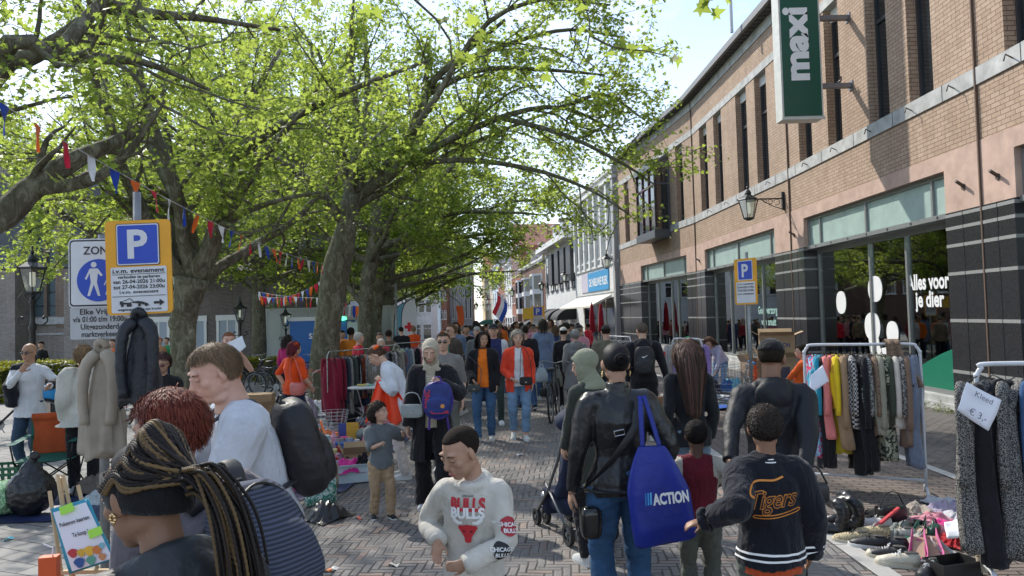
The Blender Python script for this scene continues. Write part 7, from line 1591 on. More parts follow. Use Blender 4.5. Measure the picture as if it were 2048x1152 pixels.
bikes=[(12,12.5,20,'black bicycle at the left edge beside the bald man'),(185,18,35,'black bicycle behind the beige coat'),(120,19,60,'bicycle before the hedge behind the waste bin'),(410,21,20,'black bicycle behind the forked trunk'),(440,22,200,'dark bicycle behind the orange vest man'),(500,23,15,'dark bicycle right of the orange vest man'),(545,19.5,165,'black bicycle left of the magenta top woman'),(560,20.5,10,'second bicycle in the stand beside the magenta top woman'),(600,22,30,'bicycle between the magenta top woman and leaning trunk'),(85,20,80,'bicycle seen end on before the long hedge'),(1105,13.6,80,'bicycle standing among walkers near the black coat woman'),(525,24,120,'bicycle beside the straight tree trunk')]
for px,dd,rz,lb in bikes:c=copy_tree(bk); x,y=gnd(px,dd); place(c,x,y,gz(y),rz); c['label']=lb
bicycle('red framed bicycle behind the beige coat',*gnd(232,15),140,(.5,.015,.06))
root=empty('waste_bin',(*gnd(108,13),gz(13)),0,'dark litter bin lined with a bright blue bag','bin'); m=M(); m.lathe([(0,0),(.24,0),(.27,.85),(.25,.87),(0,.87)],(0,0,0),20); m.build('bin_body',flat('dark bin',(.03,.032,.034)),root,smooth=True,sharp=40); m=M(); m.lathe([(.285,.68),(.31,.75),(.3,.84),(.32,.92),(.26,.93),(.22,.85)],(0,0,0),26); V=m.arr(); m.V=[V+np.c_[wnoise(V*20),wnoise(V*23,1,3),wnoise(V*17,1,5)]*.014]; m.build('bin_bag',mat('blue plastic',(.01,.22,.5),.3,.2,8),root,smooth=True); m=M(); m.b2(-.03,.1,-.275,-.265,.35,.68); m.build('sticker',flat('pale sticker',(.5,.4,.32)),root)
  # ------------------------------------------------------------ cartons
CARD=mat('cardboard',(.36,.245,.14),.85,.12,4,0,.001,60)
def carton(label,x,y,z,rz,w_,d_,h_,open_=False,text=None,group=None):
    root=empty('carton',(x,y,z),rz,label,'box',group); m=M(); t_=.006
    m.b2(-w_/2,w_/2,-d_/2,d_/2,0,t_)
    for s in (-1,1):m.b2(-w_/2,w_/2,s*d_/2-t_*(s>0),s*d_/2+t_*(s<0),t_,h_); m.b2(s*w_/2-t_*(s>0),s*w_/2+t_*(s<0),-d_/2+t_,d_/2-t_,t_,h_)
    if not open_:m.b2(-w_/2,w_/2,-d_/2,d_/2,h_,h_+t_)
    m.build('carton_body',CARD,root)
    if open_:
        for s,ax_ in ((-1,0),(1,0),(-1,1),(1,1)):
            m=M(); L=d_*.45; a=rng.uniform(20,70)
            if ax_==0:m.box((0,s*(d_/2+L/2*math.sin(R(a))),h_+L/2*math.cos(R(a))),(w_,t_*.6,L),rotm(-s*a))
            else:m.box((s*(w_/2+L/2*math.sin(R(a))),0,h_+L/2*math.cos(R(a))),(t_*.6,d_,L),rotm(0,s*a))
            m.build('flap',CARD,root)
    else:m=M(); m.b2(-w_/2+.0,w_/2,-.025,.025,h_+t_,h_+t_+.001); m.b2(-w_/2-.001,-w_/2+.0,-.025,.025,h_*.7,h_+t_); m.build('tape',flat('tape',(.3,.2,.1),.3),root)
    m=M(); m.tube([(-w_*.42,-d_/2-.001,h_*.72),(-w_*.34,-d_/2-.001,h_*.72)],.012,6); m.build('hand_hole',SBK,root)
    if text:m=M(); write(m,text,(w_*.12,-d_/2-.002,h_*.45),(1,0,0),(0,0,1),h_*.28,.03,width=w_*.5); m.build('lettering',flat('ink navy',(.02,.03,.12)),root)
    return root
carton('closed cardboard box beside the waste bin',*gnd(111,12.4),0,12,.46,.34,.28)
x,y=gnd(1553,15.5)
carton('lowest cardboard box of the stack by the shop pillar',x,y,gz(y),-14,.72,.46,.50,group='cardboard box stack'); carton('middle open cardboard box of the stack by the shop pillar',x,y,gz(y)+.51,-12,.70,.45,.42,True,group='cardboard box stack')
carton('top open cardboard box of the stack, lettered in navy',x,y,gz(y)+.94,-16,.68,.44,.44,True,'ACTION','cardboard box stack'); carton('narrow cardboard box left of the stack by the shop pillar',x-.5,y+.1,gz(y),5,.34,.4,.42); carton('upper narrow cardboard box left of the stack',x-.5,y+.1,gz(y)+.43,9,.33,.38,.4,True)
carton('banana style carton behind the orange garland woman',*gnd(520,13.8),0,20,.5,.4,.32,True); carton('carton on top of the banana style carton',*gnd(518,13.8),.33,8,.5,.4,.24)
  # ------------------------------------------------------------ clothes racks
WT=flat('white tube',(.55,.56,.58),.35); CHR=flat('chrome tube',(.4,.41,.42),.25,.9)
def rack(label,a,b_,h,r_=.013,mt=WT,g_=0,foot=.45,bend=True,low=True):
    a,b_=np.array(a),np.array(b_); c=(a+b_)/2; L=np.linalg.norm(b_-a); rz=math.degrees(math.atan2(b_[1]-a[1],b_[0]-a[0])); root=empty('clothes_rack',(c[0],c[1],g_),rz,label,'clothes rack'); m=M(); q=.09 if bend else .005
    m.tube(spline([(-L/2,0,.08),(-L/2,0,h-q*2),(-L/2,0,h-q),(-L/2+q*.35,0,h-q*.3),(-L/2+q,0,h),(0,0,h),(L/2-q,0,h),(L/2-q*.35,0,h-q*.3),(L/2,0,h-q),(L/2,0,h-q*2),(L/2,0,.08)],60) if bend else [(-L/2,0,.08),(-L/2,0,h),(L/2,0,h),(L/2,0,.08)],r_,8); m.build('rail',mt,root,smooth=True)
    for s in (-1,1):m=M(); m.tube(spline([(s*L/2,-foot/2,.01),(s*L/2,-foot/2+.07,.08),(s*L/2,0,.09),(s*L/2,foot/2-.07,.08),(s*L/2,foot/2,.01)],18),r_,8); m.build('foot',mt,root,smooth=True)
    if low:m=M(); m.tube([(-L/2,0,.16),(L/2,0,.16)],r_*.9,8); m.build('lower_bar',mt,root,smooth=True)
    root['L']=L; return root,rz,c,L
protoG={}
def garment_mesh(kind,L,w_,sd):
    key=(kind,round(L,2),round(w_,2),sd)
    if key in protoG:return protoG[key]
    m=M(); n=26; rings=[]
    for t_ in np.linspace(0,1,20):
        a_=w_/2*(.22+.78*min(1,t_*6)**.7)*(1+(.12*t_ if kind != 'trousers' else-.2)); b_=.034+.034*math.sin(min(1,t_*2)*1.5)
        rings.append(np.array([(b_*math.sin(a)*(1+.5*math.sin(a*5+t_*3+sd))+.012*math.sin(t_*7+sd),a_*math.copysign(abs(math.cos(a))**.7,math.cos(a))*(1+.03*math.sin(9*a+sd)),-.07-.05*min(1,abs(math.cos(a))*1.2)*(t_<.3)-L*t_-.012*math.sin(a*3+sd)*t_) for a in np.linspace(0,2*math.pi,n+1)[:-1]]))
    m.loft(rings)
    if kind in ('shirt','coat','dress'):
        sl={'shirt':.5,'coat':.62,'dress':.18}[kind]
        for s in (-1,1):m.tube(spline([(0,s*w_*.38,-.12),(.01,s*w_*.5,-.18),(.02,s*w_*.54,-.18-sl*.6),(.015,s*w_*.52,-.18-sl)],10),[.04,.05,.05,.048,.046,.044,.042,.04,.04,.042],9,True,0,[.03,.034,.034,.032,.03,.03,.028,.028,.028,.03],(0,1,0))
    me=m.mesh('garment'); h=M(); h.tube([(0,0,.0),(.012,0,.018),(0,0,.03),(-.014,0,.016)],.002,4); h.tube([(0,0,0),(0,0,-.05)],.002,4); h.tube([(0,-w_*.42,-.11),(0,0,-.055),(0,w_*.42,-.11)],.004,5)
    hm=h.mesh('hanger'); me.materials.append(PAPER); hm.materials.append(BKP); protoG[key]=(me,hm); return me,hm
CN={}
def hang(rk,n,specs,group,where,x0=.08,x1=None,z=None,tilt=8,jit=.4,hm_mt=None,turn=0):
    root,rz,c,L=rk; x1=x1 or L-x0; h=z
    for i in range(n):
        kd,Lg,w_,mt,word=specs[i%len(specs)]; x_=-L/2+x0+(x1-x0)*(i+.5+rng.uniform(-jit,jit)*.5)/n; me,hm=garment_mesh(kd,Lg,w_,i%3); p=c+np.array((math.cos(R(rz)),math.sin(R(rz))))*x_
        o=bpy.data.objects.new('hanging_'+kd,None); COL.objects.link(o); o.location=(p[0],p[1],root.location.z+h-.02); o.rotation_euler=(0,0,R(rz+turn+rng.normal(0,tilt))); q5=min(4,int(5*(i+.5)/n)); tag(o,'%s %s hanging %s the %s'%(word,kd,('at the left end of','left of the middle of','in the middle of','right of the middle of','at the right end of')[q5],where),kd,group)
        g_=bpy.data.objects.new('garment',me); COL.objects.link(g_); g_.parent=o; recolor(g_,mt); q=bpy.data.objects.new('hanger',hm); COL.objects.link(q); q.parent=o
        if hm_mt:recolor(q,hm_mt)
C_=lambda c:cloth(c,'garment cloth')
blk,wht_,tn=C_((.012,.012,.014)),C_((.6,.6,.6)),C_((.32,.21,.12))
  # right rack
rk=rack('white tubular clothes rack full of garments right of the capped man',(3.05,7.8),(4.02,7.35),1.5,.015)
spots,fleck,flor,chk=patt('leopard cloth','spots',(.22,.15,.1),(.03,.02,.02),70),patt('speckled cloth','fleck',(.02,.02,.02),(.35,.33,.3),60),patt('floral cloth','blob',(.02,.03,.02),(.35,.35,.25),18),patt('checked cloth','check',(.02,.02,.02),(.5,.48,.45),45)
SP=[('dress',1.05,.34,patt('pale blue print','blob',(.25,.5,.68),(.55,.05,.12),14),'pale blue printed'),('shirt',.5,.36,C_((.02,.25,.36)),'teal blue'),('dress',1.15,.36,blk,'long black'),('shirt',.85,.36,C_((.72,.22,.2)),'coral pink'),('shirt',.55,.36,C_((.72,.52,.02)),'bright yellow'),('dress',1.0,.3,C_((.45,.35,.02)),'mustard'),('coat',.95,.38,tn,'tan'),('shirt',.75,.34,chk,'black white checked'),('dress',1.2,.36,blk,'plain black'),
      ('shirt',.62,.36,patt('grey snake print','blob',(.35,.36,.33),(.04,.04,.04),40),'grey snake print'),('coat',1.15,.38,blk,'black'),('shirt',.8,.36,spots,'brown leopard'),('coat',.8,.38,C_((.28,.27,.2)),'khaki beige'),('dress',1.05,.34,flor,'dark floral'),('shirt',.7,.36,C_((.05,.06,.04)),'dark olive'),('shirt',.72,.36,C_((.55,.5,.42)),'cream'),('shirt',.6,.36,fleck,'speckled'),('coat',.9,.36,C_((.2,.13,.09)),'brown'),('dress',1.1,.32,C_((.16,.19,.25)),'slate blue')]
hang(rk,19,SP,'garments on the right white rack','right white rack',.05,None,1.5,10)
root=empty('scarf',(3.78,7.46,1.52),-25,'leopard print scarf thrown over the right white rack','scarf'); m=M(); m.grid(8,30,lambda u_,v_:((u_-.5)*(.12+.06*v_)+.22*max(0,v_-.2)+.02*math.sin(v_*9),-.04+.06*math.cos(min(v_,.2)*15)*(v_<.2)-.08*(v_ >= .2)+.02*math.sin(u_*12),.03*math.sin(min(v_,.2)*15)-max(0,v_-.2)*.55)); o=m.build('scarf_cloth',spots,root,smooth=True); md=o.modifiers.new('s','SOLIDIFY'); md.thickness=.006
  # near right rack
rk2=rack('near white clothes rack at the right edge of the photo',(3.2,5.15),(4.8,4.7),1.47,.017)
boucle=patt('black white boucle','fleck',(.012,.012,.012),(.30,.29,.27),130)
hang(rk2,3,[('coat',1.16,.42,boucle,'long black and white flecked'),('dress',1.25,.4,blk,'long plain black'),('coat',1.2,.42,boucle,'second long flecked')],'garments on the near right rack','near right rack',-.06,.30,1.47,8,turn=-48)
hang(rk2,3,[('coat',.62,.42,denim((.05,.1,.2)),'worn blue denim'),('shirt',.6,.42,denim((.02,.045,.1)),'dark blue denim'),('dress',1.2,.4,boucle,'flecked')],'garments on the near right rack','near right rack edge',.34,.75,1.47,10,turn=-50)
def kleed(root,P,c,nn):
    ex,ez=norm(P[1]-P[0]),norm(P[0]-P[3]); m=M(); write(m,'Kleed',tuple((P[0]+P[1])/2-c-ez*.062+(0,-.02,0)),ex,ez,.05,-.003,width=.12); write(m,'€ 3,-',tuple((P[3]+P[2])/2-c+ez*.022+(0,-.03,0)),ex,ez,.06,-.003,width=.12); m.build('handwriting',flat('pen',(.05,.06,.1)),root)
card('white paper price note on the near right rack',[at(1934,764,4.72),at(2004,800,4.72),at(1978,862,4.7),at(1914,820,4.7)],PAPER,'price_note','note',.0015,None,kleed)
card('blank white note hanging on the right white rack',[at(1622,750,7.3),at(1645,730,7.3),at(1658,762,7.25),at(1618,790,7.25)],PAPER,'price_note','note')
  # left racks
dk=[('coat',.95,.38,C_((.2,.01,.03)),'dark red'),('coat',1.1,.38,C_((.16,.01,.025)),'long wine red'),('dress',1.15,.36,blk,'long black'),('shirt',.8,.36,C_((.03,.04,.06)),'navy'),('coat',1.0,.36,C_((.22,.21,.19)),'grey'),('shirt',.85,.36,C_((.05,.06,.05)),'dark green'),('coat',.9,.36,blk,'black'),('shirt',.7,.36,C_((.35,.35,.34)),'pale grey'),('shirt',.75,.36,C_((.28,.06,.02)),'rust brown'),('coat',.9,.36,C_((.02,.03,.06)),'midnight blue'),('shirt',.78,.36,C_((.5,.36,.02)),'mustard yellow'),('shirt',.6,.36,wht_,'white')]
rk3=rack('long steel clothes rack right of the leaning tree',(*gnd(654,12.6),),(*gnd(752,13.6),),1.36,.012,CHR); hang(rk3,14,dk,'garments on the long steel rack','long steel rack',.05,None,1.36,12)
gy=[('coat',.62,.4,C_((.2,.18,.15)),'stone grey'),('shirt',.6,.36,patt('grey paisley','blob',(.1,.1,.1),(.35,.33,.33),22),'grey patterned'),('dress',.85,.34,C_((.13,.09,.11)),'mauve'),('shirt',.8,.36,blk,'black'),('coat',.8,.36,fleck,'speckled')]
rk4=rack('middle clothes rack with patterned grey garments',(*gnd(744,12.9),),(*gnd(800,13.3),),1.42,.012,CHR); hang(rk4,8,gy,'garments on the middle rack','middle rack',.05,None,1.42,20)
lt=[('shirt',.6,.36,C_((.3,.35,.22)),'pale green'),('shirt',.7,.36,C_((.1,.16,.24)),'denim blue'),('shirt',.6,.36,C_((.3,.32,.32)),'light grey'),('coat',.8,.36,blk,'black'),('shirt',.6,.36,C_((.5,.18,.24)),'rose pink')]
rk5=rack('far chrome rack behind the white blazer woman',(*gnd(788,15),),(*gnd(905,16),),1.44,.012,CHR,gz(15.5)); hang(rk5,13,lt,'garments on the far chrome rack','far chrome rack',.05,None,1.44,14)
pu=[('shirt',.62,.44,C_((.3,.29,.28)),'grey'),('shirt',.6,.44,patt('red grey print','blob',(.4,.38,.36),(.5,.04,.05),8),'red and grey'),('shirt',.62,.44,C_((.26,.25,.22)),'stone')]
rk6=rack('small white rack with lilac shirts by the shop window',(*gnd(1345,13.2),),(*gnd(1404,12.6),),1.42,.013,WT,gz(13)); hang(rk6,6,pu,'shirts on the small white rack','small white rack',.05,.4,1.42,18,.4,WT)
hang(rk6,2,[('shirt',.85,.5,C_((.28,.19,.42)),'lilac')],'shirts on the small white rack','small white rack end',.40,.5,1.42,60,.2,WT)
rk7=rack('distant white rack with black shirts near the brick shop corner',(*gnd(1218,15.5),),(*gnd(1262,14.5),),1.45,.013,WT,gz(15)); hang(rk7,7,[('shirt',.6,.42,blk,'black'),('shirt',.6,.4,C_((.05,.05,.06)),'charcoal')],'shirts on the distant white rack','distant white rack',.05,None,1.45,30,.4,WT)
  # ------------------------------------------------------------ heaps of clothes and small goods
def crumple(n,w_,d_,h_,sd):
    key=('cr',n,w_,d_,h_,sd)
    if key in protoG:return protoG[key]
    g_=np.linspace(-1,1,n); X,Y=np.meshgrid(g_,g_); P=np.c_[X.ravel(),Y.ravel()]; r_=np.sqrt((P**2).sum(1)); Q=np.c_[P,np.zeros(len(P))]; ed=np.clip(1.15-r_**2.2,0,1)
    z_=h_*ed*(.55+.5*wnoise(Q*np.array((2.2,1.4,1)),1,sd)+.35*np.abs(wnoise(Q*4.5,1,sd+4))) ; x_=P[:,0]*w_/2*(1+.16*wnoise(Q*1.6,1,sd+2))+.02*wnoise(Q*6,1,sd); y_=P[:,1]*d_/2*(1+.16*wnoise(Q*1.7,1,sd+9))+.02*wnoise(Q*6,1,sd+3); z_=np.maximum(z_,.004)+.004
    i=np.arange(n*n).reshape(n,n); F=np.stack([i[:-1,:-1].ravel(),i[:-1,1:].ravel(),i[1:,1:].ravel(),i[1:,:-1].ravel()],1); me=fastmesh('crumple',np.c_[x_,y_,z_],F); me.materials.append(PAPER); protoG[key]=me; return me
def heap(label,px,py,w_,d_,h_,mt,z=0,sd=0,group='clothes laid out for sale',name='folded_garment',cat='garment',dd=None):
    if dd:x,y=gnd(px,dd)
    else:r_=ray(px,py); t_=(z-CAM_H)/r_[2]; x,y=r_[0]*t_,t_
    o=bpy.data.objects.new(name,crumple(26,w_,d_,h_,sd%6)); COL.objects.link(o); o.location=(x,y,z); o.rotation_euler=(0,0,R((sd*57)%360)); recolor(o,mt); tag(o,label,cat,group); return o
def tarp(label,pts,mt,z=.012):
    P=[np.array((*g_,z)) for g_ in pts]; c=sum(P)/len(P); m=M(); m.grid(30,30,lambda u_,v_:(P[0]*(1-u_)+P[1]*u_)*(1-v_)+(P[3]*(1-u_)+P[2]*u_)*v_-c+(0,0,.006+.012*float(wnoise(np.array([[u_*5,v_*5,0]]),1.2)[0]))); o=m.build('ground_sheet',mt,None,tuple(c),(0,0,0),True); return tag(o,label,'ground sheet')
def G(px,py):r_=ray(px,py); t_=-CAM_H/r_[2]; return (float(r_[0]*t_),float(t_))
NVT=mat('navy tarpaulin',(.02,.03,.09),.45,.35,5,0,.006,20)
tarp('navy tarpaulin under the goods left of the curly boy',[G(560,1010),G(690,985),G(850,852),G(700,848)],NVT); tarp('navy sheet under the bin bags at the left edge',[G(-40,1050),G(250,1040),G(240,985),G(-40,990)],NVT); tarp('bright blue tarpaulin under the trolley',[G(1395,820),G(1500,816),G(1510,778),G(1400,780)],mat('blue tarpaulin',(.03,.10,.42),.4,.3,5,0,.006,16)); tarp('white plastic sheet beside the leaning tree',[G(600,835),G(730,826),G(770,800),G(650,798)],mat('white plastic',(.45,.47,.48),.35,.2,6,0,.008,14))
cols=[((.55,.03,.2),'magenta'),((.5,.5,.52),'white'),((.03,.04,.07),'navy'),((.3,.33,.38),'pale blue'),((.02,.02,.02),'black'),((.6,.25,.3),'pink'),((.35,.3,.25),'beige'),((.7,.2,.08),'orange'),((.2,.22,.2),'grey'),((.35,.3,.4),'lavender'),((.4,.02,.03),'red')]
lst=[(585,905,.5,4),(575,940,.45,6),(600,880,.4,1),(615,840,.4,9),(675,858,.4,6),(720,870,.35,10),(745,885,.35,5),(775,875,.35,1),(805,850,.3,8),(590,865,.4,3),(690,830,.4,4),(760,800,.4,3),(640,818,.45,1),(668,822,.4,3),(700,820,.4,2),(730,822,.4,8),(655,806,.4,5),(690,808,.4,4),(720,808,.4,1),(750,810,.4,10),(770,822,.4,7),(625,826,.35,8),(745,830,.35,6),(640,858,.4,1),(620,868,.45,3),(660,872,.35,7),(700,845,.7,4),(720,838,.6,9),(745,850,.5,6),(612,850,.4,8),(780,858,.35,5),(800,865,.3,0),(822,860,.3,1),(640,900,.5,3),(620,925,.4,0),(660,935,.35,10)]
for i,(px,py,s_,ci) in enumerate(lst):
    c_,nm=cols[ci]; spot_='on the white sheet by the leaning tree' if py<835 else 'on the goods sheet left of the curly boy'; heap('crumpled %s garment lying %s'%(nm,spot_),px,py,s_,s_*.8,.12+.1*(i%3==0)+(.25 if ci in (4,9) and py>836 else 0),C_(c_) if i%4 else patt('print %s'%nm,'blob',c_,(.6,.6,.6),16),.015,i)
rl=[(1860,1045,.4,5,'pink'),(1880,1030,.4,9,'lavender'),(1840,1030,.35,6,'beige'),(1900,1060,.35,0,'deep pink'),(1905,1085,.3,10,'red'),(1885,1010,.35,1,'white'),(1830,1060,.28,4,'black'),(1800,1072,.26,8,'green grey')]
rl += [(1700,1030,.3,8,'grey'),(1870,1062,.3,5,'rose'),(1915,1040,.4,1,'pale'),(1925,1020,.4,9,'violet'),(1760,1034,.26,4,'black leather'),(1820,1040,.3,6,'sand')]
for i,(px,py,s_,ci,nm) in enumerate(rl):heap('crumpled %s cloth among the shoes on the right'%nm,px,py,s_,s_*.7,.10,C_(cols[ci][0]),.012,i+3)
for i,(px,py,ci) in enumerate(((1430,800,3),(1455,795,1),(1480,798,6),(1445,808,8),(1420,790,10),(1330,800,6),(1345,790,1),(1325,815,4),(1300,840,8))):heap('%s garment in the jumble %s'%(cols[ci][1],'under the trolley' if px>1400 else 'left of the trolley'),px,py,.45,.35,.12,C_(cols[ci][0]),.012,i+9)
heap('brown knitted heap behind the easel',200,985,.55,.45,.28,mat('brown knit',(.16,.13,.11),.95,.2,20,0,.01,60),.01,3); heap('white garment bundle beside the sign post',190,1005,.35,.3,.12,C_((.45,.5,.52)),.01,5); heap('large black sack slumped beside the blond mans backpack',655,1035,.42,.34,.2,mat('black bin bag',(.012,.012,.013),.35,.2,6,0,.01,14),.005,1,name='black_sack',cat='sack')
  # tub with pink clothes
root=empty('storage_tub',(*G(703,962),.015),18,'clear plastic tub with handles on the goods sheet','tub'); m=M(); w_,d_,h_=.46,.34,.2
for s in (-1,1):m.box((0,s*d_/2,h_/2),(w_,.005,h_),rotm(-s*-5)); m.box((s*w_/2,0,h_/2),(.005,d_,h_),rotm(0,s*5)); m.box((0,s*(d_/2+.012),h_),(w_+.06,.02,.012)); m.box((s*(w_/2+.015),0,h_),(.02,d_+.04,.012))
m.b2(-w_/2,w_/2,-d_/2,d_/2,0,.005); m.build('tub_body',mat('frosted plastic',(.42,.5,.54),.25,.05,4,0,0,60,.5),root)
heap('magenta clothes piled in the clear tub',700,945,.4,.3,.2,mat('magenta cloth',(.5,.015,.2),.8,.15,5),.12,2,dd=8.75).location.xy=(root.location.x-.03,root.location.y); o=heap('black clothes at the side of the clear tub',700,945,.22,.2,.16,blk,.14,4,dd=8.7); o.location.xy=(root.location.x+.12,root.location.y)
def goods(kind,label,px,py,s_,c,rz=0,dd=None):
    x,y=G(px,py) if dd is None else gnd(px,dd); m=M(); mt=mat('goods paint',c,.4,.1,20)
    if kind=='can':m.lathe([(0,0),(s_*.4,0),(s_*.4,s_),(s_*.42,s_),(s_*.42,s_*1.06),(0,s_*1.06)],(0,0,0),16); nm,cat='storage_can','can'
    elif kind=='bottle':m.lathe([(0,0),(s_*.25,0),(s_*.25,s_*.6),(s_*.1,s_*.75),(s_*.1,s_*.9),(s_*.12,s_),(0,s_)],(0,0,0),14); nm,cat='bottle','bottle'
    elif kind=='cup':m.lathe([(0,0),(s_*.3,0),(s_*.4,s_),(s_*.37,s_),(s_*.28,s_*.06)],(0,0,0),16); nm,cat='cup','cup'
    elif kind=='book':m.b2(-s_*.35,s_*.35,-.02,.02,0,s_); nm,cat='book','book'
    elif kind=='tin':m.b2(-s_/2,s_/2,-s_*.35,s_*.35,0,s_*.4); m.b2(-s_*.52,s_*.52,-s_*.37,s_*.37,s_*.4,s_*.48); nm,cat='small_box','box'
    elif kind=='ball':m.ell((0,0,s_/2),(s_/2,)*3); nm,cat='ball','ball'
    o=m.build(nm,mt,None,(x,y,.03),(0,0,R(rz)),kind in ('can','bottle','cup','ball'),40); return tag(o,label,cat)
goods('book','white and navy book standing at the back of the goods sheet',690,884,.26,(.04,.06,.25)); goods('book','mustard yellow book beside the navy book',706,884,.27,(.55,.3,.03)); goods('can','cream storage can with dark disc on the goods sheet',654,912,.16,(.5,.45,.25)); goods('can','small yellow candle glass beside the cream can',669,918,.1,(.65,.6,.25)); goods('bottle','pink plastic bottle on the goods sheet',668,892,.2,(.6,.3,.38)); goods('bottle','small pink bottle before the tall pink bottle',672,902,.15,(.65,.35,.42)); goods('tin','blue lidded plastic box on the goods sheet',690,905,.26,(.05,.16,.4),15); goods('tin','red patterned box right of the blue lidded box',716,905,.22,(.4,.06,.06),-10); goods('tin','pale turquoise box behind the cream can',645,888,.2,(.3,.5,.52),30); goods('ball','green ball at the edge of the goods sheet',637,920,.1,(.2,.4,.25)); goods('can','dark red mug near the blue lidded box',678,912,.1,(.35,.02,.03)); goods('tin','small white box near the tub',730,905,.14,(.6,.6,.58),40)
rq=np.random.default_rng(9)
for i in range(46):
    u_,v_=rq.random(),rq.random(); px=590+230*v_+20*u_-60*(1-u_); py=1000-145*v_-30*rq.random(); kd=('tin','can','book','ball','bottle','cup')[i%6]; ci=cols[int(rq.random()*11)]
    goods(kd,'small %s %s in the clutter on the goods sheet'%(ci[1],{'tin':'box','can':'pot','book':'booklet','ball':'ball','bottle':'bottle','cup':'cup'}[kd]),px,py,rq.uniform(.07,.19),ci[0],rq.uniform(0,180)); bpy.context.scene.collection.objects[-1]['group']='small goods on the sheet'
goods('cup','cream mug at the right edge among the shoes',1966,1152,.1,(.5,.42,.32)); carton('flat brown carton behind the tub',*G(720,925),.02,12,.42,.3,.12,True)
tote('white shopping bag with green leaf print standing by the goods sheet',(*G(642,1012),.50),.32,.5,.2,15,patt('leaf print','blob',(.5,.58,.54),(.04,.2,.14),26),None,name='shopping_bag',sd=4)
root=empty('boots',(*G(655,985),.01),0,'pair of tall beige boots beside the leaf print bag','boots')
for s in (-1,1):m=M(); m.tube([(s*.07,0,.04),(s*.07,0,.3)],.055,12); m.ell((s*.07,-.06,.04),(.045,.12,.04)); m.build('boot',mat('beige suede',(.34,.25,.17),.9,.1,6),root,smooth=True)
  # bags at the left
m=M(); m.ell((0,0,.22),(.24,.2,.24)); m.ell((0,0,.40),(.12,.1,.14)); m.tube([(0,0,.45),(.02,.01,.56),(.05,0,.6)],[.06,.03,.05],10); V,F=remesh(m,.014,3); Nn=nrm(V,F); V += Nn*((wnoise(V*np.array((11,11,4)))*.018+np.abs(wnoise(V*22,1,4))*.01))[:,None]
tag(link('bin_bag',fastmesh('bin_bag',V,F),None,(*G(62,1032),.02),(0,0,0),[mat('glossy bin bag',(.012,.012,.013),.3,.2,6,0,.012,16,.5)]),'full black bin bag tied at the top','bag')
m=M(); m.ell((0,0,.16),(.22,.2,.17)); V,F=remesh(m,.014,3); V += nrm(V,F)*(wnoise(V*12,1,7)*.02)[:,None]; tag(link('net_bag',fastmesh('net_bag',V,F),None,(*G(5,1032),.02),(0,0,0),[patt('green net','fleck',(.12,.3,.12),(.45,.6,.42),60)]),'pale green net bag left of the black bin bag','bag')
root=empty('crate',(*gnd(-2,8.3),.16),8,'dark green plastic crate at the left edge','crate'); m=M()
for s in (-1,1):
    for z_ in (.01,.08,.15,.21):m.b2(-.28,.28,s*.19-.005,s*.19+.005,z_-.012,z_+.02); m.b2(s*.28-.005,s*.28+.005,-.19,.19,z_-.012,z_+.02)
    for x_ in np.linspace(-.27,.27,9):m.b2(x_-.01,x_+.01,s*.19-.006,s*.19+.006,0,.23)
m.b2(-.28,.28,-.19,.19,0,.01); m.build('crate_body',flat('crate green',(.015,.11,.05),.45),root); m=M(); m.b2(-.05,.06,-.2,-.197,.1,.13); m.build('sticker',WHITE,root)
m=M(); m.b2(-.3,.3,-.25,.25,0,.15); tag(m.build('plastic_box',flat('black box',(.015,.015,.018)),None,(*gnd(-2,8.3),.005)),'low black box under the green crate','box')
  # folding chair
def camp_chair(label,x,y,rz,seat,cover=None):
    root=empty('camp_chair',(x,y,0),rz,label,'chair'); m=M()
    for s in (-1,1):
        m.tube([(s*.3,-.25,.02),(s*.28,.25,.42)],.009,7); m.tube([(s*.3,.28,.02),(s*.28,-.25,.42)],.009,7); m.tube([(s*.3,.28,.02),(s*.29,.3,.86)],.009,7); m.tube([(s*.28,-.25,.42),(s*.31,-.27,.62)],.009,7)
    for y_ in (-.27,.28):m.tube([(-.3,y_,.02),(.28,y_*.9,.42)],.009,7); m.tube([(.3,y_,.02),(-.28,y_*.9,.42)],.009,7)
    m.build('frame',flat('black tube',(.015,.015,.016),.4,.4),root,smooth=True); mt=mat('chair cloth',seat,.75,.1,6,0,.001,150)
    m=M(); m.grid(12,12,lambda u_,v_:((u_-.5)*.58,(v_-.5)*.5,.43-.05*math.sin(u_*math.pi)*math.sin(v_*math.pi+.2))); o=m.build('seat',mt,root,smooth=True); m=M(); m.grid(10,10,lambda u_,v_:((u_-.5)*.58,.27+.04*math.sin(u_*math.pi)+.02*v_,.40+v_*.46)); m.build('backrest',mt,root,smooth=True)
    for s in (-1,1):m=M(); m.grid(2,10,lambda u_,v_:(s*.30+(u_-.5)*.08,-.29+v_*.58,.63+.0*v_+.03*v_)); m.build('armrest',mt,root,smooth=True)
    if cover:m=M(); m.grid(16,22,lambda u_,v_:((u_-.5)*(.50+.02*math.sin(v_*9)),.235-.04*(v_>.85)+.03*math.sin(u_*math.pi)+.008*math.sin(u_*17),.44+v_*.47)); o=m.build('cover',mat('rust cloth',cover,.9,.12,5),None,(x,y,0),(0,0,R(rz)),True); md=o.modifiers.new('s','SOLIDIFY'); md.thickness=.012; tag(o,'rust orange cloth over the back of the green chair','cloth'); o.name='chair_cover'
    return root
camp_chair('green folding camp chair with cup arms at the left',*gnd(100,8.5),14,(.01,.12,.085),(.42,.075,.02))
camp_chair('grey blue folding camp chair by the shop pillar',*gnd(1592,12.6),40,(.05,.08,.13))
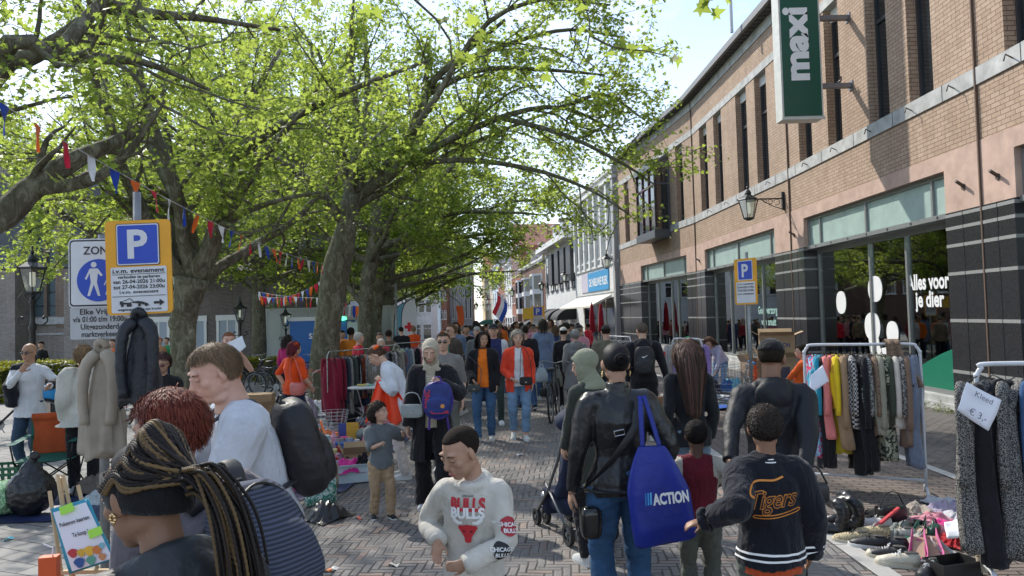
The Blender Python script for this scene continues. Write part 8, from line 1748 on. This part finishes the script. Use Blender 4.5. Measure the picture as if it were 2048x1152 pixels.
bAF=person('person in an orange top slouched in the folding chair by the window',*gnd(1594,12.6),60,H=1.6,skin=FAIR,sit=.50,lean=-12,vox=.012,head=(0,-10),feet=((-.1,.62),(.1,.66)),hands=((-.12,.3,.62),(.12,.3,.6)),top=dict(c=(.75,.12,.02),sl=.6),legs=jeans((.1,.16,.28)),hair=dict(kind='curly',c=(.02,.015,.01),len=.06,n=400))
  # easel, poster, juice carton on a low table just below the picture
tx,ty=-2.0,2.95; root=empty('side_table',(tx,ty,0),0,'low wooden table below the bottom edge carrying easel and juice carton','table'); m=M(); m.b2(-.3,.34,-.22,.3,.72,.745); m.build('table_top',CARD,root)
for sx in (-.26,.3):
    for sy in (-.18,.26):m=M(); m.b2(sx-.02,sx+.02,sy-.02,sy+.02,0,.72); m.build('leg',CARD,root)
WOOD=mat('pale pine',(.52,.37,.2),.65,.15,9); d=3.0; E0=at(155,1120,d)
root=empty('easel',(E0[0],E0[1],.745),0,'small pale wooden display easel in the lower left corner','easel'); L=lambda px,py,dd=3.0:tuple(at(px,py,dd)-np.array(root.location)); m=M()
for a,b_ in ((L(99,982),L(135,1230,2.9)),(L(115,950,3.03),L(160,1235,2.9)),(L(126,950,3.03),L(150,1060,3.0)),(L(156,970),L(215,1225,2.95)),(L(120,955,3.05),L(150,1225,3.25))):m.tube([a,b_],.0085,4)
m.box(L(172,1143,2.93),(.24,.02,.014)); m.build('easel_frame',WOOD,root)
P=[at(104,1014,2.97),at(171,996,2.97),at(226,1102,2.92),at(141,1146,2.92)]; P[1]=at(172,996,2.97)
P=[at(102,1018,2.97),at(176,996,2.97),at(232,1118,2.92),at(140,1148,2.92)]
def poster(root,P,c,nn):
    e1,e2=P[1]-P[0],P[3]-P[0]; ex,ez=norm(e1),norm(-e2); nn=norm(np.cross(ex,ez)); W2=np.linalg.norm(e1); f=lambda u_,v_,q=.012:P[0]*(1-u_)*(1-v_)+P[1]*u_*(1-v_)+P[2]*u_*v_+P[3]*(1-u_)*v_-c-np.array((0,q,0))
    m=M(); m.add([f(.05,.06,.006),f(.93,.05,.006),f(.96,.97,.006),f(.08,.97,.006)],[(0,1,2,3)]); m.build('page',PAPER,root)
    m=M(); write(m,'Pokemon kaarten',f(.5,.30),ex,ez,.022,.02,width=W2*.78); write(m,'Te koop !',f(.53,.50),ex,ez,.024,.02,width=W2*.42); m.build('lettering',SBK,root)
    for i,(u_,v_,r_,c_) in enumerate(((.22,.72,.018,(.45,.05,.05)),(.4,.75,.016,(.6,.4,.05)),(.58,.76,.02,(.7,.45,.05)),(.75,.78,.018,(.6,.2,.05)),(.88,.74,.012,(.2,.45,.5)),(.3,.88,.02,(.03,.1,.3)),(.55,.9,.018,(.1,.35,.25)),(.8,.9,.014,(.55,.25,.1)))):m=M(); m.add([f(u_,v_,.010+i*.0005)+ex*r_*math.cos(a)*(1+.2*math.sin(3*a))+ez*r_*math.sin(a) for a in np.linspace(0,6.28,15)[:-1]],[tuple(range(14))]); m.build('colour_blob',flat('blob %d'%i,c_,.7),root)
    for u_,v_ in ((.45,.06),(.88,.52)):m=M(); q=f(u_,v_,.016); m.add([q-ex*.028+ez*.014,q+ex*.028+ez*.018,q+ex*.03-ez*.014-(0,.004,0),q-ex*.026-ez*.02-(0,.004,0)],[(0,1,2,3)]); m.build('sticky_note',flat('lime note',(.35,.7,.06)),root)
card('blue edged poster for trading cards leaning on the easel',P,flat('turquoise board',(.03,.27,.38)),'poster','poster',.004,None,poster)
q=at(99,1150,2.75); root=empty('juice_carton',(q[0],q[1],.745),12,'orange red juice carton with white straw','carton'); hh=at(99,1112,2.75)[2]-.745; m=M(); m.b2(-.03,.03,-.02,.02,0,hh); m.build('carton_body',flat('juice orange',(.7,.10,.02),.4),root); m=M(); m.tube([(.01,0,hh),(.012,0,hh+.03),(-.02,0,hh+.045)],.003,6); m.build('straw',WHITE,root); m=M(); write(m,'DRINK',(0,-.021,hh*.6),(1,0,0),(0,0,1),.016,.02,width=.045); m.build('lettering',flat('cream ink',(.6,.45,.3)),root)
  # little white table with jewellery, wire basket
root=empty('market_table',(*gnd(738,12.0),0),8,'small white folding table with trinkets before the white blazer woman','table'); m=M(); m.ell((0,0,.80),(.36,.2,.025),None,20,8,0,3); m.build('table_top',flat('white laminate',(.5,.52,.52)),root,smooth=True); m=M(); m.tube([(-.2,.1,.78),(-.1,-.1,.4),(-.3,-.15,0)],.012,6); m.tube([(.2,.1,.78),(.05,0,.4),(.3,-.1,0)],.012,6); m.tube([(-.3,.15,0),(.25,.12,.78)],.012,6); m.build('leg',CHR,root)
for i in range(9):o=M(); o.ell((0,0,.015),(.03+.01*(i%3),.025,.02),None,8,6); a=i*2.4; r_=.07+.02*i*.9; tag(o.build('trinket',mat('trinket',[(.5,.5,.5),(.5,.4,.1),(.2,.4,.3)][i%3],.3,.3,30),None,(root.location.x+r_*math.cos(a)*1.2,root.location.y+r_*math.sin(a)*.5,.825)),'small trinket on the white folding table','trinket','trinkets on the white table')
root=empty('wire_basket',(*gnd(665,12.3),.0),10,'white wire basket half fallen beside the long steel rack','basket'); m=M()
for z_ in np.linspace(.05,.4,7):m.tube([(.22*math.cos(a)*(.7+z_),.18*math.sin(a)*(.7+z_) ,z_) for a in np.linspace(0,6.28,22)],.003,4)
for a in np.linspace(0,6.28,15)[:-1]:m.tube([(.22*math.cos(a)*.72,.18*math.sin(a)*.72,.03),(.22*math.cos(a)*1.1,.18*math.sin(a)*1.1,.4)],.003,4)
m.build('wire_basket_mesh',WT,root)
root=empty('barrier_tape',(*gnd(640,12.5),0),0,'red and white tape strung from the leaning trunk to the ground','tape'); m=M(); P=spline([at(672,728,17.2),at(640,741,16.0),at(625,748,14.5),at(628,800,13.8),at(630,832,13.0)],40)-np.array(root.location); m.tube(P,.03,4,True,0,.002,(0,0,1)); m.build('tape_band',patt('red white tape','stripe',(.6,.03,.03),(.65,.65,.65),3.5),root)
  # ------------------------------------------------------------ shopping trolley
root=empty('shopping_trolley',(*gnd(1440,12.9),gz(12.9)),-8,'steel wire shopping trolley with blue handle in front of the shop','shopping trolley'); m=M()
def wall_(p00,p10,p11,p01,n_,k_):
    p00,p10,p11,p01=map(np.array,(p00,p10,p11,p01))
    for i in range(n_+1):t_=i/n_; m.tube([p00+(p10-p00)*t_,p01+(p11-p01)*t_],.003,4)
    for i in range(k_+1):t_=i/k_; m.tube([p00+(p01-p00)*t_,p10+(p11-p10)*t_],.004,4)
for s in (-1,1):wall_((-.45,s*.2,.50),(.40,s*.25,.42),(.46,s*.28,.95),(-.52,s*.22,.85),16,5)
wall_((-.45,-.2,.5),(-.45,.2,.5),(-.52,.22,.85),(-.52,-.22,.85),7,4); wall_((.4,-.25,.42),(.4,.25,.42),(.46,.28,.95),(.46,-.28,.95),8,5); wall_((-.45,-.2,.5),(.4,-.25,.42),(.4,.25,.42),(-.45,.2,.5),12,6); m.build('basket',CHR,root)
m=M()
for s in (-1,1):m.tube([(.5,s*.27,.95),(.38,s*.25,.40),(-.1,s*.22,.32),(-.45,s*.2,.13)],.013,7); m.tube([(-.1,s*.22,.32),(.15,s*.24,.30),(.42,s*.27,.13)],.013,7)
m.build('frame',flat('grey steel',(.2,.21,.22),.4,.7),root,smooth=True); m=M(); m.tube([(.52,-.28,.98),(.52,.28,.98)],.022,10); m.build('handle',flat('light blue handle',(.03,.25,.5)),root,smooth=True)
for x_,y_ in ((-.45,.2),(-.45,-.2),(.42,.27),(.42,-.27)):m=M(); m.lathe([(0,-.012),(.06,-.012),(.06,.012),(0,.012)],(x_,y_,.062),16,0,rotm(90)); m.build('wheel',flat('grey rubber',(.08,.08,.08)),root)
rx,ry=root.location.x,root.location.y
for i,(dx,c_,nm) in enumerate(((-.15,(.02,.02,.03),'black print'),(.1,(.03,.1,.3),'blue'),(.2,(.15,.4,.5),'turquoise'),(-.3,(.5,.5,.5),'white'))):o=heap('%s cloth lying in the shopping trolley'%nm,0,0,.3,.3,.3-.06*(i%2),C_(c_),.5,i,dd=12.9); o.location=(rx+dx,ry,.48)
fluff([np.array((0,0,0)),np.array((.02,0,-.2)),np.array((0,0,-.42))],.022,420,(.85,.12,.01),'x',None,.03); o=COL.objects[-1] if False else bpy.data.objects['x']; o.name='feather_garland'; o.location=(rx+.5,ry-.25,.98); tag(o,'bright orange feather garland hanging from the trolley handle','garland')
  # ------------------------------------------------------------ shoes on the ground, right
def shoe(kind,label,px,py,rz,c,sole=(.55,.53,.46),s_=1.0,lace=None,mt=None,roll=0,group='shoes set out on the right',toe=None):
    x,y=G(px,py); root=empty('shoe',(x,y,.0),rz,label,'shoe',group); root.rotation_euler=(R(roll),0,R(rz)); mt=mt or mat('shoe leather',c,.5,.15,14,0,.002,60); root.scale=(s_,)*3
    def body(pr,z0):m=M(); m.loft([np.array([(w_*math.cos(a),y_,z0+h_*max(0,math.sin(a))**.75 if math.sin(a)>0 else z0) for a in np.linspace(0,2*math.pi,19)[:-1]]) for y_,w_,h_ in pr]); return m
    if kind=='sneaker':
        m=body([(-.125,.02,.05),(-.115,.033,.075),(-.08,.039,.085),(-.04,.038,.072),(0,.04,.066),(.05,.044,.058),(.09,.046,.045),(.125,.036,.034),(.14,.018,.02)],.02); m.build('upper',mt,root,smooth=True)
        m=M(); so_=[(-.03,-.125),(0,-.135),(.03,-.125),(.042,-.06),(.042,0),(.052,.07),(.05,.11),(.025,.148),(0,.152),(-.03,.146),(-.05,.11),(-.05,.06),(-.042,0),(-.042,-.06)]; m.prism(so_,.03,(0,0,.0),(1,0,0),(0,1,0)); m.build('sole',flat('sole',sole,.6),root,smooth=True,sharp=50)
        m=M(); m.ell((0,-.07,.1),(.026,.045,.006)); m.build('opening',flat('inside',(.06,.055,.05)),root,smooth=True)
        if toe:m=M(); m.ell((0,.115,.03),(.043,.032,.026)); m.build('toe_cap',flat('toe',toe),root,smooth=True)
        m=M()
        for i in range(5):y_=.0+i*.018; z_=.092-.006*i; m.tube([(-.022,y_,z_-.008),(0,y_+.006,z_),(.022,y_,z_-.008)],.003,5)
        for s in (-1,1):m.tube([(0,.0,.095),(s*.03,-.01,.105),(s*.045,.01,.09),(s*.01,.005,.095)],.0028,5)
        m.build('lace',flat('lace %s'%str(lace or sole),lace or sole,.7),root)
    elif kind=='pump':
        m=M(); rings=[]
        for t_ in np.linspace(0,1,14):
            y_=-.11+.25*t_; z0=.085*max(0,1-t_*1.5)**1.2+.006; w_=.028+.016*math.sin(t_*2.6) if t_<.93 else .016; hgt=.052-.02*math.sin(min(1,t_*1.4)*3.14) if t_<.72 else .036-.03*(t_-.72)/.28; rings.append([(w_*math.cos(a),y_,z0+hgt*math.sin(a)) for a in np.linspace(0,math.pi,3)][::1] if False else [(-w_,y_,z0+hgt),(-w_*.92,y_,z0+.006),(0,y_,z0),(w_*.92,y_,z0+.006),(w_,y_,z0+hgt)] if t_<.66 else [(-w_,y_,z0+.012),(-w_*.95,y_,z0+.004),(0,y_,z0),(w_*.95,y_,z0+.004),(w_,y_,z0+.012)])
        V=[q for r_ in rings for q in r_]; F=[(i*5+j,i*5+j+1,(i+1)*5+j+1,(i+1)*5+j) for i in range(13) for j in range(4)]; o=link('upper',fastmesh('upper',V,F),root,(0,0,0),(0,0,0),[mt]); md=o.modifiers.new('s','SOLIDIFY'); md.thickness=.004
        m=M(); m.ell((0,.105,.022),(.04,.05,.022)); m.build('toe',mt,root,smooth=True); m=M(); m.tube([(0,-.1,.09),(0,-.105,.04),(0,-.11,0)],[.022,.009,.007],8); m.build('heel',mt,root,smooth=True); m=M(); m.grid(4,10,lambda u_,v_:((u_-.5)*.06,-.105+.17*v_,.012+.085*max(0,1-(v_*.68)*1.5)**1.2)); m.build('insole',flat('insole tan',(.4,.27,.18)),root,smooth=True)
    elif kind=='boot':
        m=M(); m.ell((0,.04,.045),(.045,.13,.045)); m.ell((0,-.05,.08),(.045,.06,.08)); m.tube(spline([(0,-.05,.06),(0,-.06,.17),(.05,-.03,.24),(.15,.03,.22)],10),[.045,.044,.045,.05,.054,.052,.056,.05,.052,.046],14); V,F=remesh(m,.008,3); V += nrm(V,F)*(wnoise(V*np.array((12,12,30)))*.007)[:,None]; link('boot_shaft',fastmesh('boot_shaft',V,F),root,(0,0,0),(0,0,0),[mt]); m=M(); m.b2(-.03,.03,-.09,-.03,-.0,.03); m.build('heel',SBK,root)
    return root
bl,crm_,wh2=(.015,.015,.017),(.5,.46,.36),(.62,.62,.6)
shoe('sneaker','worn white and black sneaker nearest the kerb, laces loose',1800,1133,62,crm_,crm_,1.1,(.7,.7,.68),toe=(.55,.5,.38)); shoe('sneaker','second worn white and black sneaker behind the nearest one',1778,1118,58,bl,crm_,1.05,(.7,.7,.68),toe=(.55,.5,.38))
shoe('sneaker','black canvas sneaker with white sole next to the worn pair',1780,1100,62,bl,wh2,1.05,bl); shoe('sneaker','left black canvas sneaker with white sole',1740,1096,60,bl,wh2,1.05,bl)
lp=patt('leopard shoe','spots',(.5,.42,.26),(.06,.04,.03),90); shoe('sneaker','leopard print sneaker nearest the kerb',1705,1086,60,crm_,crm_,1.02,bl,lp); shoe('sneaker','second leopard print sneaker behind',1748,1074,55,crm_,crm_,1.02,(.6,.58,.5),lp)
shoe('sneaker','plain white sneaker behind the leopard print pair',1752,1056,60,wh2,wh2,1.0); shoe('sneaker','white ballet style shoe right of the white sneaker',1800,1078,75,(.5,.48,.42),crm_,.95)
shoe('boot','crumpled black leather boot nearest the kerb',1672,1068,70,bl,mt=mat('boot leather',(.014,.015,.018),.35,.2,6)); shoe('boot','second crumpled black leather boot behind it',1690,1050,66,bl,mt=mat('boot leather',(.014,.015,.018),.35,.2,6)); shoe('boot','black boot lying beside the dark handbag',1705,1062,95,bl,mt=mat('boot leather',(.014,.015,.018),.35,.2,6))
pk=mat('pink suede',(.50,.09,.24),.7,.1,8); shoe('pump','pink high heeled pump, left of the pair',1838,1120,150,bl,mt=pk,s_=1.35); shoe('pump','pink high heeled pump, right of the pair',1868,1118,158,bl,mt=pk,s_=1.35); shoe('pump','dark green heeled shoe behind the pink pumps',1830,1080,120,(.01,.1,.06)); shoe('pump','cream wedge sandal left of the pink pumps',1815,1098,80,(.5,.46,.4)); shoe('pump','pale silver sandal right of the pink pumps',1895,1118,200,(.45,.43,.42)); shoe('pump','black strappy shoe beside the green shoe',1855,1072,140,bl)
shoe('sneaker','black shoe with white laces at the bottom edge',1858,1150,130,bl,bl,1.0,(.7,.7,.7))
purse('black handbag with tall handles behind the white sneaker',(*G(1785,1050),.09),20,.3,.18,.1,(.012,.012,.013),[(-.06,0,.18),(.06,0,.18)]); purse('dark green handbag among the shoes',(*G(1870,1080),.06),50,.2,.12,.07,(.01,.06,.04),[(-.04,0,.1),(.04,0,.1)]); purse('tan handbag among the goods left of the trolley',(*gnd(1318,13.5),.2),10,.34,.3,.14,(.3,.15,.07),[(-.06,0,.22),(.06,0,.22)])
root=empty('shoe_box',(*G(1905,1150),.0),15,'open black shoe box at the bottom right','box'); m=M(); w_,d_,h_=.32,.19,.11
for s in (-1,1):m.b2(-w_/2,w_/2,s*d_/2-.002,s*d_/2+.002,0,h_); m.b2(s*w_/2-.002,s*w_/2+.002,-d_/2,d_/2,0,h_)
m.b2(-w_/2,w_/2,-d_/2,d_/2,0,.004); m.build('box_body',flat('black card',(.022,.02,.02)),root)
m=M(); m.b2(-.012,.012,-.2,.2,.0,.02); tag(m.build('flat_rod',flat('coral red',(.55,.06,.07)),None,(*G(1775,1062),.1),(R(14),0,R(-55))),'coral red handle lying across the shoes','handle')
card('white price note lying on the pink clothes',[np.array((*G(1890,1085),.16)),np.array((*G(1930,1070),.16)),np.array((*G(1938,1098),.12)),np.array((*G(1895,1110),.12))],PAPER,'price_note','note')
  # litter
for i,(px,py,c_,nm) in enumerate(((652,1143,(.75,.22,.05),'orange sweet wrapper'),(666,1141,(.6,.6,.58),'white scrap of paper'),(718,1038,(.6,.12,.08),'red scrap'),(1040,911,(.7,.7,.7),'white paper scrap'),(688,1025,(.55,.55,.52),'crumpled receipt'),(1835,888,(.6,.6,.58),'white scrap near the shop'),(1455,828,(.65,.65,.62),'white scrap near the trolley'),(17,1080,(.1,.5,.6),'turquoise plastic spoon'),(788,1132,(.65,.6,.5),'pale strip of peel'))):
    m=M(); m.grid(4,4,lambda u_,v_:((u_-.5)*.09,(v_-.5)*.04,.008+.012*math.sin(u_*5+i)*math.cos(v_*4))); tag(m.build('litter',flat('litter %d'%i,c_,.6),None,(*G(px,py),.006),(0,0,i*1.1),True),nm+' lying on the pavement','litter')
  # weeds along the shop wall
V=[]
for i in range(140):
    u_=rng.uniform(-1.5,9); p=F1.w(u_,.05+abs(rng.normal(0,.1)),0) if u_>0 else F0.w(8.8+u_,.1,0)
    V += [p+np.array((rng.normal(0,.05),rng.normal(0,.05),abs(rng.normal(0,.05)))) for _ in range(14)]
V=np.array(V); o=leafy('weeds',V,rng.uniform(.03,.09,len(V)),leafmat('weed leaves',[(0,(.07,.11,.02)),(1,(.18,.2,.05))],(.3,.4,.05),.3),None,droop=-.4,tpl=np.array([(0,0),(.12,.5),(0,1),(-.12,.5)])); tag(o,'low green weeds along the foot of the shop wall','weeds',None,'stuff')
bpy.data.scenes.remove(TS)
for me_ in list(bpy.data.meshes):
    if me_.users==0:bpy.data.meshes.remove(me_)
